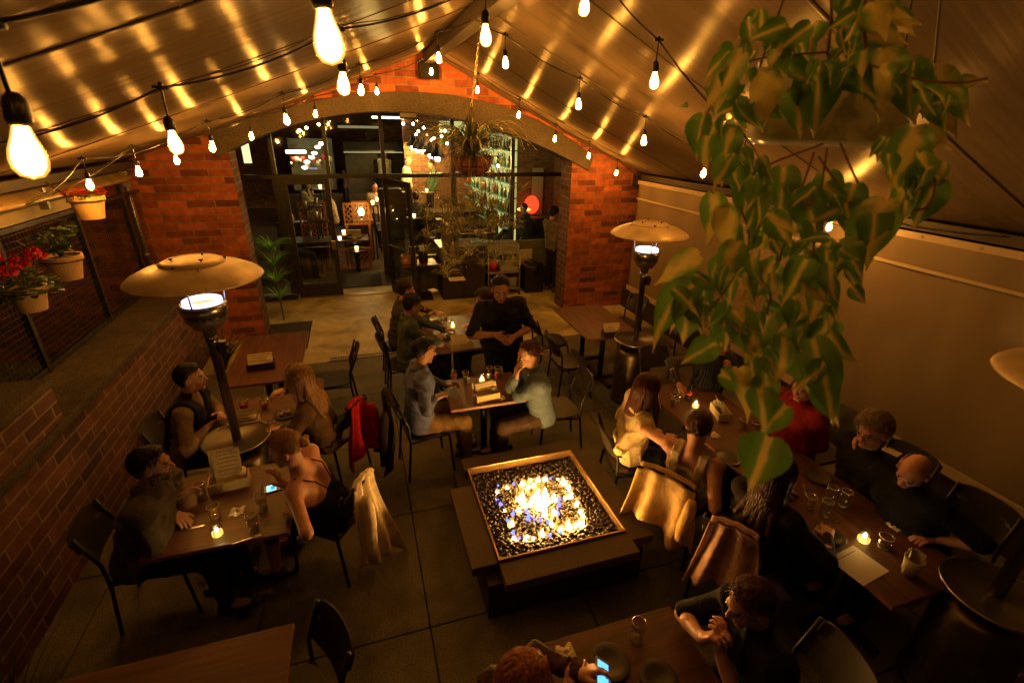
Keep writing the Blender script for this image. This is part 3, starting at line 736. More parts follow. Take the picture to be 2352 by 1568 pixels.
# ---------------------------------------------------------------- canopy
RX, RZ = 1.19, 4.16
LX, LZ = -2.72, 2.74
EX, EZ = 4.8, 2.50
def canopy_mat():
    M = bpy.data.materials.new('canopy_fabric'); M.use_nodes = True; n = M.node_tree.nodes; l = M.node_tree.links; p = n['Principled BSDF']
    p.inputs['Base Color'].default_value = (.40, .29, .18, 1); tg = n.new('ShaderNodeCombineXYZ'); tg.inputs[1].default_value = 1.0; l.new(tg.outputs[0], p.inputs['Tangent']); p.inputs['Anisotropic'].default_value = .88
    p.inputs['Roughness'].default_value = .35; p.inputs['Specular IOR Level'].default_value = .4
    g = n.new('ShaderNodeNewGeometry')
    mp = n.new('ShaderNodeMapping'); mp.inputs['Scale'].default_value = (.35, 20, .35); l.new(g.outputs['Position'], mp.inputs[0])
    nz = n.new('ShaderNodeTexNoise'); nz.inputs['Scale'].default_value = 1.3; nz.inputs['Detail'].default_value = 3; l.new(mp.outputs[0], nz.inputs['Vector'])
    mp2 = n.new('ShaderNodeMapping'); mp2.inputs['Scale'].default_value = (.8, 3.2, .8); l.new(g.outputs['Position'], mp2.inputs[0])
    n2 = n.new('ShaderNodeTexNoise'); n2.inputs['Scale'].default_value = 1.2; n2.inputs['Detail'].default_value = 2; l.new(mp2.outputs[0], n2.inputs['Vector'])
    ad = n.new('ShaderNodeMath'); ad.operation = 'MULTIPLY_ADD'; ad.inputs[1].default_value = 7; l.new(n2.outputs['Fac'], ad.inputs[0]); l.new(nz.outputs['Fac'], ad.inputs[2])
    b_ = n.new('ShaderNodeBump'); b_.inputs['Strength'].default_value = .13; b_.inputs['Distance'].default_value = .02; l.new(ad.outputs[0], b_.inputs['Height']); l.new(b_.outputs[0], p.inputs['Normal'])
    n3 = n.new('ShaderNodeTexNoise'); n3.inputs['Scale'].default_value = .9; n3.inputs['Detail'].default_value = 4; l.new(g.outputs['Position'], n3.inputs['Vector'])
    cr = n.new('ShaderNodeValToRGB'); cr.color_ramp.elements[0].color = (.125, .092, .062, 1); cr.color_ramp.elements[1].color = (.20, .148, .10, 1); l.new(n3.outputs['Fac'], cr.inputs[0]); l.new(cr.outputs[0], p.inputs['Base Color'])
    return M
M_can = canopy_mat()
can = empty('canopy', (RX, 3, RZ), 'tan tent fabric stretched as a pitched roof over the patio', 'canopy')
def roofpt(side, s, y, dz=0):
    if side < 0: x = RX+(LX-.12-RX)*s; z = RZ+(LZ-.04-RZ)*s
    else: x = RX+(EX+.1-RX)*s; z = RZ+(EZ-.04-RZ)*s
    sag = -.025*math.sin(PI*s)-.03*math.sin(PI*s)*abs(math.sin(PI*(y-7.9)/2.6))
    fold = .012*math.sin(y*5.2+s*2)*math.sin(PI*min(1, s*1.1))
    return Vector((x, y, z+sag+fold+dz))
for side, nm in ((-1, 'roof_panel'), (1, 'roof_panel')):
    b = MB(); b.grid(lambda u, v: roofpt(side, u, -3+11.02*v), 30, 160)
    b.build(nm, [M_can], can, smooth=True, solid=.006)
    # welded seams across the fabric
    M_seam = mat('canopy_seam', (.11, .08, .05), .6)
    for k, y in enumerate([-.6, .8, 2.1, 3.5, 4.9, 6.3, 7.4]):
        b = MB(); b.grid(lambda u, v: roofpt(side, u, y+(.007 if k % 2 else .03)*v+.04*u, -.007-.004*math.sin(PI*v)), 24, 2)
        b.build('seam', [M_seam if k % 2 else M_can], can, smooth=True, solid=.003)
M_beam = mat('dark_beam', (.035, .024, .016), .6, var=.3, scale=8)
t = empty('ridge_beam', (RX, YW, RZ), 'dark steel ridge beam running under the peak of the canopy', 'beam')
MB().box2((RX-.07, -3, RZ-.17), (RX+.07, YW-.01, RZ-.03)).build('beam', [M_beam], t, bevel=.006)
MB().box2((RX-.14, YW-.12, RZ-.36), (RX+.14, YW-.012, RZ-.12)).build('bracket', [mat('dark_bracket', (.006, .005, .004), .85, spec=.2)], t, bevel=.006)
# left eave: beam, gutter, light flap, posts, wire mesh
t = empty('eave_beam', (LX, 3, LZ), 'dark eave beam above the wire fence on the planter side', 'beam')
MB().box2((LX-.10, -3, LZ-.13), (LX+.02, YW-.02, LZ-.045)).build('beam', [M_beam], t, bevel=.006)
b = MB()
b.grid(lambda u, v: Vector((LX-.03+.12*math.sin(PI*.6*u), 0+7.6*v, LZ-.14-.11*u)), 6, 20); b.build('gutter', [mat('gutter_metal', (.42, .30, .14), .35, metal=.6, var=.3, scale=5)], t, smooth=True, solid=.004)
for y in (3.3, 4.55, 5.55, 6.5, 7.4):
    MB().box2((LX-.02, y-.02, LZ-.33), (LX+.05, y+.02, LZ-.14)).build('bracket', [M_galv], t, bevel=.003)
fen = empty('mesh_fence', (LX-.1, 5, 1), 'black wire mesh fence panels between steel posts above the low brick wall', 'fence')
FX = -2.80; ztop, zbot = LZ-.42, 1.12
MB().box2((FX-.01, 0, ztop+.02), (FX+.01, 6.3, LZ-.22)).build('top_panel', [mat('cream_panel', (.30, .25, .14), .6, var=.15, scale=3)], fen)
for y in (1.0, 2.3, 3.6, 4.9, 6.2, 7.4):
    MB().box2((FX-.025, y-.025, 1.05), (FX+.025, y+.025, LZ-.2)).build('post', [M_dsteel], fen, bevel=.003)
MB().box2((FX-.02, 0, zbot-.03), (FX+.02, 7.95, zbot+.02)).build('bottom_rail', [M_dsteel], fen, bevel=.003)
MB().box2((FX-.02, 0, ztop-.03), (FX+.02, 7.95, ztop+.01)).build('top_rail', [M_dsteel], fen, bevel=.003)
b = MB(); k = 0; y = .5
while y < 7.9:
    b.box((FX, y, (ztop+zbot)/2), (.004, .004, ztop-zbot)); y += .052
z = zbot
while z < ztop:
    b.box((FX+.003, 4.2, z), (.004, 7.4, .004)); z += .052
b.build('wire_mesh', [mat('wire', (.05, .05, .045), .5, metal=.5)], fen)
t = empty('drain_pipe', (-2.85, 7.75, 1.2), 'pale steel pipe running down the edge of the brick wall', 'pipe')
MB().tube([(-2.86, 7.8, 2.62), (-2.86, 7.8, 1.1)], .032, 12).build('pipe', [M_galv], t, smooth=True)
MB().lathe([(.03, 0), (.045, 0), (.045, .04), (.03, .04)], (-2.86, 7.8, 1.45), 12).build('clamp', [M_galv], t, smooth=True)
# low brick wall with a wide coping
lw = empty('low_wall', (-2.5, 4, 0), 'low brick wall with a wide rough stone coping below the fence', 'wall')
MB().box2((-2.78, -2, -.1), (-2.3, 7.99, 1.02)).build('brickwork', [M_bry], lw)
M_cop = concrete('coping', (.03, .023, .015), (.10, .072, .044), False, (.8, .95), .7)
MB().box2((-2.86, -2, 1.022), (-2.27, 7.985, 1.085)).build('coping', [M_cop], lw, bevel=.01)
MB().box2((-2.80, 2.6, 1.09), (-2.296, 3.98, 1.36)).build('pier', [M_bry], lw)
MB().box2((-2.84, 2.5, 1.362), (-2.28, 4.0, 1.42)).build('pier_cap', [M_cop], lw, bevel=.01)
# the alley outside
MB().box2((-12, -4, -.02), (-2.9, 12, .0)).build('alley_ground', [concrete('alley', (.10, .10, .09), (.26, .26, .22), False, (.4, .8))], kind='structure')
al = empty('alley_building', (-8.5, 6, 0), 'dark brick building across the alley behind the wire mesh', 'building')
MB().box2((-8.9, -4, 0), (-8.5, 14, 6)).build('wall', [mat('alley_render', (.05, .048, .042), .9, var=.4, scale=2)], al)
MB().box2((-8.48, 6.0, 0), (-8.42, 7.1, 2.2)).build('door', [mat('grey_door', (.1, .1, .09), .6)], al)
# ---------------------------------------------------------------- right side: beam, vinyl curtain, dark wall below
M_ban = mat('vinyl_curtain', (.24, .185, .125), .36, var=.16, scale=1.6, bump=.55, bscale=2.2, detail=5, stretch=(1, 1, .35))
M_hem = mat('vinyl_hem', (.50, .39, .27), .45, var=.1, scale=3)
t = empty('side_beam', (EX, 3, EZ), 'dark eave beam above the pale vinyl curtain', 'beam')
MB().box2((EX-.02, -3, EZ-.12), (EX+.14, YW-.02, EZ-.03)).build('beam', [M_beam], t, bevel=.006)
MB().box((EX-.03, 7.86, EZ-.14), (.1, .16, .2)).build('bracket', [M_black], t, bevel=.005)
cu = empty('curtain', (EX, 4, .4), 'wide tan vinyl curtain closing the side of the patio beside the long table', 'curtain')
z1, z0 = EZ-.13, .42
b = MB(); b.grid(lambda u, v: Vector((EX-.03+.014*math.sin(v*70+3*math.sin(u*5))*math.exp(-3*(1-u))+.012*math.sin(v*31+u*6)+.016*math.sin(u*6+v*9), -2+9.78*v, z0+(z1-z0)*u)), 24, 140)
b.build('sheet', [M_ban], cu, smooth=True, solid=.004)
MB().box2((EX-.062, -2, z0-.02), (EX-.045, 7.78, z0+.075)).build('hem', [M_hem], cu, bevel=.004)
MB().box2((EX-.060, -2, z1-.32), (EX-.046, 7.78, z1-.29)).build('seam', [M_hem], cu, bevel=.003)
MB().box2((EX-.066, -2, z1-.06), (EX-.046, 7.78, z1)).build('hem', [M_hem], cu, bevel=.003)
for k in range(18):
    MB().lathe([(.006, -.003), (.013, -.003), (.013, .003), (.006, .003)], (EX-.068, 7.6-k*.46, z1-.03), 10, M=Matrix.Rotation(PI/2, 3, 'Y')).build('grommet', [M_steel], cu)
t = empty('bench_wall', (EX, 3, 0), 'dark low wall under the pale curtain', 'wall')
MB().box2((EX-.02, -2, 0), (EX+.2, 7.98, .40)).build('wall', [mat('dark_wall', (.03, .018, .012), .8, var=.3)], t)
# ---------------------------------------------------------------- storefront
YG = 9.95
sf = empty('storefront', (1.2, YG, 0), 'black framed glass front with doors under the brick arch', 'storefront')
M_fr = mat('frame_black', (.02, .018, .015), .38, var=.2)
M_gl = glass_pane('window_glass')
gx = [-3.2]+[Yp(u, v, YG).x for u, v in [(632, 400), (757, 410), (883, 400), (1038, 300), (1177, 380), (1302, 420)]]+[5.6]
barz = 2.30; topz = 3.60
MB().box2((gx[0], YG-.05, barz-.04), (gx[-1], YG+.05, barz+.035)).build('rail', [M_fr], sf, bevel=.004)
MB().box2((gx[0], YG-.05, topz), (gx[-1], YG+.05, topz+.1)).build('rail', [M_fr], sf, bevel=.004)
MB().box2((gx[0], YG-.06, 0), (gx[1]+.05, YG+.06, .08)).build('sill', [M_fr], sf, bevel=.004)
MB().box2((gx[1], YG-.10, .0), (gx[3], YG+.06, .018)).build('threshold', [mat('sill_metal', (.5, .45, .35), .35, metal=.7)], sf, bevel=.003)
MB().box2((gx[3], YG-.06, 0), (gx[-1], YG+.06, .08)).build('sill', [M_fr], sf, bevel=.004)
for i, x in enumerate(gx):
    w = .07 if i in (1,) else .045
    MB().box2((x-w, YG-.048, .082), (x+w, YG+.048, barz-.042)).build('mullion', [M_fr], sf, bevel=.004) if i not in (2,) else None
    if i != 2: MB().box2((x-.035, YG-.047, barz+.037), (x+.035, YG+.047, topz-.002)).build('mullion', [M_fr], sf, bevel=.004)
MB().box2((gx[2]-.035, YG-.047, barz+.037), (gx[2]+.035, YG+.047, topz-.002)).build('mullion', [M_fr], sf, bevel=.004)
for i in range(len(gx)-1):
    MB().box2((gx[i]+.03, YG-.004, barz+.03), (gx[i+1]-.03, YG+.004, topz)).build('pane', [M_gl], sf)
    if i in (0, 3, 4, 5, 6): MB().box2((gx[i]+.03, YG-.004, .08), (gx[i+1]-.03, YG+.004, barz-.03)).build('pane', [M_gl], sf)
# closed door leaf
def leaf(name, w, hgt, root, M=None):
    b_ = MB(); T = .045
    b_.box2((0, -T/2, 0), (.09, T/2, hgt)); b_.box2((w-.09, -T/2, 0), (w, T/2, hgt)); b_.box2((.09, -T/2, hgt-.1), (w-.09, T/2, hgt)); b_.box2((.09, -T/2, 0), (w-.09, T/2, .26))
    d = b_.build(name, [M_fr], root, local=True, bevel=.003)
    g_ = MB().box2((.09, -.004, .26), (w-.09, .004, hgt-.1)).build('pane', [M_gl], d, local=True)
    h_ = MB(); h_.tube([(w-.14, -.03, 1.0), (w-.14, -.075, 1.0)], .008); h_.tube([(.12, -.06, 1.0), (w-.10, -.06, 1.0)], .011); h_.tube([(.14, -.03, 1.0), (.14, -.06, 1.0)], .008)
    h_.build('push_bar', [M_steel], d, local=True, smooth=True)
    k_ = MB().box2((w-.10, -.05, .93), (w-.02, .05, 1.10)).build('lock', [M_steel], d, local=True, bevel=.01)
    return d
d = leaf('door', gx[2]-gx[1]-.09, barz-.06, sf); d.location = Vector((gx[1]+.075, YG, .02))-sf.location
od = empty('open_door', (gx[3]-.02, YG-.03, .02), 'glass door leaf standing open towards the patio beside the service table', 'door', rz=0)
d = leaf('door_leaf', .98, barz-.06, od)
A0 = Vector((gx[3], YG)); tgt = G(960, 697, 0); od.rotation_euler = (0, 0, math.atan2(tgt.y-A0.y, tgt.x-A0.x))
MB().bar((0.02, .1, barz-.07), (.35, .06, barz-.07), .03, .02).build('closer_arm', [M_steel], od, local=True)
# ---------------------------------------------------------------- inside the restaurant, seen through the glass
M_ceil = mat('dark_ceiling', (.03, .024, .018), .8)
rm = empty('interior_walls', (1, 16, 0), 'brown brick walls and dark ceiling of the dining room behind the glass', 'walls')
MB().box2((-5.2, 10.2, 4.2), (9, 24, 4.3)).build('ceiling', [M_ceil], rm)
MB().box2((-5.2, 22.5, 0), (9, 22.7, 4.2)).build('back_wall', [M_bri], rm)
MB().box2((-5.2, 8.46, 0), (-5.0, 22.5, 4.2)).build('side_wall', [M_bris], rm)
MB().box2((5.62, 8.46, 0), (5.8, 22.5, 4.2)).build('side_wall', [M_bris], rm)
MB().box2((-5.2, 8.44, 3.4), (5.8, 10.4, 3.5)).build('ceiling', [M_ceil], rm)
# warm bar wall lit by pendants
yb = 16.0
a = Yp(925, 300, yb); c = Yp(1075, 470, yb)
t = empty('bar_wall', (a.x, yb, 0), 'yellow lit brick wall behind the row of pendant lamps', 'wall')
MB().box2((a.x, yb+.02, 0), (c.x+.8, yb+.2, 4.2)).build('brickwork', [M_bri], t)
# pendants: bulb pixels
pend = [(948, 341), (960, 347), (973, 350), (989, 360), (1005, 367)]
for i, (u, v) in enumerate(pend):
    y = 15.6-i*.75
    p = Yp(u, v, y); s = .9
    t = empty('pendant_lamp', p, ['dark gooseneck pendant lamp over the bar, the farthest and smallest of the row', 'dark gooseneck pendant lamp over the bar, second farthest of the row', 'dark gooseneck pendant lamp in the middle of the row over the bar', 'dark gooseneck pendant lamp over the bar, second nearest of the row', 'dark gooseneck pendant lamp over the bar, the nearest and largest of the row'][i], 'lamp', 'pendant lamps over the bar')
    MB().lathe([(.03, .36), (.05, .33), (.07, .24), (.19, .08), (.195, .06), (.175, .06), (.06, .2), (.0, .22)], p, 18).build('shade', [M_black], t, smooth=True)
    MB().ico(p+Vector((0, 0, .02)), .065, 2).build('bulb', [emis('pendant_bulb', (1, .56, .16), 420)], t, smooth=True)
    b = MB(); q = [p+Vector((0, 0, .2+.35*k/4)) for k in range(4)]+[p+Vector((.05+.1*math.sin(a_), 0, .52+.12*a_)) for a_ in (0.3, .9, 1.6)]+[p+Vector((.45, .0, .74)), p+Vector((.75, 0, .62))]
    b.tube(q, .014, 6); b.build('gooseneck', [M_black], t, smooth=True)
# far string of lights
for i, (u, v, y) in enumerate([(688, 300, 12), (704, 294, 12.6), (732, 286, 13), (926, 284, 13), (949, 285, 13.4), (973, 294, 13.8), (961, 301, 14), (956, 309, 14.4), (1022, 301, 12.6), (1014, 313, 13), (997, 318, 13.4), (990, 321, 14), (1027, 330, 12.4), (1144, 381, 11.4)]):
    p = Yp(u, v, y); t = empty('hanging_bulb', p, 'tiny bare bulb on a thin wire inside, %s' % ('above the closed glass door' if u < 800 else 'the single one beside the bar shelves' if u > 1100 else 'left of the pendant lamps' if u < 980 else 'right of the pendant lamps'), 'bulb', 'bare bulbs inside the dining room')
    MB().ico(p, .032, 2).build('bulb', [emis('small_bulb', (1, .62, .26), 60)], t, smooth=True)
    MB().tube([p, (p.x, p.y, 4.2)], .004, 4).build('wire', [M_black], t)
# bar shelves with bottles, back lit
bar = empty('bar_shelving', Yp(1120, 540, 13), 'tall greenish back lit bar shelves filled with bottles', 'shelves')
x0 = Yp(1118, 400, 13.0).x; x1 = Yp(1176, 400, 12.0).x
A_ = Yp(1075, 400, 14.6); B_ = Yp(1178, 400, 11.2)
A2 = Vector((A_.x, A_.y, 0)); B2 = Vector((B_.x, B_.y, 0)); dv = (B2-A2); Ls = dv.length; dv.normalize(); nrm = Vector((-dv.y, dv.x, 0))
if nrm.x < 0: nrm = -nrm
b = MB(); b.bar(A2+nrm*.14+Vector((0, 0, 2.1)), B2-dv*.12+nrm*.14+Vector((0, 0, 2.1)), .02, 3.0); b.build('light_panel', [emis('bar_backlight', (.85, .74, .26), .62)], bar)
sz = [.95, 1.3, 1.65, 2.0, 2.35, 2.7, 3.05, 3.4]
for z in sz:
    b = MB(); b.bar(A2+Vector((0, 0, z)), B2+Vector((0, 0, z)), .24, .025); b.build('shelf', [mat('glass_shelf', (.08, .30, .22), .15)], bar)
    b = MB(); b.bar(A2-nrm*.125+Vector((0, 0, z)), B2-nrm*.125+Vector((0, 0, z)), .008, .022); b.build('edge_glint', [emis('shelf_edge_glint', (.25, .6, .3), .32)], bar)  # green glint along the shelf edge, put in as emission
bcol = [(.10, .25, .08), (.32, .16, .03), (.5, .42, .2), (.05, .08, .04), (.25, .05, .02), (.6, .58, .45), (.1, .2, .3)]
protos = []
for i, c_ in enumerate(bcol):
    b = MB(); hh_ = .24+.02*(i % 3); b.lathe([(0, 0), (.042, 0), (.042, hh_*.6), (.014, hh_*.75), (.013, hh_), (0, hh_)], (0, 0, 0), 8)
    me = b.build('bottle', [mat('bottle_%d' % i, c_, .12, spec=.8)], None, local=True, smooth=True); protos.append(me)
k = 0; first = {}
for zi, z in enumerate(sz):
    nb = 22
    for j in range(nb):
        if random.random() < .08: continue
        pos = A2+dv*(Ls*(j+.5+random.uniform(-.2, .2))/nb)+nrm*random.uniform(-.06, .02)+Vector((0, 0, z+.014))
        ci = random.randrange(len(protos)); src = protos[ci]
        o = src if ci not in first else src.copy()
        if ci in first: C.objects.link(o)
        first[ci] = 1; o.location = pos; s = random.uniform(.85, 1.1); o.scale = (1, 1, s)
        tag(o, '%s bottle on the %s of the back lit bar shelves' % (['green', 'amber', 'straw coloured', 'almost black', 'dark red', 'pale clear', 'blue'][ci], ['lowest', 'second lowest', 'third lowest', 'fourth lowest', 'fourth highest', 'third highest', 'second highest', 'topmost'][zi]), 'bottle', 'bottles on the bar shelves')
# second shelf unit further left
p = Yp(1060, 320, 15.8); t = empty('bottle_shelf', p, 'short shelf of bottles on the brick wall left of the tall bar shelves', 'shelf')
MB().box(p+Vector((0, 0, -.1)), (1.3, .25, .03)).build('shelf', [mat('glass_shelf', (.08, .3, .22), .2)], t)
MB().box(p+Vector((0, .15, .25)), (1.3, .02, .5)).build('light_panel', [emis('bar_backlight', (.85, .74, .26), .62)], t)
for j in range(11):
    ci = j % 7; o = protos[ci].copy(); C.objects.link(o); o.location = p+Vector((-.6+.12*j, -.02, -.08)); o.scale = (1.2, 1.2, 1.3)
    tag(o, '%s bottle on the short upper shelf by the brick wall' % ['green', 'amber', 'straw coloured', 'almost black', 'dark red', 'pale clear', 'blue'][ci], 'bottle', 'bottles on the short shelf')
# bar counter
t = empty('bar_counter', (3.0, 12.4, 0), 'dark bar counter behind the glass', 'counter')
MB().box2((1.4, 13.3, 0), (3.6, 13.9, 1.02)).build('front', [mat('dark_wood', (.04, .02, .01), .45)], t)
MB().box2((1.3, 13.2, 1.03), (3.7, 14.0, 1.08)).build('top', [mat('dark_wood', (.04, .02, .01), .45)], t)
# kitchen at the left back
yk = 19.0
a = Yp(655, 318, yk); c = Yp(770, 398, yk)
kt = empty('kitchen', (a.x, yk, 0), 'bright tiled kitchen opening far behind the dining room', 'kitchen')
MB().box2((a.x, yk+.4, c.z-.6), (c.x, yk+.5, a.z)).build('tiled_wall', [mat('kitchen_tile', (.25, .24, .15), .3, var=.4, scale=5)], kt)
b = MB()
b.build('x', [M_black], kt) if False else None
for i, (u, v) in enumerate([(705, 372), (700, 385), (722, 352), (716, 362), (730, 338), (738, 330)]):
    p = Yp(u, v, 17.2); MB().ico(p, (.09, .09, .05), 2).build('heat_lamp', [emis('kitchen_lamp', (1, .78, .45), 9)], kt, smooth=True)
p = Yp(680, 352, 17.5); MB().lathe([(0, 0), (.3, 0), (.3, .08), (0, .08)], p, 20).build('round_lamp', [emis('kitchen_lamp', (1, .78, .45), 9)], kt, smooth=True)
MB().box2((a.x-.3, 17.8, 0), (c.x+.2, 18.2, 1.05)).build('counter', [M_dsteel], kt)
for i in range(12):
    p = Yp(668+8*i+random.uniform(-3, 3), 380+random.uniform(-14, 8), 17.8)
    MB().lathe([(0, 0), (.07, 0), (.08, .15), (0, .16)], p, 8).build('pot', [[M_steel, mat('red_enamel', (.4, .03, .02), .4), mat('pale_plastic', (.5, .48, .4), .5)][i % 3]], kt, smooth=True)
# hood
a = Yp(790, 350, 17.5); c = Yp(905, 396, 17.5)
t = empty('range_hood', (a.x, 17.5, a.z), 'steel kitchen hood with a long rail behind the cooks', 'hood')
MB().prism([(17.1, a.z), (17.1, a.z+.08), (17.4, a.z+.32), (18.4, a.z+.32), (18.4, a.z)], 'x', a.x, c.x+.3).build('canopy_hood', [mat('hood_steel', (.09, .08, .065), .4, metal=.7, var=.3)], t)
MB().box2((a.x, 18.45, 0), (c.x+.4, 18.5, a.z)).build('back_panel', [mat('dark_tile', (.03, .028, .022), .4, var=.4, scale=6)], t)
MB().tube([(a.x, 17.08, a.z+.02), (c.x+.3, 17.08, a.z+.02)], .012, 6).build('rail', [emis('rail_glow', (.9, .85, .6), .5)], t)
MB().box2((a.x, 17.2, 0), (c.x+1.4, 17.7, 1.12)).build('pass_counter', [M_dsteel], t)
# emissive ceiling panel added above the cooks to light them
p = Yp(893, 296, 16.0)
t = empty('cook_fill_panel', p, 'ceiling light panel added over the cooks to light them', 'lamp')
MB().box(p+Vector((0, 0, .3)), (.9, .25, .05)).build('lamp', [emis('cook_fill_glow', (1, .72, .40), 10)], t)
t = empty('tube_lamp', Yp(825, 292, 11.5), 'dim long tube lamp under the ceiling left of the sign box', 'lamp')
MB().box(Yp(825, 292, 11.5), (.85, .1, .05)).build('tube', [emis('dim_tube', (.6, .5, .25), .35)], t)
# lattice partition and tables
def lattice(u0, v0, u1, v1, y, lab, warm):
    a_ = Yp(u0, v0, y); c_ = Yp(u1, v1, y); w = c_.x-a_.x; hgt = a_.z-c_.z
    t_ = empty('lattice_screen', (a_.x, y, c_.z), lab, 'screen')
    wm = mat('orange_wood', (.42, .17, .04), .5, var=.3, scale=6)
    b_ = MB()
    b_.box2((a_.x, y-.02, c_.z-.04), (c_.x, y+.02, c_.z)); b_.box2((a_.x, y-.02, a_.z), (c_.x, y+.02, a_.z+.04))
    b_.box2((a_.x-.04, y-.02, c_.z-.04), (a_.x, y+.02, a_.z+.04)); b_.box2((c_.x, y-.02, c_.z-.04), (c_.x+.04, y+.02, a_.z+.04)); b_.build('frame', [wm], t_)
    b_ = MB(); st = .12; x = -hgt
    while x < w:
        for sg in (0, 1):
            xa, xb = max(0, x), min(w, x+hgt)
            if xb > xa:
                za, zb = xa-x, xb-x
                if sg: b_.bar((a_.x+xa, y, c_.z+za), (a_.x+xb, y, c_.z+zb), .012, .02)
                else: b_.bar((a_.x+xa, y+.013, a_.z-za), (a_.x+xb, y+.013, a_.z-zb), .012, .02)
        x += st
    b_.build('lattice', [wm], t_)
    b_ = MB(); b_.box2((a_.x-.03, y-.03, 0), (a_.x+.03, y+.03, c_.z-.04)); b_.box2((c_.x-.03, y-.03, 0), (c_.x+.03, y+.03, c_.z-.04)); b_.build('leg', [wm], t_)
    return a_, c_
lattice(686, 468, 752, 545, 12.6, 'dark wooden lattice screen left behind the closed door', 0)
lattice(790, 470, 848, 512, 12.6, 'orange lit wooden lattice screen beside the glowing table lamp', 1)
lattice(770, 575, 850, 610, 11.9, 'low wooden lattice bench back under the inside table', 1)
p = Yp(830, 492, 12.3); t = empty('table_lamp', p, 'small glowing glass lamp in front of the orange lattice', 'lamp')
MB().lathe([(.0, -.02), (.05, -.02), (.07, .05), (.05, .12), (.03, .15), (0, .16)], p, 16).build('globe', [emis('lamp_globe', (1, .62, .2), 22)], t, smooth=True)
MB().lathe([(0, -.12), (.08, -.12), (.02, -.09), (.02, -.02), (0, -.02)], p, 12).build('stand', [M_black], t)
p = Yp(845, 512, 12.3); t = empty('inside_table', (-.6, 12.1, 0), 'dark dining table just inside the glass door', 'table')
MB().box2((-1.9, 11.6, .72), (.18, 12.3, .76)).build('tabletop', [mat('dark_wood', (.04, .02, .01), .45)], t, bevel=.005)
for x in (-1.4, -.1): MB().box2((x-.04, 11.9, 0), (x+.04, 11.98, .72)).build('leg', [M_black], t)
p = Vector((Yp(780, 545, 11.8).x, 11.8, .76)); t = empty('candle', p, 'small candle burning on the table inside the door', 'candle')
MB().lathe([(0, 0), (.03, 0), (.035, .06), (0, .05)], p, 12).build('wax', [emis('wax_glow_in', (1, .7, .3), 8)], t, smooth=True)
p = Vector((Yp(815, 545, 11.9).x, 11.9, .77)); t = empty('menu_stand', p, 'small white menu stand on the table inside the door', 'menu')
MB().box(p+Vector((0, 0, .09)), (.3, .02, .18), M=Matrix.Rotation(.2, 3, 'X')).build('card', [mat('paper', (.62, .52, .36), .7)], t)
# red lamp, orange glow and pale notice on the right
p = Yp(1221, 470, 13.5); t = empty('red_lamp', p, 'red paper lantern glowing by the right brick wall inside', 'lamp')
MB().ico(p, (.22, .22, .26), 2).build('shade', [emis('red_lantern', (1, .05, .015), 1.6)], t, smooth=True)
p = Yp(1203, 478, 13.0); MB().lathe([(.03, .06), (.2, -.04), (.18, -.05), (0, -.05)], p, 18).build('saucer_shade', [emis('orange_lantern', (1, .35, .05), 3.5)], t, smooth=True)
p = Yp(1234, 440, 13.8); t = empty('notice_board', p, 'pale upright notice strip on the right brick wall inside', 'notice')
MB().box(p, (.34, .02, 1.3)).build('board', [mat('notice', (.42, .36, .22), .7)], t)
MB().box2((3.95, 13.9, 0), (5.8, 14.1, 4.1)).build('partition', [M_bri], rm)
# booth shelves behind left pane
t = empty('doorway_light', (-3.5, 12, 0), 'bright narrow window far left inside the restaurant', 'window')
p = Yp(565, 348, 13.0); MB().box(p, (.16, .03, .5)).build('pane', [emis('window_glow', (.8, .75, .4), 1.2)], t)
# long banquette row seen through the middle
t = empty('banquette', (-.9, 15, 0), 'long row of dark seats and rail leading to the kitchen', 'banquette')
a = Yp(845, 470, 12.8); c = Yp(820, 415, 16.5)
b = MB(); b.bar((a.x-.15, 12.8, .95), (c.x, 16.5, .95), .5, .08); b.build('table_run', [mat('orange_wood', (.42, .17, .04), .5)], t)
b = MB(); b.bar((a.x-.15, 12.8, .45), (c.x, 16.5, .45), .4, .9); b.build('seat_back', [mat('dark_wood', (.04, .02, .01), .45)], t)

rr_ = random.Random(12)
for i in range(26):
    u = rr_.uniform(690, 1010); v = rr_.uniform(430, 600); y = rr_.uniform(11.5, 14.5); p = Yp(u, v, y)
    if p.z < .5: continue
    if i % 2:
        t = empty('tea_light', p, 'small tea light glowing inside, %s' % ('behind the closed glass door' if u < 800 else 'left of the spider plant'), 'candle', 'tea lights inside')
        MB().lathe([(0, 0), (.03, 0), (.035, .07), (0, .06)], p, 10).build('glow', [emis('tea_glow', (1, .55, .15), 14)], t, smooth=True)
    else:
        t = empty('drinking_glass', p, 'empty glass shining inside, %s' % ('behind the closed glass door' if u < 800 else 'left of the spider plant'), 'glass', 'glasses inside')
        MB().lathe([(0, 0), (.035, 0), (.045, .16), (.042, .16), (.032, .01), (0, .01)], p, 10).build('tumbler', [mat('shiny_glass', (.5, .48, .4), .08, spec=1, metal=.4)], t, smooth=True)
    MB().box(p+Vector((0, 0, -.03)), (.34, .34, .03)).build('coaster_tray', [mat('dark_wood', (.04, .02, .01), .45)], t)
    MB().tube([p+Vector((0, 0, -.04)), (p.x, p.y, 0)], .02, 6).build('stand', [M_black], t)
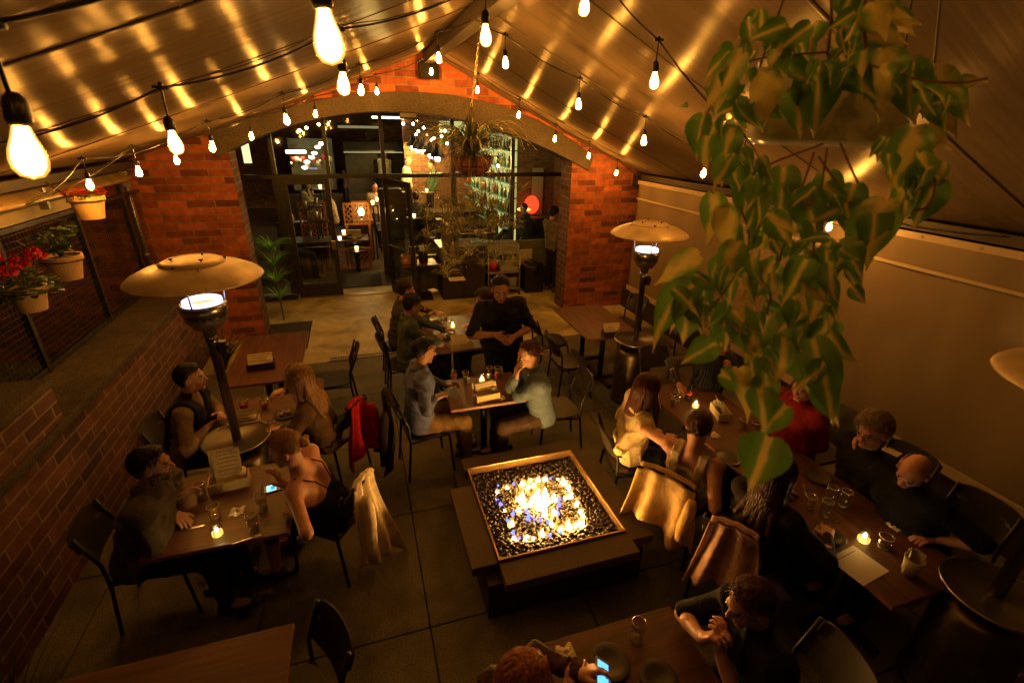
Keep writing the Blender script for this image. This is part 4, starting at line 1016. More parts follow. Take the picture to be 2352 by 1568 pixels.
for (u, y, w) in ((700, 13.4, 1.2), (905, 11.3, .5), (1040, 11.6, .7), (1240, 12.2, .6)):
    p = Yp(u, 560, y); t = empty('dark_cabinet', (p.x, y, 0), 'dark %s inside the dining room' % {700: 'booth back behind the closed glass door', 905: 'tall cabinet beside the open door', 1040: 'waiter station behind the spider plant', 1240: 'low cabinet under the red lantern'}[u], 'cabinet')
    MB().box2((p.x-w/2, y, 0), (p.x+w/2, y+.35, {700: .9, 905: 1.9, 1040: 1.15, 1240: 1.0}[u])).build('carcass', [mat('dark_wood', (.04, .02, .01), .45)], t, bevel=.01)
    for q in (-1, 1): MB().box((p.x+q*w/4, y-.012, .5), (w/2-.04, .02, .7)).build('door', [mat('cabinet_black', (.022, .018, .014), .45)], t, bevel=.004)
# ---------------------------------------------------------------- string lights
M_cable = mat('cable_black', (.010, .008, .007), .5)
M_sock = mat('socket_black', (.012, .010, .009), .35, var=.2)
M_bulb = emis('bulb_glow', (1.0, .46, .085), 330); M_bulbn = emis('bulb_glow_soft', (1.0, .46, .085), 20); M_bulbm = emis('bulb_glow_mid', (1.0, .46, .085), 64)
M_env = glass_pane('bulb_envelope', (1.0, .86, .60), .04)
_n = M_env.node_tree; _e = _n.nodes.new('ShaderNodeEmission'); _e.inputs[0].default_value = (1, .42, .07, 1); _e.inputs[1].default_value = .55  # bulb glass given its own faint emission as an orange halo fringe
_a = _n.nodes.new('ShaderNodeAddShader'); _o = [q for q in _n.nodes if q.type == 'OUTPUT_MATERIAL'][0]; _m = _o.inputs[0].links[0].from_socket; _n.links.new(_m, _a.inputs[0]); _n.links.new(_e.outputs[0], _a.inputs[1]); _n.links.new(_a.outputs[0], _o.inputs[0]); M_env.cycles.emission_sampling = 'NONE'
BR = [(.0, .0), (.012, -.0), (.014, -.008), (.018, -.022), (.026, -.045), (.0285, -.062), (.026, -.078), (.017, -.090), (.0, -.095)]
def string_light(label, pts, group=None, ends=None, tie=.0, drop=.145, seed=0, r=.0045, glow=None):
    """pts: bulb centres"""
    rr = random.Random(seed)
    t = empty('string_light', pts[len(pts)//2], label, 'string light', group)
    nodes = [p+Vector((0, 0, drop+.055)) for p in pts]
    full = ([ends[0]] if ends and ends[0] is not None else [])+nodes+([ends[1]] if ends and ends[1] is not None else [])
    cp = []
    for a, b_ in zip(full[:-1], full[1:]):
        L = (b_-a).length
        for k in range(10):
            q = k/10; cp.append(a.lerp(b_, q)+Vector((0, 0, -.045*L*4*q*(1-q))))
    cp.append(full[-1])
    b = MB(); b.tube(cp, r, 6); b.build('cable', [M_cable], t, smooth=True)
    b = MB() if r > .004 else MB(); b.tube([p+Vector((0, .012, .012+.006*math.sin(i*.9))) for i, p in enumerate(cp[::3]+[cp[-1]])], .0018, 4); b.build('guide_wire', [M_cable], t)
    for p, nd in zip(pts, nodes):
        top = p+Vector((0, 0, .048)); tilt = Matrix.Rotation(rr.uniform(-.10, .10), 3, 'X') @ Matrix.Rotation(rr.uniform(-.10, .10), 3, 'Y')
        b = MB(); b.lathe([(0, .052), (.010, .05), (.016, .042), (.0195, .03), (.0195, .004), (.017, -.004), (0, -.004)], top, 14, M=tilt)
        b.tube([top+Vector((0, 0, .045)), nd+Vector((0, 0, -.012)), nd], [.004, .004, .007], 6)
        b.tube([nd+Vector((-.028, 0, .0)), nd+Vector((.028, 0, .0))], .0085, 6)
        b.ico(nd+Vector((0, 0, .012)), .010, 1)
        s = b.build('socket', [M_sock], t, smooth=True)
        b = MB(); b.lathe(BR, top, 14, M=tilt); b.build('bulb', [M_env], s, smooth=True)
        b = MB(); b.lathe([(r_*.80 if z_ > -.04 else r_*.84, z_*.93-.002) for r_, z_ in BR], top, 10, M=tilt); b.build('filament_glow', [glow or M_bulb], s, smooth=True)
    return t
def ys(px, y): return [Yp(u, v, yy) for (u, v), yy in zip(px, y if isinstance(y, (list, tuple)) else [y]*len(px))]
string_light('black string light closest to the camera, with the two biggest glowing bulbs', ys([(70, 350), (750, 85)], [1.17, 1.12]), ends=(Yp(-330, 420, 1.2), Yp(1260, -260, 1.15)), seed=1, glow=M_bulbn)
string_light('added unseen string of bulbs behind the camera, to light the trailing plant', [Vector((-.6, .15, 3.50)), Vector((.25, .20, 3.72)), Vector((.95, .22, 3.86))], ends=(Vector((-1.6, .15, 3.35)), Vector((1.19, .22, 4.03))), seed=9, glow=emis('bulb_glow_added', (1.0, .46, .085), 58))  # out-of-view string added to brighten the trailing plant
string_light('string of bulbs crossing the whole roof, second closest to the camera', ys([(-60, 470), (400, 328), (790, 193), (1115, 82), (1343, 14), (1502, 186), (1700, 390)], [2.5, 2.45, 2.45, 2.5, 2.6, 2.75, 2.75]), ends=(Yp(-420, 560, 2.5), Yp(1960, 620, 2.8)), seed=2, glow=M_bulbm)
string_light('string of bulbs under the left slope about half way to the brick wall', ys([(319, 394), (488, 337), (657, 275), (830, 208), (1007, 134)], [5.2, 5.1, 5.0, 5.0, 5.0]), ends=(Yp(120, 446, 5.0), Yp(1085, 45, 4.9)), seed=3)
string_light('string of bulbs under the right slope from the ridge down to the curtain', ys([(1160, 145), (1328, 240), (1478, 323), (1617, 398)], [4.4, 4.3, 4.3, 4.3]), ends=(Yp(1090, 45, 4.5), Yp(1790, 500, 4.3)), seed=4)
string_light('string of small bulbs along the top of the brick wall right of the ridge', ys([(1097, 207), (1192, 264), (1275, 319), (1352, 358), (1416, 397)], [7.4]*5), ends=(Yp(1010, 125, 7.6), Yp(1475, 405, 7.7)), seed=5)
string_light('string of small bulbs along the arch left of the ridge down to the flower pots', ys([(207, 424), (405, 368), (578, 313), (725, 262), (866, 210), (991, 165)], [4.95, 6.0, 6.9, 7.3, 7.5, 7.6]), ends=(Yp(60, 470, 4.0), Yp(1030, 140, 7.7)), seed=6)
string_light('string of bulbs hanging behind the trailing leaves on the right slope', ys([(1890, 505), (2010, 600)], [2.9, 2.6]), ends=(Yp(1780, 430, 3.1), Yp(2200, 700, 2.3)), seed=7) if False else None
string_light('string with one glowing bulb half hidden behind the trailing plant beside the curtain', ys([(1905, 520)], [3.6]), ends=(Vector((4.6, 5.4, 2.46)), Vector((4.74, 2.4, 2.46))), seed=8)
# ---------------------------------------------------------------- fire pit
fp = empty('fire_pit', (1.17, 2.86, 0), 'square stone fire pit with burning flames on black lava pebbles', 'fire pit')
M_pit = concrete('pit_stone', (.085, .06, .04), (.13, .095, .065), False, (.6, .85), .35)
M_pitd = mat('pit_base', (.035, .025, .018), .8, var=.3)
xi0, xi1, yi0, yi1, zt = .68, 1.67, 2.345, 3.375, .40
wl_ = .19
for a, c in (((xi0-wl_, yi0, zt-.075), (xi0-.004, yi1-.20, zt)), ((xi0, yi0-wl_, zt-.078), (xi1+.01, yi0-.004, zt)), ((xi1+.004, yi0-.08, zt-.075), (xi1+wl_, yi1, zt)), ((xi0-.02, yi1+.004, zt-.075), (xi1+.12, yi1+wl_*.9, zt))):
    MB().box2(a, c).build('ledge', [M_pit], fp, bevel=.006)
MB().box2((xi0-.10, yi0-.10, 0), (xi1+.10, yi1+.12, zt-.08)).build('base', [M_pitd], fp)
b = MB(); w = .014
M_rim = mat('rim_metal', (.42, .26, .12), .30, metal=.85, var=.2)
b.box2((xi0, yi0, zt-.12), (xi0+w, yi1, zt+.022)); b.box2((xi1-w, yi0, zt-.12), (xi1, yi1, zt+.022)); b.box2((xi0+w, yi0, zt-.12), (xi1-w, yi0+w, zt+.022)); b.box2((xi0+w, yi1-w, zt-.12), (xi1-w, yi1, zt+.022))
b.build('rim', [M_rim], fp, bevel=.003)
MB().box2((xi0+w, yi0+w, .2), (xi1-w, yi1-w, zt-.075)).build('tray', [M_pitd], fp)
b = MB(); pr = random.Random(4)
n = 0; st = .0245; x = xi0+.03
while x < xi1-.025:
    y = yi0+.03
    while y < yi1-.025:
        for lay in (0, 1):
            if lay and pr.random() < .45: continue
            r0 = pr.uniform(.0105, .0175); M = Matrix.Rotation(pr.uniform(0, 6), 3, 'Z') @ Matrix.Rotation(pr.uniform(-.6, .6), 3, 'X')
            b.ico((x+pr.uniform(-.010, .010), y+pr.uniform(-.010, .010), zt-.068+lay*.014+pr.uniform(0, .007)), (r0*1.25, r0, r0*.75), 1, M=M, jit=.12)
        y += st
    x += st
b.build('pebble', [mat('lava_pebble', (.045, .034, .026), .42, var=.5, scale=26, detail=2)], fp, kind='stuff', smooth=True)
M_fw = emis('flame_white', (1.0, .48, .10), 190); M_fb = emis('flame_blue', (.25, .25, 1.0), 1.4); M_fy = emis('flame_yellow', (1.0, .44, .08), 12)
M_fs = bpy.data.materials.new('flame_soft'); M_fs.use_nodes = True; _n = M_fs.node_tree; _n.nodes.clear(); _t = _n.nodes.new('ShaderNodeBsdfTransparent'); _e = _n.nodes.new('ShaderNodeEmission'); _e.inputs[0].default_value = (1, .42, .05, 1); _e.inputs[1].default_value = 1.5; _x = _n.nodes.new('ShaderNodeMixShader'); _x.inputs[0].default_value = .28; _o = _n.nodes.new('ShaderNodeOutputMaterial'); _n.links.new(_t.outputs[0], _x.inputs[1]); _n.links.new(_e.outputs[0], _x.inputs[2]); _n.links.new(_x.outputs[0], _o.inputs[0]); M_fs.cycles.emission_sampling = 'NONE'
fl = [(460, 525, 'b', .03), (447, 585, 'w', .025), (443, 655, 'b', .03), (480, 695, 'b', .04), (510, 760, 'w', .02), (540, 540, 'w', .035), (605, 505, 'b', .03), (690, 500, 'w', .06), (770, 470, 'w', .03), (840, 467, 'w', .035), (905, 460, 'w', .035), (955, 452, 'b', .025), (1020, 460, 'w', .02), (1080, 485, 'w', .07), (1130, 540, 'w', .05), (1125, 575, 'b', .03), (1150, 620, 'w', .06), (1105, 635, 'w', .04), (1210, 700, 'w', .05), (1245, 765, 'w', .04), (1268, 825, 'w', .035), (1265, 890, 'w', .06), (1205, 900, 'w', .05), (1235, 880, 'w', .05), (1130, 905, 'w', .09), (1055, 935, 'w', .06), (1055, 965, 'b', .03), (950, 990, 'b', .035), (880, 975, 'w', .06), (790, 1025, 'w', .035), (715, 1045, 'w', .03), (733, 1010, 'w', .02), (655, 1020, 'b', .03), (612, 1030, 'w', .03), (600, 970, 'b', .04), (590, 890, 'w', .055), (545, 850, 'b', .045), (600, 790, 'b', .05), (650, 755, 'w', .035), (745, 540, 'w', .05), (795, 525, 'w', .045), (690, 640, 'w', .10), (700, 700, 'w', .08), (760, 700, 'w', .07), (830, 620, 'w', .13), (850, 680, 'w', .12), (905, 610, 'w', .12), (890, 700, 'w', .12), (930, 660, 'w', .10), (830, 720, 'w', .08), (905, 790, 'w', .09), (990, 640, 'w', .07), (1035, 650, 'b', .07), (1040, 705, 'b', .05), (1030, 780, 'b', .06), (990, 775, 'w', .06), (745, 790, 'b', .05), (745, 830, 'b', .06), (800, 835, 'b', .04), (860, 845, 'b', .05), (935, 870, 'b', .04), (970, 890, 'w', .06), (720, 760, 'b', .04), (650, 650, 'w', .05), (790, 650, 'w', .07), (870, 740, 'w', .07)]
fr_ = random.Random(3)
for (u, v, k, hgt) in fl:
    U_, V_ = (1100+u*.2551)*.9408, (1050+v*.2551)*.9408
    c = G(U_, V_, zt-.05+hgt*.42); c.z = zt-.058
    hgt *= .86; b = MB(); rr = .010+hgt*.14; ph = fr_.uniform(0, 6)
    prof = [(0, 0), (.7, .05), (1, .2), (.9, .42), (.55, .7), (.2, .9), (0, 1)]
    vs = []; n = 8
    sx_, sy_ = fr_.uniform(.8, 1.3), fr_.uniform(.7, 1.1)
    for (a, z) in prof:
        for q in range(n):
            an = 2*PI*q/n; w_ = 1+.22*math.sin(3*an+ph+z*4)
            vs.append((c.x+rr*a*w_*math.cos(an)*sx_+.25*rr*math.sin(z*5+ph)*z*2, c.y+rr*a*w_*math.sin(an)*sy_+.3*rr*math.cos(z*4+ph)*z*2, c.z+hgt*1.15*z))
    fs = [(i*n+q, i*n+(q+1) % n, (i+1)*n+(q+1) % n, (i+1)*n+q) for i in range(len(prof)-1) for q in range(n)]
    b.add(vs, fs); o = b.build('flame', [{'w': M_fw, 'b': M_fb, 'y': M_fy}[k]], fp, smooth=True)
    if k == 'b': o['label'] = 'small blue flame'
    if k == 'w' and hgt > .03:      # soft outer tongue round the bright core
        b = MB(); H2 = hgt*1.9; vs = []; R2 = rr*1.45
        for (a, z) in prof:
            for q in range(n):
                an = 2*PI*q/n; w_ = 1+.3*math.sin(2*an+ph+z*6); vs.append((c.x+R2*a*w_*math.cos(an)*sx_+.7*rr*math.sin(z*4+ph)*z*2, c.y+R2*a*w_*math.sin(an)*sy_+.6*rr*math.cos(z*3+ph)*z*2, c.z+H2*z))
        b.add(vs, fs); b.build('outer_flame', [M_fs], o, smooth=True)
# ---------------------------------------------------------------- patio heaters
M_hood = mat('heater_hood', (.46, .345, .215), .42, metal=.15, var=.22, scale=7, bump=.12, bscale=14)
M_tank = mat('heater_bronze', (.16, .125, .085), .34, metal=.85, var=.25, scale=9, bump=.15, bscale=25)
M_pole = mat('heater_pole', (.22, .19, .14), .22, metal=1, var=.2, scale=9)
M_burn = emis('burner_glow', (.72, .66, 1.0), 2.6); M_burn2 = emis('burner_warm', (1.0, .45, .12), 1.3)
def heater(label, x, y, lit, hz=2.16, col=None, rz=0):
    t = empty('patio_heater', (x, y, 0), label, 'heater', 'patio heaters', rz=rz)
    L = dict(local=True, smooth=True)
    MB().lathe([(0, 0), (.235, 0), (.235, .05), (.225, .07), (.222, .075), (.222, .60), (.212, .62), (.215, .635), (.205, .65), (.208, .665), (.19, .69), (.15, .715), (0, .72)], n=40).build('tank_cover', [M_tank], t, **L)
    MB().box((.05, -.222, .42), (.05, .01, .02)).build('badge', [M_steel], t, local=True)
    MB().lathe([(0, .80), (.235, .80), (.245, .805), (.252, .82), (.247, .83), (.238, .822), (.232, .812), (0, .812)], n=48).build('ring_table', [mat('ring_grey', (.13, .115, .10), .35, metal=.6, var=.2), ], t, **L)
    MB().lathe([(.243, .826), (.252, .831), (.2565, .822), (.252, .808), (.243, .812), (.243, .826)], n=48).build('table_rim', [M_steel], t, **L)
    MB().lathe([(.035, .72), (.035, .80)], n=16).build('neck', [M_pole], t, **L)
    MB().lathe([(.034, .81), (.034, hz-.60), (.040, hz-.60), (.042, hz-.51), (.034, hz-.51)], n=24).build('pole', [M_pole], t, **L)
    MB().lathe([(0, hz-.52), (.045, hz-.52), (.05, hz-.46), (.10, hz-.445), (.125, hz-.40), (.136, hz-.39), (.136, hz-.33), (.15, hz-.325), (.153, hz-.285), (.148, hz-.265), (.138, hz-.262), (.13, hz-.28), (.02, hz-.30)], n=40).build('burner_head', [M_steel], t, **L)
    b = MB()
    for k in range(22): a = 2*PI*k/22; b.box((.137*math.cos(a), .137*math.sin(a), hz-.36), (.004, .018, .012), rz=a)
    b.build('vent_band', [M_black], t, local=True, kind='stuff')
    hd = MB(); hd.box((.06, 0, hz-.62), (.05, .05, .10)); hd.box((.09, 0, hz-.62), (.02, .03, .03)); hd.build('valve', [M_black], t, local=True)
    if lit:
        b = MB(); b.lathe([(.112, hz-.285), (.124, hz-.280), (.126, hz-.240), (.118, hz-.236)], n=40); e = b.build('burner_screen', [M_burn], t, **L)
        MB().lathe([(.0, hz-.286), (.110, hz-.284)], n=30).build('heat_plate', [M_burn2], t, **L)
    for k in range(3):
        a = k*2*PI/3+.3; MB().tube([(.145*math.cos(a), .145*math.sin(a), hz-.27), (.16*math.cos(a), .16*math.sin(a), hz+.0)], .006, 6).build('stay', [M_steel], t, **L)
    prof = [(.0, hz+.052), (.15, hz+.050), (.20, hz+.030), (.215, hz+.026), (.31, hz-.002), (.395, hz-.045), (.425, hz-.072), (.43, hz-.082), (.424, hz-.082), (.39, hz-.052), (.30, hz-.012), (.20, hz+.016), (.15, hz+.038), (0, hz+.04)]
    MB().lathe(prof, n=64).build('hood', [M_hood], t, **L)
    MB().lathe([(.155, hz+.051), (.165, hz+.054), (.205, hz+.034), (.2, hz+.029)], n=48).build('hood_collar', [M_hood], t, **L)
    b = MB()
    for k in range(3):
        a = k*2*PI/3+.9; b.bar((.21*math.cos(a), .21*math.sin(a), hz+.032), (.42*math.cos(a), .42*math.sin(a), hz-.065), .006, .006)
    b.build('hood_seam', [mat('seam_dark', (.12, .08, .05), .5)], t, local=True)
    for k in range(6):
        a = k*PI/3+.2; r = .12 if k % 2 else .20; b = MB(); z = hz+(.052 if k % 2 else .036)
        b.tube([(r*math.cos(a), r*math.sin(a), z), (r*math.cos(a), r*math.sin(a), z+.014)], .006, 6); b.box((r*math.cos(a), r*math.sin(a), z+.014), (.03, .006, .008), rz=a+1)
        b.build('wing_nut', [M_black], t, local=True)
    return t
heater('large lit patio heater standing in the left foreground between the two couples', -1.13, 3.78, True, hz=2.24)
heater('lit patio heater standing by the right brick pier near the empty table', 3.09, 4.72, True, hz=2.18)
heater('unlit patio heater in the dark bottom right corner, cut by the frame', 3.19, 1.0, False, hz=2.2)
# ---------------------------------------------------------------- tables and chairs
def wood(name, c0, c1, axis=0):
    M = bpy.data.materials.new(name); M.use_nodes = True; n = M.node_tree.nodes; l = M.node_tree.links; p = n['Principled BSDF']
    g = n.new('ShaderNodeNewGeometry'); mp = n.new('ShaderNodeMapping'); mp.inputs['Scale'].default_value = (26, 1.6, 10) if axis else (1.6, 26, 10); l.new(g.outputs['Position'], mp.inputs[0])
    nz = n.new('ShaderNodeTexNoise'); nz.inputs['Scale'].default_value = 1.4; nz.inputs['Detail'].default_value = 7; nz.inputs['Distortion'].default_value = .7; l.new(mp.outputs[0], nz.inputs['Vector'])
    cr = n.new('ShaderNodeValToRGB'); cr.color_ramp.elements[0].position = .32; cr.color_ramp.elements[1].position = .68
    cr.color_ramp.elements[0].color = tuple(c0)+(1,); cr.color_ramp.elements[1].color = tuple(c1)+(1,); l.new(nz.outputs['Fac'], cr.inputs[0]); l.new(cr.outputs[0], p.inputs['Base Color'])
    p.inputs['Roughness'].default_value = .46
    b_ = n.new('ShaderNodeBump'); b_.inputs['Strength'].default_value = .12; b_.inputs['Distance'].default_value = .003; l.new(nz.outputs['Fac'], b_.inputs['Height']); l.new(b_.outputs[0], p.inputs['Normal'])
    return M
M_wx = wood('table_wood_x', (.060, .024, .012), (.145, .058, .027)); M_wy = wood('table_wood_y', (.060, .024, .012), (.145, .058, .027), 1)
M_edge = mat('table_edge', (.24, .085, .03), .45, var=.25, scale=20)
def table(label, x0, x1, y0, y1, group=None, n=1, along=0, ped=1):
    t = empty('table', ((x0+x1)/2, (y0+y1)/2, 0), label, 'table', group)
    MB().box2((x0, y0, .722), (x1, y1, .75)).build('tabletop', [M_wy if along else M_wx], t, bevel=.003)
    b = MB(); e = .002
    b.box2((x0-e, y0-e, .7225), (x1+e, y0, .7485)); b.box2((x0-e, y1, .7225), (x1+e, y1+e, .7485)); b.box2((x0-e, y0, .7225), (x0, y1, .7485)); b.box2((x1, y0, .7225), (x1+e, y1, .7485))
    b.build('edge_band', [M_edge], t)
    for k in range(ped):
        cy = y0+(y1-y0)*(k+.5)/ped; cx = (x0+x1)/2
        b = MB(); b.tube([(cx, cy, .03), (cx, cy, .72)], .036, 14); b.build('column', [M_black], t, smooth=True)
        b = MB()
        for a in (.0, PI/2): b.box((cx, cy, .03), (.62, .065, .03), rz=a); 
        for a in (0, 1, 2, 3): b.box((cx+.29*math.cos(a*PI/2), cy+.29*math.sin(a*PI/2), .0095), (.05, .05, .017))
        b.build('base', [M_black], t, bevel=.004)
        b = MB(); b.box((cx, cy, .712), (.45, .06, .018)); b.box((cx, cy, .700), (.06, .40, .006)); b.build('top_plate', [M_black], t)
    return t
table('small square wooden table between the man in blue and the woman in denim', .64, 1.40, 3.83, 4.42)
table('wooden table behind the standing waitress, near the glass front', .62, 1.36, 5.12, 6.26, ped=2)
table('empty wooden table with a dark caddy by the left brick pier', -1.49, -.76, 4.86, 6.2, along=1, ped=2)
table('wooden table with red drinks between the man in a vest and long haired woman', -1.46, -.68, 3.98, 4.55)
table('wooden table in the left foreground with a candle and a lit phone', -1.47, -.64, 2.66, 3.44, ped=1)
table('empty wooden table by the right brick pier in front of a heater', 2.60, 3.34, 5.0, 6.2, along=1, ped=2)
table('long wooden table on the right where six people sit', 2.62, 3.30, 1.14, 3.72, along=1, ped=3)
table('wooden table at the bottom edge with a dark plate and a glass', .66, 1.42, .72, 1.50, ped=1)
table('dark empty table in the bottom left corner', -1.66, -.55, 1.15, 1.98, ped=1)
# seam between the two boards of the bottom table is real: two leaves
M_seat = mat('chair_panel', (.022, .016, .012), .42, var=.3, scale=9)
ch0 = empty('chair', (0, 0, 0), 'x', 'chair', 'black cafe chairs')
def build_chair(t):
    L = dict(local=True)
    b = MB(); P_ = []
    n = 24
    for k in range(n):
        a = 2*PI*k/n; r = 1/((abs(math.cos(a))**4+abs(math.sin(a))**4)**.25); P_.append((.205*r*math.cos(a), .205*r*math.sin(a)))
    b.prism(P_, 'z', .445, .462); b.build('seat', [M_seat], t, local=True, bevel=.004)
    # backrest: curved panel at y=-.2 (chair faces +y)
    b = MB(); nu, nv_ = 14, 6
    def fn(u, v, o):
        x = (u-.5)*.40; z = .60+.25*v; ed = (abs(u-.5)*2)**4*.035
        y = -.225-.035*(1-(abs(u-.5)*2)**2)-.09*(v-.2)+o
        z = z-(ed if v > .5 else -ed)
        return Vector((x, y, z))
    vs = [fn(i/nu, j/nv_, o) for o in (0, -.012) for i in range(nu+1) for j in range(nv_+1)]
    N = (nu+1)*(nv_+1); I = lambda i, j, o: o*N+i*(nv_+1)+j; fs = []
    for i in range(nu):
        for j in range(nv_): fs += [(I(i, j, 0), I(i+1, j, 0), I(i+1, j+1, 0), I(i, j+1, 0)), (I(i, j, 1), I(i, j+1, 1), I(i+1, j+1, 1), I(i+1, j, 1))]
    for i in range(nu): fs += [(I(i, 0, 0), I(i, 0, 1), I(i+1, 0, 1), I(i+1, 0, 0)), (I(i, nv_, 0), I(i+1, nv_, 0), I(i+1, nv_, 1), I(i, nv_, 1))]
    for j in range(nv_): fs += [(I(0, j, 0), I(0, j+1, 0), I(0, j+1, 1), I(0, j, 1)), (I(nu, j, 0), I(nu, j, 1), I(nu, j+1, 1), I(nu, j+1, 0))]
    b.add(vs, fs); b.build('backrest', [M_seat], t, local=True, smooth=False)
    for s in (-1, 1):
        b = MB(); b.tube([(s*.175, .17, .44), (s*.185, .185, .40), (s*.205, .215, 0)], .0125, 8); b.build('leg', [M_black], t, local=True, smooth=True)
        b = MB(); b.tube([(s*.205, -.245, 0), (s*.196, -.20, .42), (s*.192, -.205, .60), (s*.188, -.285, .84)], .0125, 8); b.build('leg', [M_black], t, local=True, smooth=True)
        b = MB(); b.tube([(s*.19, -.195, .425), (s*.178, .17, .425)], .010, 8); b.build('side_rail', [M_black], t, local=True, smooth=True)
    b = MB(); b.tube([(-.178, .17, .425), (.178, .17, .425)], .010, 8); b.tube([(-.19, -.195, .425), (.19, -.195, .425)], .010, 8); b.build('cross_rail', [M_black], t, local=True, smooth=True)
build_chair(ch0)
first_chair = [True]
def chair(label, x, y, face):
    """face: direction the sitter looks, degrees"""
    rz = math.radians(face-90)
    if first_chair[0]:
        first_chair[0] = False; ch0.location = (x, y, 0); ch0.rotation_euler = (0, 0, rz); ch0['label'] = label; return ch0
    return copy_tree(ch0, None, (x, y, 0), rz, label)
chair('black chair of the man in the olive blazer, back to the left wall', -1.58, 3.06, 5)
chair('black chair of the man in the dark vest beside the low wall', -1.58, 4.20, 0)
c_red = chair('black chair under the long haired woman with a red jacket over its back', -.46, 4.22, 140)
c_cream = chair('black chair under the bare backed woman with a cream jacket over its back', -.44, 3.10, 146)
c_blue = chair('black chair of the man in the blue shirt with a dark coat on its back', .42, 4.08, 8)
chair('black chair of the woman in the denim jacket, its back facing the heater', 1.80, 4.05, 172)
chair('black chair of the person in the teal denim jacket near the glass front', .38, 5.56, 0)
chair('black chair of the far person in grey at the table by the glass front', .36, 6.12, 0)
chair('empty black chair right of the empty left table, nearest the drain', -.48, 5.35, 180)
chair('empty black chair at the left side of the right empty table, farther one', 2.40, 5.75, 0)
chair('empty black chair at the left side of the right empty table, nearer one', 2.40, 5.05, 0)
chair('empty black chair behind the right empty table by the brick pier', 3.72, 6.1, 190)
chair('empty black chair behind the right heater next to the curtain', 3.78, 5.3, 180)
chair('black chair of the smiling woman with long brown hair', 2.12, 3.05, 350)
c_tan = chair('black chair under the woman in the white top with an orange lit jacket over it', 2.24, 2.52, 32)
c_pink = chair('black chair with a pink cloth over its back at the long table', 2.34, 1.98, 36)
chair('black chair of the person in the dark red shirt by the curtain', 3.82, 2.72, 180)
chair('black chair of the older woman with short hair by the curtain', 3.80, 2.08, 180)
chair('black chair of the older man in black in the right corner', 3.72, 1.52, 180)
chair('black chair at the far end of the long table under the bald man', 3.15, 4.12, 270)
chair('black chair of the man in the black T-shirt at the bottom table', 1.78, 1.02, 170)
chair('black chair with its back turned to the camera at the bottom left table', -.60, 1.72, 205)
# ---------------------------------------------------------------- things on the tables
M_glass = mat('glass', (1, 1, 1), .03, trans=1.0, spec=.5)
M_gthin = glass_pane('thin_glass', (.93, .93, .9), .10)
M_water = mat('water', (.95, .93, .85), .02, trans=1.0)
def tumbler(label, p, r=.036, hgt=.125, fill=None, group='water glasses', straw=False, z=.7505):
    p = Vector((p[0], p[1], z)); t = empty('glass', p, label, 'glass', group)
    MB().lathe([(0, .001), (r*.86, .001), (r*.88, .012), (r, hgt), (r-.0025, hgt), (r*.85, .014), (0, .012)], p, 20).build('tumbler', [M_gthin], t, smooth=True)
    MB().lathe([(r*.98, hgt-.001), (r*1.02, hgt+.001), (r*.95, hgt+.002)], p, 20).build('lip', [mat('glass_lip', (.7, .62, .5), .1, spec=1)], t, smooth=True)
    MB().lathe([(0, .002), (r*.8, .002), (r*.84, .010), (0, .009)], p, 16).build('foot', [mat('glass_foot', (.5, .45, .36), .06, spec=1, metal=.5)], t, smooth=True)
    if fill:
        MB().lathe([(0, .013), (r*.84, .013), (r*.84+(r*.12)*fill[1], .012+(hgt-.03)*fill[1]), (0, .012+(hgt-.03)*fill[1])], p, 16).build('drink', [fill[0]], t, smooth=False)
        b = MB()
        for k in range(3): b.box(p+Vector((random.uniform(-.012, .012), random.uniform(-.012, .012), .012+(hgt-.03)*fill[1])), (.022, .022, .018), M=Matrix.Rotation(random.uniform(0, 3), 3, 'Z') @ Matrix.Rotation(.5, 3, 'X'))
        b.build('ice', [mat('ice', (.75, .68, .55), .15, spec=.8)], t)
    if straw: b = MB(); b.tube([p+Vector((-.02, 0, .02)), p+Vector((.035, .01, hgt+.09))], .0032, 6); b.build('straw', [straw], t, smooth=True)
    return t
D_water = mat('drink_water', (.30, .26, .18), .06, spec=.8); D_red = mat('drink_red', (.35, .015, .012), .1, spec=.8); D_amber = mat('drink_amber', (.34, .14, .03), .1, spec=.8); D_lemon = mat('drink_lemon', (.5, .36, .12), .1, spec=.8)
def candle(label, p, z=.7505, r=.034, hgt=.10, s=1):
    p = Vector((p[0], p[1], z)); t = empty('candle', p, label, 'candle', 'candles on the tables')
    MB().lathe([(0, .001), (r*.9, .001), (r, .01), (r, hgt), (r-.003, hgt), (r-.003, .012), (0, .01)], p, 20).build('jar', [M_gthin], t, smooth=True)
    MB().lathe([(0, .012), (r*.88, .012), (r*.88, .038), (0, .035)], p, 18).build('wax', [emis('wax_glow', (1, .60, .12), 3.2)], t, smooth=True)
    MB().lathe([(0, .036), (.009, .042), (.011, .05), (.006, .066), (0, .078)], p, 10).build('flame', [emis('candle_flame', (1, .62, .2), 130)], t, smooth=True)
    return t
M_card = mat('menu_card', (.78, .64, .38), .7, var=.08, scale=20); M_paper = mat('paper', (.62, .52, .36), .7, var=.06, scale=10); M_ink = mat('ink', (.05, .03, .02), .8)
M_boxd = mat('caddy_dark', (.03, .022, .018), .5); M_boxt = mat('caddy_tan', (.62, .47, .22), .6, var=.15, scale=30)
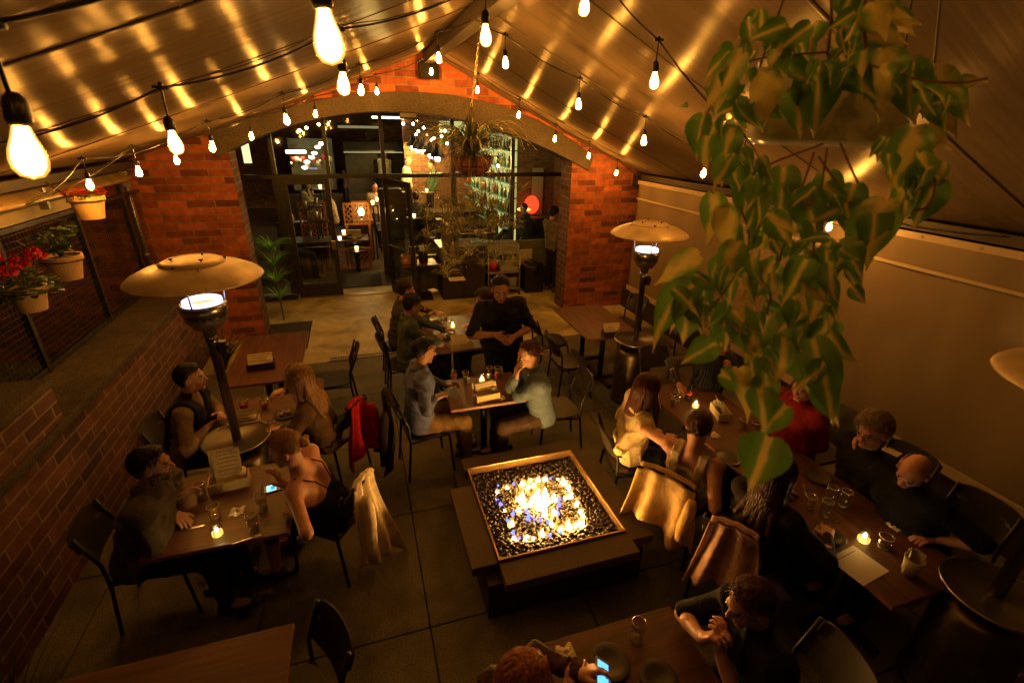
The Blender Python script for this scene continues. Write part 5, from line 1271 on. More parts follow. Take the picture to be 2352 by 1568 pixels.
def textobj(body, size, loc, rot, m_, parent, name='lettering', align='CENTER'):
    cu_ = bpy.data.curves.new(name, 'FONT'); cu_.body = body; cu_.size = size; cu_.align_x = align; cu_.extrude = .0004
    tmp = bpy.data.objects.new(name, cu_); C.objects.link(tmp)
    dg = bpy.context.evaluated_depsgraph_get(); me = bpy.data.meshes.new_from_object(tmp.evaluated_get(dg))
    bpy.data.objects.remove(tmp); me.name = name; me.materials.clear(); me.materials.append(m_)
    o = bpy.data.objects.new(name, me); C.objects.link(o); o.parent = parent
    o.matrix_local = Matrix.Translation(Vector(loc)) @ rot
    return o
def caddy(label, p, rz=0, tall=False, front=None, z=.7505, title=None, w=.24, cards=2):
    """box for menus and cutlery; long side along local x, cards lean back"""
    t = empty('menu_caddy', (p[0], p[1], z), label, 'menu caddy', 'menu caddies on the tables', rz=rz)
    fm = front or M_boxt; L = dict(local=True)
    b = MB(); b.box((0, -.055, .040), (w, .008, .078)); b.box((0, .055, .040), (w, .008, .078)); b.box((-w/2+.004, 0, .040), (.008, .102, .078)); b.box((w/2-.004, 0, .040), (.008, .102, .078)); b.box((0, 0, .005), (w-.018, .1, .008))
    b.build('box', [fm], t, local=True, bevel=.002)
    for k in range(cards):
        hh_ = .15 if not tall else .26; ww = w*.9 if not tall else .17
        R_ = Matrix.Rotation(-.42+.08*k, 3, 'X'); off = Vector((-.02*k if not tall else (.01-.03*k), -.018+.03*k, .045))
        b = MB(); b.grid(lambda u, v: off+R_ @ Vector(((u-.5)*ww, .008*math.sin(u*3+k), v*hh_-.02)), 8, 4); cd = b.build('card', [M_card if k else M_card], t, local=True, solid=.0012)
        b = MB()
        for q in range(6 if tall else 3):
            zz = hh_*.80-q*(hh_*.11) if tall else hh_*.75-q*.03
            b.grid(lambda u, v: off+R_ @ Vector(((u-.5)*ww*.78*(1-.2*(q % 2)), .008*math.sin(((u-.5)*.78+.5)*3+k)-.0022, zz-.0035*v)), 6, 1)
        b.build('print', [M_ink], cd, local=True)
        if title and k == 0:
            textobj(title, .020, off+R_ @ Vector((0, -.004, hh_*.86)), (Matrix.Rotation(-.42, 4, 'X') @ Matrix.Rotation(PI/2, 4, 'X')), mat('ink_red', (.22, .05, .02), .8), t)
    b = MB()
    for k in range(5): x = -w*.38+k*.012; b.tube([(x, .02, .03), (x+.01*k-.02, .04, .15+.01*(k % 3))], .0025, 5)
    b.build('cutlery', [M_steel], t, local=True, smooth=True)
    b = MB(); b.lathe([(0, 0), (.030, 0), (.036, .10), (.0, .10)], (w/2-.05, .02, .01), 12); b.build('napkin_roll', [mat('napkin', (.70, .60, .44), .8)], t, local=True, smooth=True)
    return t
def sheet(label, c, w, d, rz, z=.7512, m_=None, lines=5, grp=None):
    t = empty('menu_sheet', (c[0], c[1], z), label, 'paper', grp, rz=rz)
    b = MB(); b.box((0, 0, .0006), (w, d, .0012)); b.build('sheet', [m_ or M_paper], t, local=True)
    b = MB()
    for k in range(lines): b.box((0, d*.35-k*d*.7/max(1, lines-1), .0016), (w*.7*(1-.25*(k % 2)), .004, .0006))
    if lines: b.build('print', [M_ink], t, local=True)
    return t
def plate(label, p, r=.11, m_=None, food=False, z=.7505):
    p = Vector((p[0], p[1], z)); t = empty('plate', p, label, 'plate', 'dark plates on the tables')
    MB().lathe([(0, .002), (r*.6, .002), (r*.95, .014), (r, .018), (r*.97, .020), (r*.62, .008), (0, .007)], p, 32).build('dish', [m_ or mat('dark_plate', (.045, .038, .032), .3, var=.2)], t, smooth=True)
    if food:
        b = MB()
        for k in range(14): b.ico(p+Vector((random.uniform(-r*.4, r*.4), random.uniform(-r*.4, r*.4), .014+random.uniform(0, .015))), random.uniform(.01, .022), 1, jit=.2)
        b.build('food', [mat('food', (.40, .24, .09), .6, var=.5, scale=40)], t, smooth=True)
    return t
# left foreground table
caddy('menu caddy with a tall printed card on the left foreground table', G(528, 1108, .78), rz=.12, tall=True, title='BAR SNACKS', w=.26)
candle('candle in a tall jar on the left foreground table', G(499, 1222, .78))
tumbler('short glass of iced amber drink behind the candle on the left table', G(492, 1175, .79), fill=(D_amber, .6), hgt=.09, r=.038)
tumbler('empty water glass in the middle of the left foreground table', G(583, 1212, .76), hgt=.12)
tumbler('glass with a pale drink and blue straw beside the phone', G(603, 1165, .77), fill=(D_lemon, .3), straw=mat('blue_straw', (.05, .3, .6), .4))
tumbler('water glass by the hand of the man in the blazer', G(462, 1135, .78), fill=(D_water, .2))
p = G(634, 1118, .76); t = empty('phone', (p.x, p.y, .753), 'white phone with a bright cyan screen lying on the left table', 'phone', rz=.18)
MB().box((0, 0, .005), (.155, .078, .009)).build('case', [mat('white_plastic', (.6, .5, .4), .35)], t, local=True, bevel=.003)
b = MB(); b.box((-.03, 0, .0102), (.062, .066, .0012)); b.box((.048, 0, .0102), (.028, .066, .0012)); sc_ = b.build('screen', [emis('screen_cyan', (.35, .9, 1.0), 1.1)], t, local=True)
MB().box((-.02, 0, .0112), (.03, .04, .001)).build('screen_image', [emis('screen_blue', (.05, .45, .6), .8)], t, local=True)
# second left table
tumbler('round glass of red drink with a slice on the far left table', G(561, 935, .77), fill=(D_red, .6), r=.042, hgt=.10)
tumbler('glass of red drink with a pale straw on the far left table', G(608, 932, .77), fill=(D_red, .5), r=.04, hgt=.11, straw=mat('pale_straw', (.55, .5, .4), .5))
caddy('menu caddy behind the heater pole on the far left table', G(562, 975, .78), rz=.05, cards=1)
plate('dark plate of food with cutlery beside the long haired woman', G(655, 950, .76), food=True, r=.10)
plate('small dark plate with crumpled napkins on the far left table', G(640, 985, .76), food=True, r=.07)
tumbler('empty water glass at the edge of the far left table', G(625, 985, .78), hgt=.11)
# empty left table
caddy('dark menu caddy on the empty left table', G(600, 838, .79), rz=.06, front=M_boxd, cards=1, w=.27)
# centre table
caddy('golden lit menu caddy on the small central table', G(1118, 908, .79), rz=.09, w=.235, cards=2)
sheet('printed paper sheet on the central table by the man in blue', G(1064, 895), .13, .19, .12)
sheet('second printed sheet at the right end of the central table', G(1166, 885), .12, .18, -.15)
candle('candle in a jar behind the caddy on the central table', G(1107, 872, .78))
tumbler('tall water glass left of the central candle', G(1070, 872, .78), fill=(D_water, .5))
tumbler('water glass right of the central candle', G(1124, 862, .78), fill=(D_water, .35))
tumbler('glass of dark red wine at the back of the central table', G(1143, 862, .78), fill=(D_red, .5), r=.04)
t = empty('wine_glass', G(1043, 893, .7505), 'stemmed wine glass held by the man in the blue shirt', 'glass')
MB().lathe([(0, .001), (.034, .002), (.006, .008), (.004, .09), (.028, .12), (.036, .16), (.030, .20), (.028, .20), (.034, .16), (.026, .122), (0, .095)], G(1043, 893, .7505), 20).build('bowl', [M_gthin], t, smooth=True)
MB().lathe([(0, .1), (.026, .122), (.034, .15), (0, .15)], G(1043, 893, .7505), 18).build('drink', [mat('rose_wine', (.4, .12, .06), .1)], t, smooth=True)
# back centre table
caddy('plain tan menu caddy on the table behind the waitress', G(1060, 792, .79), rz=.0, w=.27, cards=1)
sheet('white sheet with a pen on the table behind the waitress', G(1052, 733), .28, .24, -.04, lines=1)
candle('glowing candle on the table behind the waitress', G(1040, 748, .78))
tumbler('pair of clear glasses nearest the far people', G(1012, 742, .78)); tumbler('clear glass beside the far candle', G(1022, 757, .78))
plate('plate of food on the table behind the waitress', G(1035, 772, .76), food=True, r=.1)
sheet('small sheet under the arm of the person in teal denim', G(1000, 765), .12, .16, .4, lines=2)
# empty right table
caddy('dark caddy with cutlery on the right empty table beside the heater', G(1405, 765, .79), rz=-.1, front=M_boxd, w=.24, cards=1)
# long right table
candle('candle in a jar at the far end of the long table', G(1598, 930, .78))
tumbler('patterned glass of water nearest the smiling woman', G(1545, 925, .78), fill=(D_water, .7), r=.034)
tumbler('small clear glass beside the patterned glass', G(1556, 912, .78), hgt=.10)
p = G(1580, 918, .7505); t = empty('bottle', p, 'dark glass bottle with a red label at the far end of the long table', 'bottle')
MB().lathe([(0, 0), (.03, 0), (.032, .02), (.03, .11), (.022, .145), (.012, .17), (.012, .215), (0, .215)], p, 20).build('glass_body', [mat('bottle_dark', (.02, .025, .012), .08, spec=.8)], t, smooth=True)
MB().lathe([(.0305, .10), (.0322, .10), (.0322, .065), (.0305, .065)], p, 20).build('label', [mat('red_label', (.5, .02, .02), .5)], t, smooth=True)
caddy('menu caddy with cutlery between the two groups at the long table', G(1655, 945, .79), rz=1.25, w=.22, cards=1)
plate('dark round plate before the woman in the white top', G(1670, 1050, .76)); plate('dark plate beside the older woman', G(1880, 1095, .76), r=.1)
plate('small dark plate next to the white sheet on the long table', G(1912, 1232, .76), r=.08)
tumbler('short dark glass in the middle of the long table', G(1706, 978, .77), hgt=.09); tumbler('short glass beside the red shirted person', G(1733, 985, .77), hgt=.09)
tumbler('clear glass left of the group of three on the long table', G(1893, 1178, .77)); tumbler('clear glass in the middle of the three on the long table', G(1905, 1145, .77)); tumbler('clear glass right of the three on the long table', G(1937, 1155, .77))
tumbler('glass with a little amber drink near the brown haired woman', G(1858, 1160, .77), fill=(D_amber, .25), hgt=.1)
candle('brightest candle on the near half of the long table', G(1984, 1236, .78), r=.038, hgt=.085)
tumbler('short tumbler beside the brightest candle', G(2030, 1250, .77), hgt=.085, r=.042)
q_ = [G(1901, 1281, .7512), G(1960, 1251, .7512), G(2042, 1311, .7512), G(1984, 1347, .7512)]; sheet('large pale menu sheet at the near end of the long table', sum(q_, Vector((0, 0, 0)))/4, (q_[1]-q_[0]).length, (q_[2]-q_[1]).length, math.atan2(q_[1].y-q_[0].y, q_[1].x-q_[0].x), lines=1)
sheet('folded pale sheet near the elbow of the older man', G(1988, 1192), .17, .12, .25, lines=1)
p = G(2085, 1318, .7505); t = empty('napkin_cup', p, 'pale paper napkins standing in a cup at the near end of the long table', 'napkins')
MB().lathe([(0, 0), (.034, 0), (.052, .13), (.049, .13), (.03, .006), (0, .006)], p, 14).build('cup', [M_paper], t, smooth=True)
b = MB()
for k in range(3): a = k*1.1; b.grid(lambda u, v: p+Vector((.03*math.cos(a)+(u-.5)*.06*math.sin(a), .03*math.sin(a)-(u-.5)*.06*math.cos(a), .02+.15*v)), 3, 3)
b.build('napkin', [mat('napkin', (.70, .60, .44), .8)], t, solid=.002)
for k, (u, v, a) in enumerate([(1880, 1215, .5), (1868, 1222, .45), (1905, 1205, .1)]):
    p = G(u, v, .753); t = empty('fork', p, ['silver fork left of the dark plate on the long table', 'silver knife lying beside the fork on the long table', 'silver spoon crossing the fork on the long table'][k], 'cutlery', rz=a)
    b = MB(); b.box((0, 0, 0), (.13, .008, .002)); b.box((.075, 0, 0), (.04, .018 if k != 1 else .012, .002)); b.build('handle', [M_steel], t, local=True, bevel=.0008)
# bottom table
tumbler('clear glass standing on the bottom table', G(1463, 1462, .77), hgt=.13)
plate('round dark plate in the middle of the bottom table', G(1400, 1520, .76), r=.10); plate('second dark plate half cut by the bottom edge', G(1512, 1556, .76), r=.09)
rn_ = random.Random(41)
for (u, v, lab) in [(545, 1175, 'crumpled napkin on the left foreground table, beside the iced amber drink'), (600, 1010, 'crumpled napkin at the near edge of the far left table'), (1150, 915, 'crumpled napkin on the right side of the central table'), (1010, 795, 'crumpled napkin on the table behind the waitress'), (1800, 1110, 'crumpled napkin by the amber glass on the long table'), (1640, 1000, 'crumpled napkin near the woman in the white top'), (2060, 1210, 'crumpled napkin by the hand of the older man'), (1300, 1500, 'crumpled napkin on the bottom table')]:
    p = G(u, v, .752); t = empty('crumpled_napkin', p, lab, 'napkin'); b = MB(); a_, c_ = rn_.uniform(20, 45), rn_.uniform(0, 6)
    b.grid(lambda x, y: p+Vector(((x-.5)*.09, (y-.5)*.08+.01*math.sin(x*9), .004+.018*abs(math.sin(x*7+c_)*math.cos(y*8+c_))*math.sin(PI*x)*math.sin(PI*y)*1.6)), 12, 12); b.build('napkin', [mat('napkin', (.70, .60, .44), .8)], t, smooth=True, solid=.0015)
for (u, v, a, lab) in [(560, 1240, .2, 'fork on the left foreground table, near the empty water glass'), (430, 1215, .1, 'knife on the left foreground table by the hands of the bearded man'), (1090, 930, .1, 'fork at the near edge of the small central table'), (1740, 1010, 1.2, 'fork in front of the red shirted person'), (1850, 1130, .9, 'knife beside the dark plate of the older woman'), (1345, 1535, .4, 'fork on the bottom table left of the dark plate'), (690, 965, .6, 'fork beside the plate of food on the far left table'), (1010, 770, .3, 'fork on the table behind the waitress')]:
    p = G(u, v, .754); t = empty('fork' if 'fork' in lab else 'knife', p, lab, 'cutlery', rz=a); b = MB(); b.box((0, 0, 0), (.13, .008, .002)); b.box((.078, 0, 0), (.04, .020 if 'fork' in lab else .013, .002)); b.build('handle', [M_steel], t, local=True, bevel=.0008)
# ---------------------------------------------------------------- jackets hung on chairs
def jacket(label, top, out, wdir, hgt, w0, w1, m_, seed=0, folds=5, sleeve=(1,), skew=0, name='jacket', collar=True):
    """top: point on the chair back; out: unit vector away from sitter; wdir: along the backrest"""
    r_ = random.Random(seed); ph = r_.uniform(0, 6); top = Vector(top); out = Vector(out).normalized(); wd = Vector(wdir).normalized()
    t = empty(name, (top.x, top.y, 0), label, name, None)
    def fn(u, v):
        q = u-.5; w = w0+(w1-w0)*v**1.2
        fold = (.006+.045*v)*math.sin(u*folds*2*PI*.5+ph+v*1.2)+.012*(.3+v)*math.sin(u*23+v*3)
        bulge = .012+.07*v+.02*math.sin(v*5+ph)
        drop = v*hgt*(1-.10*math.cos(q*PI))+.03*math.sin(u*9+ph)*v+skew*q*v
        sh = -.035*(abs(q)*2)**2*(1-v)
        return top+wd*(q*w)+out*(bulge+fold)+Vector((0, 0, sh+.02-drop))
    b = MB(); b.grid(fn, 44, 30); b.build('back_panel', [m_], t, smooth=True, solid=.008)
    b = MB()
    # the part folded over the backrest to its inner side
    b.grid(lambda u, v: top+wd*((u-.5)*w0*.95)+out*(.012-.05*v+.004*math.sin(u*20))+Vector((0, 0, .025-.028*(abs(u-.5)*2)**2+.02*math.sin(PI*v)-.06*max(0, v-.6))), 20, 8); b.build('collar', [m_], t, smooth=True, solid=.010)
    if sleeve:
        for s in sleeve:
            a = top+wd*(s*w0*.45)+out*.05+Vector((0, 0, -.05)); pts = [a+out*(.05*k/6+.02)+wd*(s*(.03*k/6*(w1-w0)/.1*.6+.02*math.sin(k/1.6+ph)))+Vector((0, 0, -hgt*.66*k/6)) for k in range(7)]
            b = MB(); b.tube(pts, [.028, .044, .046, .043, .044, .040, .034], 12); b.build('sleeve', [m_], t, smooth=True)
    return t
def on_chair(label, ch, hgt, w0, w1, m_, seed, dx=0, **k):
    rz = ch.rotation_euler[2]; R_ = Matrix.Rotation(rz, 3, 'Z'); top = Vector(ch.location)+R_ @ Vector((dx, -.338, .858))
    return jacket(label, top, R_ @ Vector((0, -1, 0)), R_ @ Vector((1, 0, 0)), hgt, w0, w1, m_, seed, **k)
on_chair('bright red jacket hanging over the chair of the long haired woman', c_red, .56, .22, .50, cloth('red_jacket', (.42, .010, .010)), 3, collar=False, sleeve=(1,))
on_chair('cream coat hanging over the chair of the bare backed woman', c_cream, .76, .24, .48, cloth('cream_coat', (.76, .62, .42)), 5, skew=.25, collar=False, sleeve=(-1,))
on_chair('light jacket glowing orange in the firelight over the chair of the woman in white', c_tan, .50, .44, .56, cloth('tan_jacket', (.64, .42, .18)), 8, skew=.1, sleeve=(1,))
on_chair('dusty pink cloth hanging over the next chair of the long table', c_pink, .46, .30, .44, cloth('pink_cloth', (.60, .37, .31)), 9, sleeve=(), skew=-.2, name='cloth')
on_chair('dark coat hanging behind the man in the blue shirt', c_blue, .74, .36, .48, cloth('dark_coat', (.022, .014, .012)), 11, name='coat')
# ---------------------------------------------------------------- service corner by the glass
st = empty('service_table', (1.3, 9.35, 0), 'small dark service table with a wooden cutlery box beside the open door', 'table')
a = G(925, 600, .9)
def box_px(u0, v0, u1, v1, y): A_ = Yp(u0, v0, y); B_ = Yp(u1, v1, y); return A_, B_
A_ = Yp(925, 606, 9.15); B_ = Yp(1005, 612, 9.15); tz = (A_.z+B_.z)/2
MB().box2((A_.x, 9.12, tz-.03), (B_.x, 9.72, tz)).build('tabletop', [M_wx], st, bevel=.004)
MB().box2(((A_.x+B_.x)/2-.03, 9.4, .03), ((A_.x+B_.x)/2+.03, 9.46, tz-.032)).build('column', [M_black], st)
MB().box2((A_.x+.1, 9.2, .0), (B_.x-.1, 9.66, .03)).build('base', [M_black], st)
for k, x in enumerate((A_.x+.07, A_.x+.22)):
    t = empty('wooden_box', (x, 9.3, tz), ['left small wooden box on the service table', 'right small wooden box on the service table'][k], 'box')
    b = MB(); b.box((x, 9.24, tz+.09), (.13, .012, .16)); b.box((x, 9.42, tz+.09), (.13, .012, .16)); b.box((x-.06, 9.33, tz+.09), (.012, .17, .16)); b.box((x+.06, 9.33, tz+.09), (.012, .17, .16)); b.box((x, 9.33, tz+.015), (.10, .16, .012)); b.build('box', [mat('box_wood', (.34, .13, .05), .5, var=.3, scale=20)], t, bevel=.003)
    MB().box((x, 9.2325, tz+.09), (.05, .003, .05)).build('sticker', [mat('paper', (.6, .5, .35), .7)], t)
t = empty('napkin_jar', (A_.x+.42, 9.4, tz), 'black jar stuffed with white napkins on the service table', 'jar')
MB().lathe([(0, 0), (.085, 0), (.09, .02), (.09, .2), (.08, .22), (0, .22)], (A_.x+.42, 9.4, tz+.001), 24).build('jar', [M_black], t, smooth=True)
b = MB(); 
for k in range(6): b.box((A_.x+.37+.02*k, 9.4, tz+.26), (.012, .12, .11), M=Matrix.Rotation(.1*k-.2, 3, 'Y'))
b.build('napkin', [mat('white_paper', (.75, .72, .62), .8)], t)
# cabinet with dispenser
cab = empty('cabinet', (1.9, 9.5, 0), 'black service cabinet with two small knobs under the hanging plant', 'cabinet')
A2_ = Yp(1010, 545, 9.12); B2_ = Yp(1115, 545, 9.12); ct = 1.02
MB().box2((A2_.x+.02, 9.14, .0), (B2_.x, 9.85, ct)).build('carcass', [mat('cabinet_black', (.022, .018, .014), .45, var=.3)], cab, bevel=.005)
MB().box2((A2_.x-.01, 9.11, ct+.002), (B2_.x+.03, 9.86, ct+.04)).build('worktop', [M_dsteel], cab, bevel=.004)
for s in (-1, 1):
    x = (A2_.x+B2_.x)/2+s*(B2_.x-A2_.x)/4
    MB().box((x, 9.125, .48), ((B2_.x-A2_.x)/2-.05, .02, .85)).build('door', [mat('cabinet_black', (.022, .018, .014), .45)], cab, bevel=.004)
    MB().lathe([(0, 0), (.012, 0), (.016, .02), (0, .03)], ((A2_.x+B2_.x)/2+s*.05, 9.115, .66), 10, M=Matrix.Rotation(PI/2, 3, 'X')).build('knob', [M_steel], cab, smooth=True)
p = Vector((A2_.x+.25, 9.5, ct+.042)); t = empty('water_dispenser', p, 'shiny steel water dispenser half hidden by the spider plant', 'dispenser')
MB().lathe([(0, 0), (.15, 0), (.16, .03), (.16, .42), (.15, .44), (.10, .50), (.03, .53), (0, .53)], p, 32).build('tank', [M_steel], t, smooth=True)
MB().box(p+Vector((0, -.18, .08)), (.03, .06, .03)).build('tap', [M_black], t, bevel=.005)
for k, dx in enumerate((.62, .98)):
    p = Vector((A2_.x+dx, 9.5, ct+.043)); t = empty('clear_bin', p, ['left clear plastic bin on the black cabinet', 'right clear plastic bin on the black cabinet'][k], 'bin')
    b = MB(); b.box(p+Vector((0, -.16, .1)), (.32, .006, .2)); b.box(p+Vector((0, .16, .1)), (.32, .006, .2)); b.box(p+Vector((-.16, 0, .1)), (.006, .31, .2)); b.box(p+Vector((.16, 0, .1)), (.006, .31, .2)); b.box(p+Vector((0, 0, .004)), (.3, .3, .006)); b.build('tub', [M_gthin], t)
    b = MB(); b.tube([p+Vector(q) for q in ((-.165, -.165, .2), (.165, -.165, .2), (.165, .165, .2), (-.165, .165, .2), (-.165, -.165, .2))], .008, 6); b.build('rim', [M_steel], t)
    MB().ico(p+Vector((.13, -.14, .23)), .035, 2).build('scoop', [mat('white_plastic', (.6, .5, .4), .35)], t, smooth=True)
# grey half wall panel behind the small table
t = empty('grey_panel', (1.4, 9.7, 0), 'grey green low panel under the service table', 'panel')
MB().box2((gx[3]+.15, 9.72, .0), (A2_.x+.01, 9.80, .78)).build('panel', [mat('grey_green', (.13, .13, .085), .6, var=.2)], t)
t = empty('grey_panel', (3.2, 9.75, 0), 'grey green low panel behind the bin and the standing man', 'panel')
MB().box2((B2_.x+.02, 9.72, .0), (5.2, 9.80, .98)).build('panel', [mat('grey_green', (.13, .13, .085), .6, var=.2)], t)
# trolley
A3 = Yp(1120, 585, 9.1); B3 = Yp(1196, 585, 9.1)
tr = empty('trolley', ((A3.x+B3.x)/2, 9.4, 0), 'grey three shelf trolley with a rack of glasses on top', 'trolley')
x0_, x1_ = A3.x, B3.x; y0_, y1_ = 9.08, 9.66
for z in (.14, .48, .86):
    MB().box2((x0_, y0_, z), (x1_, y1_, z+.025)).build('shelf', [M_galv], tr, bevel=.004)
for x in (x0_+.015, x1_-.015):
    for y in (y0_+.015, y1_-.015):
        MB().tube([(x, y, .08), (x, y, .88)], .014, 8).build('post', [M_galv], tr, smooth=True)
        MB().lathe([(0, -.014), (.036, -.014), (.036, .014), (0, .014)], (x, y, .037), 14, M=Matrix.Rotation(PI/2, 3, 'Y')).build('wheel', [M_black], tr, smooth=True)
t = empty('glass_rack', ((x0_+x1_)/2, 9.36, .89), 'grey lattice dish rack on top of the trolley', 'rack')
b = MB(); cx_, zr = (x0_+x1_)/2, .887; w_ = (x1_-x0_)*.92
for z in np.arange(0, .16, .035):
    for (a_, c_) in (((-w_/2, -.24), (w_/2, -.24)), ((-w_/2, .24), (w_/2, .24)), ((-w_/2, -.24), (-w_/2, .24)), ((w_/2, -.24), (w_/2, .24))):
        b.bar((cx_+a_[0], 9.36+a_[1], zr+.01+z), (cx_+c_[0], 9.36+c_[1], zr+.01+z), .012, .012)
for k in range(9):
    q = -w_/2+w_*k/8; b.bar((cx_+q, 9.12, zr+.12), (cx_+q, 9.60, zr+.12), .008, .008)
    q = -.24+.48*k/8; b.bar((cx_-w_/2, 9.36+q, zr+.128), (cx_+w_/2, 9.36+q, zr+.128), .008, .006)
    for s in (-.24, .24): b.box((cx_-w_/2+w_*k/8, 9.36+s, zr+.075), (.01, .014, .14))
b.build('lattice', [mat('rack_grey', (.30, .30, .27), .45)], t)
t = empty('tub', (x1_-.22, 9.35, .51), 'grey plastic tub on the middle shelf of the trolley', 'tub'); MB().prism([(x1_-.40, .507), (x1_-.05, .507), (x1_-.03, .70), (x1_-.42, .70)], 'y', 9.13, 9.6).build('tub', [mat('rack_grey', (.30, .30, .27), .45)], t, bevel=.006)
MB().box2((x1_-.44, 9.11, .702), (x1_-.01, 9.62, .718)).build('rim', [mat('rim_white', (.55, .52, .42), .4)], t, bevel=.003)
t = empty('red_bucket', (x0_+.16, 9.3, .51), 'red bucket on the middle shelf of the trolley', 'bucket'); MB().lathe([(0, 0), (.09, 0), (.11, .2), (.1, .2), (.085, .01), (0, .01)], (x0_+.16, 9.3, .507), 20).build('bucket', [mat('red_plastic', (.5, .02, .015), .4)], t, smooth=True)
t = empty('tub', (x1_-.3, 9.35, .17), 'grey plastic tub on the lowest shelf of the trolley', 'tub'); MB().prism([(x0_+.1, .168), (x1_-.08, .168), (x1_-.05, .36), (x0_+.07, .36)], 'y', 9.13, 9.6).build('tub', [mat('tub_grey', (.22, .22, .18), .45)], t, bevel=.006)
# bin
p = G(1222, 668, 0); t = empty('bin', (p.x, 9.35, 0), 'black waste bin with a bag between the trolley and the standing man', 'bin')
MB().prism([(p.x-.19, .0), (p.x+.19, .0), (p.x+.22, .55), (p.x-.22, .55)], 'y', 9.14, 9.56).build('bucket', [M_black], t, bevel=.01)
b = MB(); b.grid(lambda u, v: Vector((p.x+(.235+.012*math.sin(u*40))*math.cos(u*2*PI)*(1.0), 9.35+(.235+.012*math.cos(u*33))*math.sin(u*2*PI), .57-.12*v+.01*math.sin(u*50))), 48, 3); b.build('bag', [mat('bag_plastic', (.015, .014, .013), .18)], t, smooth=True, solid=.003)
MB().box((p.x-.06, 9.66, .70), (.34, .04, .22)).build('tray', [mat('rim_white', (.55, .52, .42), .4)], t, bevel=.01)
# till of the standing man
p = Yp(1308, 500, 8.9); t = empty('till', (4.15, 8.95, 0), 'dark till stand behind the right brick pier', 'till')
MB().box2((3.98, 8.75, 0), (4.5, 9.2, 1.05)).build('stand', [M_black], t, bevel=.01)
MB().box((4.0, 8.9, 1.32), (.06, .42, .32), M=Matrix.Rotation(-.35, 3, 'Y')).build('monitor', [M_black], t, bevel=.01)
# drain, doormat
t = empty('drain_grate', (-.2, 6.86, 0), 'narrow slotted drain grate in the floor', 'drain')
b = MB(); 
for k in range(34): b.box((-.60+k*.0245, 6.87, .004), (.012, .10, .006))
b.box((-.2, 6.815, .004), (.84, .012, .007)); b.box((-.2, 6.925, .004), (.84, .012, .007)); b.build('grate', [M_dsteel], t)
a, c = G(608, 752), G(718, 738); d_ = G(718, 800)
t = empty('doormat', ((a.x+c.x)/2, 7.4, 0), 'dark grey mat lying behind the empty left table', 'mat'); MB().box2((a.x-.2, d_.y, .003), (c.x, c.y, .014)).build('mat', [mat('rubber', (.035, .033, .03), .8)], t, bevel=.003)
a, c = G(700, 640), G(882, 655); t = empty('doormat', (0, 10.9, 0), 'black mat inside the open doorway', 'mat'); MB().box2((-1.0, 10.45, .003), (.35, 11.6, .014)).build('mat', [mat('rubber', (.035, .033, .03), .8)], t)
# ---------------------------------------------------------------- plants
def leaf_mat(name, c0, c1, rough=.38, trans=.15):
    M = mat(name, c0, rough, var=.35, scale=18, spec=.5)
    p = M.node_tree.nodes['Principled BSDF']; p.inputs['Subsurface Weight'].default_value = 0
    return M
M_pot = mat('pot_cream', (.55, .36, .16), .6, var=.12, scale=10, bump=.15)
M_gleaf = leaf_mat('geranium_leaf', (.06, .12, .02), 0); M_red = mat('geranium_red', (.65, .012, .02), .5, var=.3, scale=40); M_pink = mat('flower_pink', (.75, .03, .04), .5, var=.3, scale=40)
def flat_leaf(b, c, d, n, L, w, mi=0, curl=.15):
    d = Vector(d).normalized(); n = Vector(n); n = (n-d*n.dot(d)).normalized(); s = d.cross(n)
    prof = [(0, .05), (.25, .8), (.5, 1), (.75, .7), (1, .02)]
    vs = []
    for t_, ww in prof:
        m_ = c+d*(L*t_)-n*(curl*L*t_*t_)
        vs += [m_-s*(w*ww), m_+n*(.0), m_+s*(w*ww)]
    fs = []
    for i in range(4):
        a = i*3; fs += [(a, a+1, a+4, a+3), (a+1, a+2, a+5, a+4)]
    b.add(vs, fs, mi)
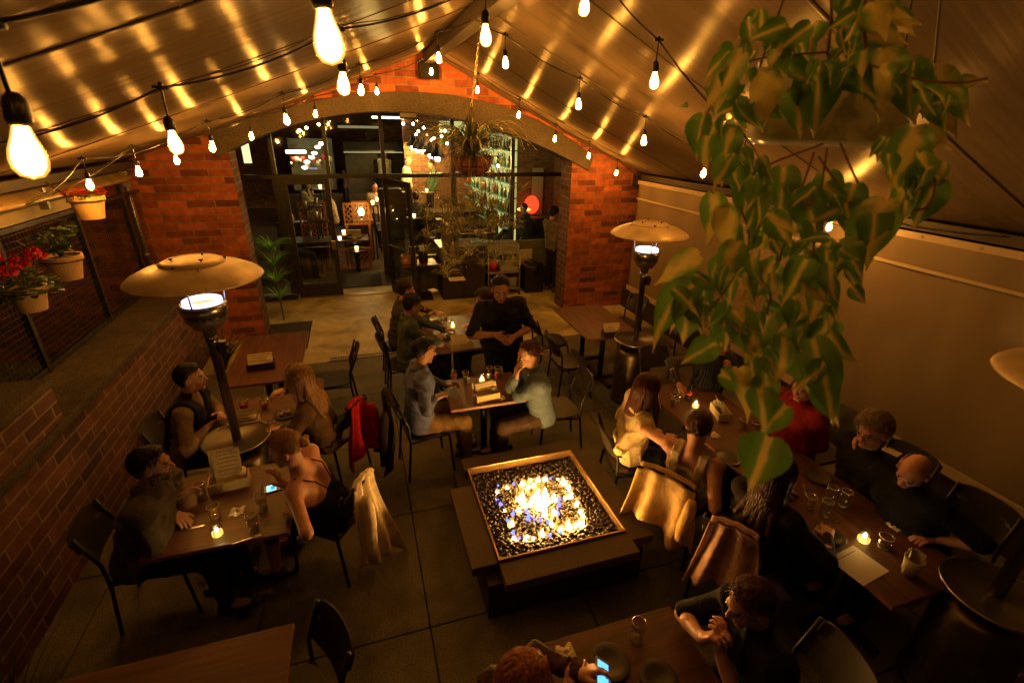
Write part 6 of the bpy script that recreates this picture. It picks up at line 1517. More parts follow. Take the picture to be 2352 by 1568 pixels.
def flower_pot(label, c, r, hgt, kind, seed):
    rr = random.Random(seed); c = Vector(c); t = empty('flower_pot', c, label, 'flower pot', 'pots hanging on the fence')
    MB().lathe([(0, 0), (r*.68, 0), (r*.93, hgt*.80), (r*1.0, hgt*.80), (r*1.02, hgt*.84), (r*1.02, hgt), (r*.92, hgt), (r*.88, hgt*.86), (0, hgt*.86)], c, 32).build('pot', [M_pot], t, smooth=False, bevel=0)
    MB().lathe([(0, 0), (r*.9, 0), (0, .02)], c+Vector((0, 0, hgt*.86)), 16).build('soil', [mat('soil', (.03, .02, .012), .95)], t)
    b = MB(); b.tube([c+Vector((-r*.9, 0, hgt*.9)), c+Vector((-r-.12, 0, hgt+.12))], .008, 6); b.lathe([(r*1.03, hgt*.78), (r*1.06, hgt*.78), (r*1.06, hgt*.83), (r*1.03, hgt*.83)], c, 24); b.build('hanger', [M_dsteel], t)
    top = c+Vector((0, 0, hgt*.9)); b = MB(); fb = MB(); sb = MB()
    if kind == 'geranium':
        for k in range(240):
            a = rr.uniform(0, 2*PI); q = rr.random()**.5; p = top+Vector((math.cos(a)*q*r*1.5, math.sin(a)*q*r*1.5, rr.uniform(.0, .17)*(1.4-q)-.04*q))
            flat_leaf(b, p, (math.cos(a), math.sin(a), rr.uniform(-.3, .5)), (0, 0, 1), rr.uniform(.03, .055), rr.uniform(.018, .03))
        heads = [(rr.uniform(-1.3, 1.3), rr.uniform(-1.3, 1.3), rr.uniform(.10, .30)) for _ in range(7)]
        for (x, y, z) in heads:
            p = top+Vector((x*r, y*r, z)); sb.tube([top, top+Vector((x*r*.6, y*r*.6, z*.6)), p], .003, 5)
            for k in range(46):
                v = Vector((rr.gauss(0, 1), rr.gauss(0, 1), rr.gauss(0, 1))).normalized()
                flat_leaf(fb, p+v*rr.uniform(.012, .034), v+Vector((rr.uniform(-.4, .4),)*3), (v.y, -v.x, .3), .022, .011)
    elif kind == 'small':
        for k in range(230):
            a = rr.uniform(0, 2*PI); q = rr.random()**.5; p = top+Vector((math.cos(a)*q*r*1.15, math.sin(a)*q*r*1.15, rr.uniform(.0, .12)*(1.3-q)))
            flat_leaf(b, p, (math.cos(a), math.sin(a), rr.uniform(-.2, .8)), (0, 0, 1), rr.uniform(.02, .035), .009)
            if k % 2 == 0:
                v = Vector((rr.gauss(0, 1), rr.gauss(0, 1), 1)).normalized()
                for m_ in range(5): flat_leaf(fb, p+Vector((0, 0, .03)), (math.cos(m_*1.26), math.sin(m_*1.26), .3), (0, 0, 1), .024, .013)
    else:
        for k in range(9):
            a = k*.7+.3; L = rr.uniform(.14, .26); e = top+Vector((math.cos(a)*L*.5, math.sin(a)*L*.6, L*.9)); sb.tube([top, top.lerp(e, .6)+Vector((0, 0, .03)), e], .005, 5)
            for m_ in range(16):
                q = rr.uniform(.3, 1.05); p = top.lerp(e, q)
                flat_leaf(b, p, (rr.uniform(-1, 1), rr.uniform(-1, 1), rr.uniform(-.4, .6)), (rr.uniform(-.4, .4), rr.uniform(-.4, .4), 1), rr.uniform(.045, .085), rr.uniform(.012, .024))
    b.build('foliage', [M_gleaf], t, recalc=False, smooth=True)
    if fb.v: fb.build('blossom', [M_red if kind == 'geranium' else M_pink], t, recalc=False, kind='stuff')
    if sb.v: sb.build('stem', [mat('stem_green', (.07, .1, .03), .6)], t, smooth=True)
PX = -2.30
a = Xp(213, 502, PX); flower_pot('topmost cream pot with tiny pink flowers hanging on the fence', a, .135, .20, 'small', 1)
a = Xp(160, 640, PX+.05); flower_pot('cream pot with ragged green stems and no flowers on the fence', a, .128, .19, 'ragged', 2)
a = Xp(78, 712, PX+.1); flower_pot('lowest cream pot with big red geraniums on the fence', a, .112, .17, 'geranium', 3)
# blades
def blades(b, c, n, L, w, rr, up=.9, droop=1.0, mi=0, a0=0, a1=2*PI, seg=9, stripe=None):
    for k in range(n):
        a = rr.uniform(a0, a1); l_ = L*rr.uniform(.55, 1.15); u0 = up*rr.uniform(.4, 1.15); h_ = Vector((math.cos(a), math.sin(a), 0)); s = Vector((-h_.y, h_.x, 0)); vs = []
        p = Vector(c)+Vector((rr.uniform(-.02, .02), rr.uniform(-.02, .02), 0)); ang = math.atan2(u0, .6)
        tw = rr.uniform(-.5, .5)
        for i in range(seg+1):
            q = i/seg; ww = w*(1-q**2.2)*(.6+.4*min(1, q*5)); sd = (s+Vector((0, 0, tw*q))).normalized()
            vs += [p-sd*ww, p+Vector((0, 0, -ww*.35)), p+sd*ww]
            p = p+(h_*math.cos(ang)+Vector((0, 0, math.sin(ang))))*(l_/seg); ang -= droop*rr.uniform(.7, 1.3)*2.6/seg*(.5+q)
            ang = max(ang, -1.5)
        fs = []
        for i in range(seg): a_ = i*3; fs += [(a_, a_+1, a_+4, a_+3), (a_+1, a_+2, a_+5, a_+4)]
        b.add(vs, fs, rr.choice(stripe) if stripe else mi)
# hanging spider plant
M_sp1 = leaf_mat('spider_green', (.13, .15, .04), 0); M_sp2 = leaf_mat('spider_cream', (.36, .31, .13), 0)
SC = Yp(1085, 402, 4.7)
t = empty('spider_plant', SC, 'big spider plant in a terracotta brown basket hanging from a chain over the central tables', 'hanging plant')
MB().lathe([(0, -.0), (.09, .005), (.155, .05), (.185, .12), (.195, .17), (.185, .17), (.17, .12), (0, .12)], SC, 32).build('basket', [mat('basket', (.20, .055, .028), .8, var=.6, scale=14, bump=.8, bscale=30)], t, smooth=True)
b = MB()
for k in range(8): a = k*PI/4; b.tube([SC+Vector((r*math.cos(a), r*math.sin(a), z)) for r, z in ((.04, -.004), (.10, .003), (.162, .05), (.192, .12), (.200, .17))], .0035, 5)
b.tube([SC+Vector((.2*math.cos(a), .2*math.sin(a), .17)) for a in np.linspace(0, 2*PI, 25)], .005, 6, cap=False); b.tube([SC+Vector((.175*math.cos(a), .175*math.sin(a), .08)) for a in np.linspace(0, 2*PI, 25)], .004, 6, cap=False); b.build('wire_frame', [M_black], t)
rr = random.Random(21); b = MB(); blades(b, SC+Vector((0, 0, .15)), 170, .78, .0085, rr, up=1.4, droop=1.0, stripe=[0, 0, 1], seg=11); blades(b, SC+Vector((0, 0, .15)), 60, .45, .008, rr, up=.5, droop=.9, stripe=[0, 1], seg=10)
b.build('foliage', [M_sp1, M_sp2], t, recalc=False, smooth=True)
hook = Vector((RX-.02, 4.7, RZ-.18)); chp = Yp(1083, 60, 4.7)
b = MB(); z = SC.z+.58; ct_ = Vector((SC.x, SC.y, z)); top_ = hook; N = int((top_-ct_).length/.032)
for k in range(N):
    c_ = ct_.lerp(top_, (k+.5)/N); M = Matrix.Rotation(PI/2*(k % 2), 3, 'Z')
    b.tube([c_+M @ Vector((.009*math.cos(q), 0, .021*math.sin(q))) for q in np.linspace(0, 2*PI, 11)], .0026, 5, cap=False)
b.build('chain', [M_steel], t, smooth=True)
b = MB()
for k in range(3): a = k*2*PI/3+.5; b.tube([ct_, SC+Vector((.195*math.cos(a), .195*math.sin(a), .17))], .003, 5)
b.build('hanger_wire', [M_black], t)
# plantlets dangling on runners
b = MB(); sb = MB()
for k in range(38):
    a = rr.uniform(0, 2*PI); R_ = rr.uniform(.10, .50); Ld = rr.uniform(.15, .95)
    p0 = SC+Vector((0, 0, .15)); p1 = SC+Vector((R_*.7*math.cos(a), R_*.7*math.sin(a), .18)); p2 = SC+Vector((R_*math.cos(a), R_*math.sin(a), -.1)); p3 = SC+Vector((R_*1.05*math.cos(a), R_*1.05*math.sin(a), -Ld))
    sb.tube([p0, p1, p2, p3], .0022, 4)
    blades(b, p3, 22, .22, .0055, rr, up=1.0, droop=.8, stripe=[0, 0, 1], seg=6)
    if Ld > .5: blades(b, p2.lerp(p3, .5), 14, .16, .005, rr, up=.8, droop=.8, stripe=[0, 0, 1], seg=6)
b.build('plantlet_tangle', [M_sp1, M_sp2], t, recalc=False, smooth=True, kind='stuff'); sb.build('runner', [mat('runner', (.2, .16, .06), .6)], t)
# green blades behind the left pier, dry grasses in the dark corner
p = Vector((-1.44, 8.75, .0)); t = empty('pot_plant', p, 'bright green spiky plant peeking out from behind the left brick pier', 'plant')
rr = random.Random(5); b = MB()
for z, n_ in ((1.25, 40), (1.0, 26), (.7, 26), (.4, 22)): blades(b, p+Vector((0, 0, z)), n_, .42, .012, rr, up=.9, droop=.5)
b.build('foliage', [mat('lush_green', (.16, .55, .05), .4)], t, recalc=False, smooth=True); MB().tube([p, p+Vector((0, 0, 1.3))], .015, 6).build('stem', [mat('stem_green', (.07, .1, .03), .6)], t)
for k, (x, y, L, lab) in enumerate([(-2.0, 2.1, .75, 'clump of dry dark grass in the bottom left corner by the wall'), (-1.95, 1.55, .8, 'second clump of dry grass, closest to the bottom left corner'), (-2.05, 5.0, .6, 'dark leafy plant in the corner behind the man in the vest'), (-2.0, 6.9, .7, 'dark drooping plant at the foot of the left brick pier')]):
    t = empty('grass_clump', (x, y, 0), lab, 'plant'); rr = random.Random(30+k); b = MB()
    blades(b, (x, y, .02), 90, L, .005 if k < 2 else .012, rr, up=2.4, droop=.45, stripe=[0, 1]); b.build('foliage', [mat('dry_grass', (.10, .075, .03), .7), mat('dark_grass', (.035, .045, .015), .7)], t, recalc=False)
# ---------------------------------------------------------------- foreground trailing philodendron in a pale planter
def philo_mat():
    M = bpy.data.materials.new('variegated_leaf'); M.use_nodes = True; n = M.node_tree.nodes; l = M.node_tree.links; p = n['Principled BSDF']
    uv = n.new('ShaderNodeUVMap'); uv.uv_map = 'UVMap'; sx = n.new('ShaderNodeSeparateXYZ'); l.new(uv.outputs[0], sx.inputs[0])
    nz = n.new('ShaderNodeTexNoise'); nz.inputs['Scale'].default_value = 22; nz.inputs['Detail'].default_value = 4; tc = n.new('ShaderNodeTexCoord'); l.new(tc.outputs['Object'], nz.inputs['Vector'])
    a = n.new('ShaderNodeMath'); a.operation = 'MULTIPLY_ADD'; a.inputs[1].default_value = .42; l.new(nz.outputs['Fac'], a.inputs[0]); l.new(sx.outputs[0], a.inputs[2])
    cr = n.new('ShaderNodeValToRGB'); e = cr.color_ramp.elements; e[0].position = .27; e[0].color = (.86, .72, .24, 1); e[1].position = .40; e[1].color = (.20, .40, .07, 1)
    x = cr.color_ramp.elements.new(.85); x.color = (.12, .28, .045, 1)
    l.new(a.outputs[0], cr.inputs[0]); l.new(cr.outputs[0], p.inputs['Base Color']); p.inputs['Roughness'].default_value = .33; p.inputs['Specular IOR Level'].default_value = .5
    # light shines through thin leaves
    tr = n.new('ShaderNodeBsdfTranslucent'); l.new(cr.outputs[0], tr.inputs[0]); mx = n.new('ShaderNodeMixShader'); mx.inputs[0].default_value = .3
    o = n['Material Output']; l.new(p.outputs[0], mx.inputs[1]); l.new(tr.outputs[0], mx.inputs[2]); l.new(mx.outputs[0], o.inputs[0])
    return M
M_phi = philo_mat()
PO = Dp(1880, 330, 1.16)
ph_ = empty('trailing_plant', PO, 'large variegated trailing plant with heart shaped leaves hanging close to the camera', 'hanging plant')
LV, LF, LU = [], [], []
def heart(base, tip, nrm, wid, stripe, bend=.25, fold=.15):
    base = Vector(base); tip = Vector(tip); d = tip-base; L = d.length; d.normalize(); n = Vector(nrm); n = (n-d*n.dot(d)).normalized(); s = d.cross(n)
    prof = [(-.10, .40), (-.02, .72), (.10, .93), (.22, 1.0), (.36, .96), (.50, .80), (.62, .58), (.74, .34), (.85, .16), (.94, .06), (1.0, .0)]
    cu_ = lr.uniform(-.25, .55); sw = lr.uniform(-.18, .18)
    b0 = len(LV)
    nu = 6
    for (t_, w_) in prof:
        for k in range(nu+1):
            q = k/nu*2-1
            tt = t_ if t_ > .05 else t_*(1-.0)+(.10)*(1-min(1, abs(q)*2.2))*(.5 if t_ < 0 else .3)
            c = base+d*(L*tt)+s*(q*w_*wid+sw*L*max(0, tt-.3)**2)+n*(-bend*L*(tt-.2)**2+fold*abs(q)*w_*wid-.12*wid*q*q-cu_*L*max(0, tt-.6)**2*1.6+.05*wid*math.sin(tt*14+q*3))
            LV.append(c); LU.append((min(1, abs(q+stripe[1])*w_/stripe[0]*.62), tt))
    for i in range(len(prof)-1):
        for k in range(nu):
            a = b0+i*(nu+1)+k; LF.append((a, a+1, a+nu+2, a+nu+1))
VB = MB()
lr = random.Random(77)
def view_n(p): return (Vector((0, 0, CAMH))-Vector(p)).normalized()
def pleaf(bu, bv, tu, tv, dist, wide=.36, stripe=1.0, off=0.0, jit=.35):
    a = Dp(bu, bv, dist); c = Dp(tu, tv, dist-.015+lr.uniform(-.02, .02)); n = view_n(a)+Vector((lr.uniform(-jit, jit), lr.uniform(-jit, jit), lr.uniform(-jit, jit)))
    heart(a, c, n, (c-a).length*wide*.9, (stripe, off), bend=lr.uniform(-.2, .8), fold=lr.uniform(.1, .7))
# leaves one can tell apart in the photo (base -> tip)
spec = [(1765, 1010, 1722, 1130, .86, .50, .55), (1745, 900, 1760, 990, .90, .40, .6), (1800, 935, 1735, 1005, .92, .34, 1.0), (1870, 790, 1925, 975, .93, .26, .7), (1880, 890, 1930, 980, .92, .34, .5), (1760, 730, 1700, 830, .95, .36, 1.0), (1640, 790, 1560, 835, .95, .42, .8), (1660, 860, 1745, 905, .95, .36, 1.2), (1590, 690, 1560, 790, .97, .44, .6), (1590, 655, 1470, 775, .97, .28, .8), (1600, 590, 1500, 650, .99, .34, 2.4), (1700, 720, 1750, 850, .96, .30, 1.6), (1800, 780, 1790, 880, .94, .32, 1.4), (1840, 720, 1750, 790, .96, .36, .9), (1900, 640, 1860, 750, .98, .34, .9), (1930, 560, 1990, 640, 1.0, .42, .5), (1960, 660, 1990, 700, 1.0, .40, .8), (1850, 600, 1800, 700, .98, .34, .9), (1780, 610, 1700, 700, .98, .34, 1.2), (1690, 560, 1650, 660, 1.0, .34, 2.0), (1660, 480, 1680, 590, 1.02, .30, 3.0), (1640, 450, 1640, 560, 1.02, .34, 1.4), (1700, 350, 1720, 420, 1.05, .34, 2.6), (1680, 300, 1640, 430, 1.05, .30, 1.0), (1615, 270, 1590, 370, 1.06, .36, .5), (1580, 240, 1565, 245, 1.06, .3, .8), (1760, 175, 1755, 300, 1.05, .34, 6.0), (1790, 110, 1790, 190, 1.06, .38, 5.0), (1700, 130, 1610, 260, 1.05, .25, 2.4), (1860, 60, 1790, 110, 1.04, .34, .8), (1800, 60, 1720, 90, 1.06, .36, .6), (1880, 160, 1875, 310, 1.10, .42, .4), (1830, 210, 1840, 320, 1.09, .36, .8), (1950, 140, 1990, 230, 1.12, .42, .6), (2030, 120, 2030, 270, 1.13, .38, 1.6), (2090, 150, 2090, 300, 1.15, .34, .7), (2150, 170, 2180, 330, 1.16, .30, 4.0), (2130, 290, 2170, 350, 1.15, .4, 2.8), (2100, 300, 2050, 460, 1.10, .32, 1.6), (2150, 420, 2090, 530, 1.08, .4, .5), (2120, 380, 2090, 470, 1.1, .4, .4), (2030, 470, 1940, 640, 1.02, .32, 2.2), (2010, 480, 2000, 610, 1.02, .3, .6), (1960, 430, 1930, 550, 1.04, .36, .6), (1900, 400, 1900, 500, 1.06, .36, .9), (1800, 390, 1790, 500, 1.05, .40, .7), (1730, 410, 1700, 520, 1.03, .40, .5), (1850, 440, 1880, 560, 1.02, .36, 1.0), (1770, 500, 1830, 570, 1.0, .36, .9), (1900, 760, 1960, 850, .96, .28, 1.6), (1830, 810, 1880, 920, .95, .3, 1.4), (1760, 860, 1750, 960, .93, .34, 1.2), (1700, 850, 1730, 960, .94, .30, 2.6), (1960, 30, 1900, 70, 1.05, .4, .5), (2010, 10, 2040, 90, 1.06, .36, 3.0), (1940, -20, 1960, 60, 1.06, .4, .7), (2200, 190, 2260, 185, 1.17, .3, 3.0), (1990, 60, 2080, 110, 1.1, .35, 2.0)]
for q in spec: pleaf(*q)
fill = [(1760, 100, 55), (1700, 170, 60), (1830, 140, 60), (1900, 120, 55), (1970, 140, 60), (2040, 170, 60), (2100, 200, 55), (2150, 250, 50), (1660, 240, 50), (1650, 320, 50), (1730, 260, 55), (1690, 400, 40), (1760, 430, 45), (1820, 470, 60), (1740, 540, 60), (1800, 570, 60), (1880, 590, 60), (1700, 620, 60), (1640, 640, 55), (1760, 660, 60), (1850, 680, 60), (1920, 620, 50), (1600, 700, 45), (1800, 740, 50), (1880, 780, 50), (1660, 760, 35), (2130, 400, 40), (2060, 360, 35), (2090, 460, 35), (1920, 480, 40), (1980, 20, 45), (2030, 40, 40), (1560, 720, 30), (1740, 840, 35), (1880, 870, 35)]
for (u, v, r_) in fill:
    for k in range(9):
        a = lr.uniform(0, 2*PI); q = lr.random()**.6*r_; bu, bv = u+q*math.cos(a), v+q*math.sin(a)-30; dn = lr.gauss(0, .55); L = lr.uniform(44, 80)
        pleaf(bu, bv, bu+L*math.sin(dn), bv+L*math.cos(dn), lr.uniform(.98, 1.22)-(v-400)*.00018, lr.uniform(.24, .34), lr.choice([.35, .45, .6, .8, 1.0, 1.6, 2.6]), lr.choice([0, 0, .25, -.25, .5, -.5, .8, -.8]), .75)
me = bpy.data.meshes.new('foliage'); off = origin_of(ph_)
me.from_pydata([tuple(v-off) for v in LV], [], LF); uvl = me.uv_layers.new(name='UVMap')
idx = np.zeros(len(me.loops), np.int32); me.loops.foreach_get('vertex_index', idx); uvl.data.foreach_set('uv', np.array(LU, np.float32)[idx].ravel())
link_mesh('foliage', me, [M_phi], ph_, smooth=True)
M_vine = mat('vine', (.16, .06, .02), .6)
for pts, r_ in [([(1890, 330), (1700, 420), (1720, 560), (1640, 700), (1560, 760)], .0032), ([(1870, 350), (1800, 560), (1740, 800), (1700, 860), (1740, 930), (1770, 1012)], .0032), ([(1900, 340), (1870, 560), (1860, 800), (1800, 900), (1745, 915)], .003), ([(1930, 330), (2000, 460), (2120, 480), (2150, 420)], .0032), ([(1900, 120), (1700, 150), (1620, 270), (1600, 330)], .003), ([(1940, 130), (2100, 180), (2200, 190), (2270, 180)], .003), ([(1900, 130), (1910, 30), (1905, -80)], .004), ([(1990, 140), (1985, 20), (2000, -90)], .004), ([(1880, 360), (1990, 540), (1900, 640)], .003)]:
    b = MB(); P_ = [Dp(u, v, 1.08-max(0, v-300)*.00022) for u, v in pts]
    sm_ = []
    for i in range(len(P_)-1):
        p0, p1, p2, p3 = P_[max(0, i-1)], P_[i], P_[i+1], P_[min(len(P_)-1, i+2)]
        for k in range(6):
            q = k/6; sm_.append(.5*((2*p1)+(p2-p0)*q+(2*p0-5*p1+4*p2-p3)*q*q+(3*p1-p0-3*p2+p3)*q**3))
    sm_.append(P_[-1]); b.tube(sm_, r_*.62, 6); b.build('vine', [M_vine], ph_, smooth=True)
# planter: pale glossy tapering box; axis seen from above
pc = Dp(1900, 215, 1.30)
t = empty('planter', pc, 'pale grey glossy planter pot hidden by the trailing leaves', 'planter')
b = MB()
R_ = Matrix.Rotation(math.radians(-40), 3, 'Z')
def ring(z, sx_, sy_):
    return [pc+R_ @ Vector((sx_*math.copysign(abs(math.cos(a))**.35, math.cos(a)), sy_*math.copysign(abs(math.sin(a))**.35, math.sin(a)), z)) for a in np.linspace(0, 2*PI, 33)[:-1]]
levels = [(.04, .152, .12), (.03, .152, .12), (-.03, .145, .112), (-.085, .138, .106), (-.10, .12, .09)]
vs = [p for L_ in levels for p in ring(*L_)]; fs = [(i*32+k, i*32+(k+1) % 32, (i+1)*32+(k+1) % 32, (i+1)*32+k) for i in range(4) for k in range(32)]; fs.append(tuple(4*32+k for k in range(32))); fs.append(tuple(range(31, -1, -1)))
b.add(vs, fs); b.build('pot', [mat('glossy_pot', (.80, .70, .60), .16, spec=.7, coat=.4)], t, smooth=True)
b = MB()
for s in ((1, 1), (-1, 1), (1, -1), (-1, -1)): b.tube([pc+R_ @ Vector((s[0]*.14, s[1]*.1, .04)), pc+Vector((0, 0, .85))], .0022, 4)
b.build('hanger_wire', [M_black], t)
# ---------------------------------------------------------------- the guests
N = np.array
def at_t(u, v, z): p = G(u, v, z); return (p.x, p.y, p.z)
def hd(u, v, z): p = G(u, v, z); return (p.x, p.y, p.z)
BK = (.012, .009, .008); BR1 = (.035, .016, .008); BR2 = (.08, .035, .014); BLO = (.24, .13, .05); GR = (.25, .2, .15)
# left foreground couple
person('bearded man in an olive blazer sitting with folded arms at the left foreground table', (-1.84, 2.98, .56), hd(348, 1068, 1.23), 0, 8, -6,
       R=dict(w=at_t(400, 1180, .80), e=(-.2, -1, -.3), d=(.75, -.75, -.15), n=(0, 0, -1), c=.45), L=dict(w=at_t(405, 1148, .82), e=(-.2, 1, -.4), d=(.7, .35, .25), n=(.2, -.6, -.4), c=.6),
       collar=True, top='olive', topcol=(.075, .058, .032), leg=(.012, .011, .012), hair=('quiff', BK), beard='full', skin='tan', infl=.022)
person('man in a dark vest over a tan sweater leaning on the far left table', (-1.80, 4.22, .56), hd(438, 868, 1.24), -3, 4, -2,
       R=dict(w=at_t(470, 985, .80), e=(-.2, -1, -.3), d=(.6, .7, .25), n=(.3, -.2, -.6), c=.7), L=dict(w=at_t(505, 950, .86), e=(-.3, 1, -.5), d=(.4, -.75, .25), n=(-.4, -.3, -.5), c=.8),
       top='tan_sweater', topcol=(.24, .17, .10), leg=(.015, .013, .015), hair=('quiff', BK), skin='fair', vest=(.014, .012, .014))
person('woman with long light brown hair in a brown sweater raising her hand', (-.40, 4.18, .56), hd(684, 872, 1.23), 163, 176, -8,
       R=dict(w=at_t(655, 895, 1.02), e=(.2, 1, -.5), d=(-.9, -.3, -.1), n=(.1, .1, -1), c=.7), L=dict(w=at_t(650, 985, .82), e=(0, -1, -.3), d=(-1, .2, 0), c=.3),
       top='brown_knit', topcol=(.11, .062, .030), leg=(.012, .010, .012), hair=('longback', BLO), skin='fair', fat=.92)
person('blonde woman with a low bun and a bare back in a black dress', (-.36, 3.02, .56), hd(655, 1032, 1.22), 160, 178, -18,
       R=dict(w=at_t(648, 1112, .97), e=(.3, .9, -.6), d=(-.2, .05, .9), n=(-.8, 0, .2), c=.5), L=dict(w=at_t(690, 1185, .80), e=(.3, -1, -.2), d=(-.7, .7, .15), n=(0, 0, -1), c=.4),
       top='black_dress', topcol=(.008, .007, .008), leg=(.008, .007, .008), sleeve=0, bare=True, hair=('bun', (.36, .19, .07)), skin='pink', fat=.9, skirt=True, knees=None)
# centre couple
person('man in a blue shirt and khaki trousers sitting at the small central table', (.36, 4.08, .56), hd(975, 806, 1.25), 2, 8, -14,
       R=dict(w=at_t(1000, 915, .82), e=(-.3, -1, -.4), d=(.8, .4, .1), n=(.1, .2, -1), c=.6), L=dict(w=at_t(1025, 885, .80), e=(-.2, .9, -.5), d=(.9, -.1, .2), n=(.3, -.5, -.5), c=.8),
       collar=True, top='blue_shirt', topcol=(.11, .13, .28), leg=(.22, .13, .05), legname='khaki', hair=('quiff', BK), skin='tan', fat=1.08)
person('woman in a denim jacket resting her cheek on her hand at the small central table', (1.72, 3.98, .56), hd(1213, 814, 1.24), 178, 184, -10,
       R=dict(w=at_t(1185, 868, 1.04), e=(-.5, .2, -1), d=(.1, -.1, 1), n=(.9, .1, .1), c=.5), L=dict(w=at_t(1190, 850, 1.02), e=(-.2, -.6, -1), d=(.15, 0, 1), n=(.9, 0, 0), c=.6),
       collar=True, top='denim', topcol=(.10, .14, .19), leg=(.05, .03, .02), hair=('bun', (.09, .030, .012)), skin='fair', infl=.022, fat=.98)
# far centre table and waitress
person('person with short dark hair and glasses in a teal denim jacket reaching over the table', (.22, 5.58, .56), hd(948, 700, 1.27), 0, 5, -18,
       R=dict(w=at_t(1000, 775, .82), e=(-.2, -1, -.2), d=(1, .2, 0), n=(0, 0, -1), c=.5), L=dict(w=at_t(1020, 757, .84), e=(-.2, 1, -.2), d=(1, -.1, 0), n=(0, 0, -1), c=.7),
       collar=True, top='teal_denim', topcol=(.065, .085, .062), leg=(.014, .012, .012), hair=('full', BK), skin='tan', infl=.022, glasses=True)
person('person in a grey jacket sitting farthest along the far central table', (.22, 6.15, .56), hd(933, 665, 1.25), 0, 3, -10,
       R=dict(w=at_t(985, 722, .86), e=(-.2, -.6, -.8), d=(.9, .1, .3), n=(0, -.5, -.8), c=.7), L=dict(w=at_t(1000, 720, .80), e=(-.2, 1, -.3), d=(1, -.1, 0), c=.4),
       collar=True, top='grey_jacket', topcol=(.06, .05, .042), leg=(.014, .012, .012), hair=('full', BR1), skin='pink')
person('person with curly hair hidden behind the standing waitress', (1.68, 5.82, .56), hd(1112, 690, 1.20), 180, 182, -5,
       R=dict(w=at_t(1095, 717, .95), e=(.2, .9, -.5), d=(-1, .1, .2), n=(0, -.4, -.9), c=.4), L=dict(w=at_t(1090, 745, .80), e=(.2, -1, -.3), d=(-1, 0, 0), c=.4),
       top='dark_teal', topcol=(.03, .032, .028), leg=(.014, .012, .012), hair=('curly', BR1), skin='pink')
wp = N([1.42, 4.78]); whd = Yp(1150, 664, 4.70)
person('waitress in a black T-shirt standing between the central tables', (1.44, 4.92, .93), (whd.x, whd.y, whd.z), -98, -102, -20, stand=True,
       R=dict(w=tuple(Yp(1138, 768, 4.60)), e=(-1, .4, -.4), d=(.75, -.25, -.45), n=(0, .8, -.3), c=.6), L=dict(w=tuple(Yp(1182, 772, 4.60)), e=(1, .4, -.4), d=(-.75, -.25, -.45), n=(0, .8, -.3), c=.6),
       top='black_tee', topcol=(.010, .009, .009), sleeve=.5, leg=(.010, .009, .010), hair=('pony', BK), skin='brown', fat=1.15, infl=.02, scale=1.10)
# right long table
person('bald man in a striped shirt at the far end of the long table', (3.15, 4.10, .56), hd(1658, 785, 1.26), 268, 262, -12,
       R=dict(w=at_t(1560, 882, .84), e=(-.8, .3, -.4), d=(-.3, -.9, -.15), n=(0, 0, -1), c=.5), L=dict(w=at_t(1672, 858, 1.0), e=(.7, 0, -.8), d=(-.2, -.2, 1), n=(-.3, .5, 0), c=.8),
       collar=True, top='pinstripe', topcol=(.03, .03, .032), leg=(.015, .013, .015), hair=('bald', GR), skin='pink', stripes=(14, (.10, .095, .09), 'X'))
person('smiling woman with very long brown hair in a pale jacket at the long table', (2.10, 3.10, .56), hd(1487, 892, 1.22), -12, 12, -8,
       R=dict(w=at_t(1440, 985, .76), e=(-.7, -.7, -.2), d=(.7, -.6, -.3), n=(0, 0, -1), c=.6), L=dict(w=at_t(1490, 985, .76), e=(-.5, .9, -.3), d=(.6, -.6, 0), c=.6),
       collar=True, top='pale_jacket', topcol=(.66, .52, .30), leg=(.014, .016, .02), hair=('long', (.075, .022, .008)), skin='fair', fat=.9, infl=.022)
person('woman with tied up brown hair in a white sleeveless top seen from behind', (2.20, 2.42, .56), hd(1606, 982, 1.22), 32, 38, -16,
       R=dict(w=at_t(1632, 1075, .98), e=(.1, -1, -.6), d=(.2, .3, .9), n=(.2, .9, 0), c=.8), L=dict(w=at_t(1530, 1010, .84), e=(-.2, 1, -.1), d=(.8, .5, 0), n=(0, 0, -1), c=.5),
       top='white_top', topcol=(.60, .50, .33), sleeve=0, tank=True, leg=(.05, .05, .055), hair=('bun', (.085, .03, .012), .04), skin='pink', fat=.88)
person('woman with long straight brown hair seen from behind at the long table', (2.36, 1.86, .56), hd(1788, 1090, 1.20), 15, 20, -10,
       R=dict(w=(2.68, 1.62, .78), e=(-.2, -1, -.4), c=.5), L=dict(w=(2.72, 2.05, .80), e=(-.2, 1, -.4), c=.5),
       top='dark_brown_top', topcol=(.022, .014, .012), leg=(.012, .012, .014), hair=('longback', (.055, .020, .010)), skin='fair', fat=.92)
person('person with short grey hair in a dark red shirt by the curtain', (3.74, 2.74, .56), hd(1846, 886, 1.30), 182, 195, -14,
       R=dict(w=(3.42, 2.92, .78), e=(.2, 1, -.3), d=(-.8, -.5, 0), c=.5), L=dict(w=(3.38, 2.62, .78), e=(.4, -1, -.3), d=(-.9, .4, 0), c=.5),
       collar=True, top='dark_red', topcol=(.20, .008, .012), leg=(.012, .012, .014), hair=('full', GR), skin='pink', fat=1.12, infl=.02)
person('older woman with short wavy hair resting her chin on her hands', (3.70, 2.05, .56), hd(2003, 990, 1.24), 178, 186, -12,
       R=dict(w=at_t(1975, 1032, 1.02), e=(.2, .5, -1), d=(.1, -.5, .8), n=(.6, 0, .3), c=.8), L=dict(w=at_t(1962, 1045, .99), e=(.2, -.5, -1), d=(.1, .5, .8), n=(.6, 0, .3), c=.8),
       top='black_shawl', topcol=(.012, .010, .012), leg=(.012, .012, .014), hair=('curly', (.20, .13, .07)), skin='pink', fat=1.05, glasses=True)
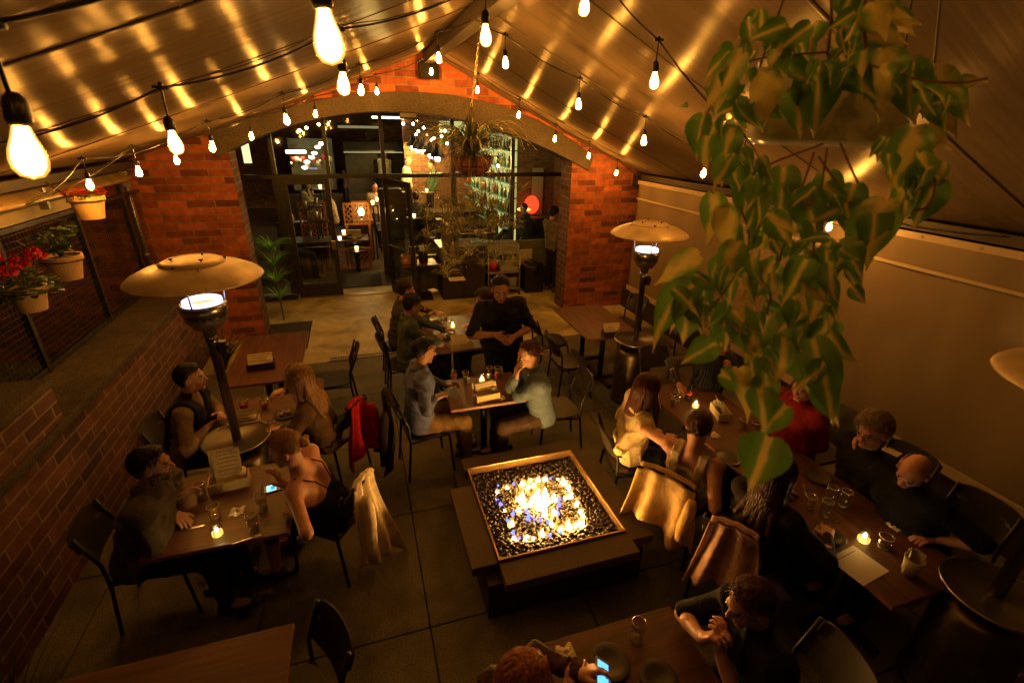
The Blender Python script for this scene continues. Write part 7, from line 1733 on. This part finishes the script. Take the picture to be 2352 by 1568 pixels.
person('older balding man in black leaning his head on his hand by the curtain', (3.66, 1.55, .56), hd(2098, 1082, 1.20), 176, 188, -30, tilt=12,
       R=dict(w=at_t(2062, 1078, 1.06), e=(-.3, .6, -.8), d=(.3, -.5, .5), n=(.6, -.3, .4), c=.4), L=dict(w=(3.34, 1.40, .78), e=(.4, -1, -.3), d=(-.9, .3, 0), c=.5),
       top='black_wool', topcol=(.008, .008, .009), sleeve=.5, leg=(.010, .010, .012), hair=('bald', (.30, .2, .12)), skin='pink', fat=1.2, infl=.022)
# bottom
nb, inf = person('man with short brown hair in a black T-shirt at the bottom table, hands clasped', (1.86, 1.02, .56), hd(1722, 1385, 1.24), 172, 170, -22,
       R=dict(w=at_t(1612, 1466, .97), e=(.1, 1.2, -.9), d=(.25, -.45, .8), n=(.3, -.8, -.2), c=.75), L=dict(w=at_t(1652, 1494, .97), e=(.0, -.9, -1.2), d=(.15, .30, .9), n=(-.1, .9, -.2), c=.85),
       top='black_tee2', topcol=(.007, .007, .009), sleeve=.5, leg=(.010, .010, .012), hair=('short', (.085, .035, .014)), skin='pink', hh=.0042, h=.010, fat=1.08, infl=.02)
ce = inf['NB']-inf['U']*.13+inf['fr']*.155+inf['Rl']*.02
b = MB(); e1, e2 = Vector(inf['Rl']), Vector(inf['U'])
b.tube([Vector(ce)+e1*(.028*math.cos(a))+e2*(.045*math.sin(a)) for a in np.linspace(0, 2*PI, 25)], .0022, 5, cap=False)
b.tube([Vector(ce)+e1*-.012+e2*.03, Vector(ce)+e1*-.008+e2*-.03], .0035, 5); b.tube([Vector(ce)+e1*.010+e2*.03, Vector(ce)+e1*.006+e2*-.03], .0035, 5); b.tube([Vector(ce)+e1*-.012+e2*.012, Vector(ce)+e1*.012+e2*.008], .003, 5)
b.build('shirt_emblem', [mat('emblem', (.20, .16, .10), .6)], nb)
nb, inf = person('person with ginger hair at the bottom edge holding up a glowing phone', (.10, .98, .56), hd(1205, 1568, 1.22), 4, 10, -10,
       R=dict(w=at_t(1300, 1590, .98), e=(-.2, -.8, -.6), d=(.9, .2, .2), n=(0, .6, -.4), c=.6), L=dict(w=at_t(1325, 1548, 1.02), e=(-.2, .9, -.5), d=(.95, -.1, .1), n=(.0, -.5, -.7), c=.7),
       top='rust_top', topcol=(.05, .02, .012), leg=(.012, .012, .014), hair=('full', (.36, .12, .03)), skin='pink', h=.010)
p = G(1383, 1556, 1.0); t = empty('phone', p, 'phone with a blue glowing picture held by the ginger haired person', 'phone')
Mr = Matrix.Rotation(math.radians(-20), 3, 'Z') @ Matrix.Rotation(math.radians(40), 3, 'Y') @ Matrix.Rotation(math.radians(10), 3, 'X')
MB().box(p, (.075, .15, .009), M=Mr).build('case', [mat('white_plastic', (.6, .5, .4), .35)], t, bevel=.003)
o = MB().box(p+Mr @ Vector((0, 0, .0052)), (.064, .125, .001), M=Mr).build('screen', [emis('phone_blue', (.12, .45, 1.0), 1.3)], t)
# standing man at the till
q = G(1262, 668, 0)
hh_ = Yp(1273, 490, q.y-.02)
person('young man in a grey checked shirt standing at the till behind the right pier', (q.x+.03, q.y, .93), (hh_.x, hh_.y, hh_.z), 20, 25, -22, stand=True,
       R=dict(w=tuple(Yp(1290, 530, q.y-.15)), e=(-.3, -.3, -1), d=(1, 0, .2), c=.5), L=dict(w=tuple(Yp(1288, 520, q.y+.1)), e=(-.3, .3, -1), d=(1, 0, .2), c=.5),
       collar=True, top='grey_check', topcol=(.16, .14, .11), leg=(.014, .013, .016), hair=('full', BK), skin='fair', fat=.92, shoe=(.10, .035, .012), h=.014, hh=.007)
# ---------------------------------------------------------------- people inside, far and small
LOW = dict(h=.022, hh=.011)
def inside(label, u, v, y, yaw, stand=True, cut=None, **k):
    p = Yp(u, v, y); hz = 1.60 if stand else 1.22
    z_off = p.z-hz
    person(label, (p.x-.04*math.cos(math.radians(yaw)), p.y-.04*math.sin(math.radians(yaw)), (.93 if stand else .56)+z_off), (p.x, p.y, p.z), yaw, yaw, -10, stand=stand, **LOW, **k)
def cook(label, u, v, y, yaw, col, cap=False, name='cook_white', hair=BK):
    p = Yp(u, v, y); person(label, (p.x-.05, p.y, p.z-.67), (p.x, p.y, p.z), yaw, yaw, -25, stand=True, top=name, topcol=col, leg=(.02, .02, .02), hair=('short', hair), skin='fair', h=.03, hh=.014)
cook('cook in white behind the kitchen pass, arms out', 882, 356, 17.9, -90, (.75, .70, .6))
cook('cook in white with a pale cap bending by the yellow brick wall', 937, 372, 15.2, -20, (.72, .66, .5), hair=(.45, .38, .22))
cook('bartender in green beside the pendant lamps', 990, 378, 14.6, 180, (.06, .10, .05), name='green_shirt')
cook('small kitchen worker in dark clothes with a red cloth', 800, 382, 18.6, -90, (.08, .05, .06), name='kitchen_dark')
def sitter(label, u, v, y, yaw, name, col, hair, skin='fair', stripes=None, fat=1.0):
    p = Yp(u, v, y); F = (math.cos(math.radians(yaw)), math.sin(math.radians(yaw)))
    person(label, (p.x-.08*F[0], p.y-.08*F[1], p.z-.67), (p.x, p.y, p.z), yaw, yaw, -8, top=name, topcol=col, leg=(.02, .02, .02), hair=hair, skin=skin, stripes=stripes, h=.022, hh=.011, fat=fat)
sitter('guest in a striped shirt seated far behind the closed glass door', 705, 422, 13.8, -30, 'striped_shirt', (.04, .035, .03), ('long', BR1), stripes=(10, (.45, .38, .26), 'Z'))
sitter('guest in a pale top seated by the door frame inside', 752, 445, 13.6, 180, 'pale_top', (.42, .33, .2), ('short', BK))
sitter('older guest with grey blond hair in a dark sweater behind the closed glass door', 664, 500, 11.4, 10, 'grey_sweater', (.05, .048, .045), ('full', (.3, .2, .1)))
sitter('guest in a checked dark shirt sitting at the bar by the red lantern', 1203, 478, 12.2, 150, 'dark_check', (.025, .035, .028), ('short', BK), fat=1.25)
sitter('dark dressed guest at the bar left of the spider plant', 955, 452, 13.0, 90, 'dark_bar', (.02, .02, .018), ('full', BR1))
sitter('second dark dressed guest at the bar behind the spider plant', 1130, 470, 12.6, 120, 'dark_bar', (.02, .02, .018), ('short', BR1))

sitter('standing guest silhouette behind the trolley, left of the red lantern', 1168, 462, 11.8, 200, 'dark_guest', (.05, .035, .025), ('full', BR1))
sitter('guest in a white shirt far down the dining room beside the dark hood', 860, 430, 14.5, -70, 'pale_top', (.42, .33, .2), ('short', BK))
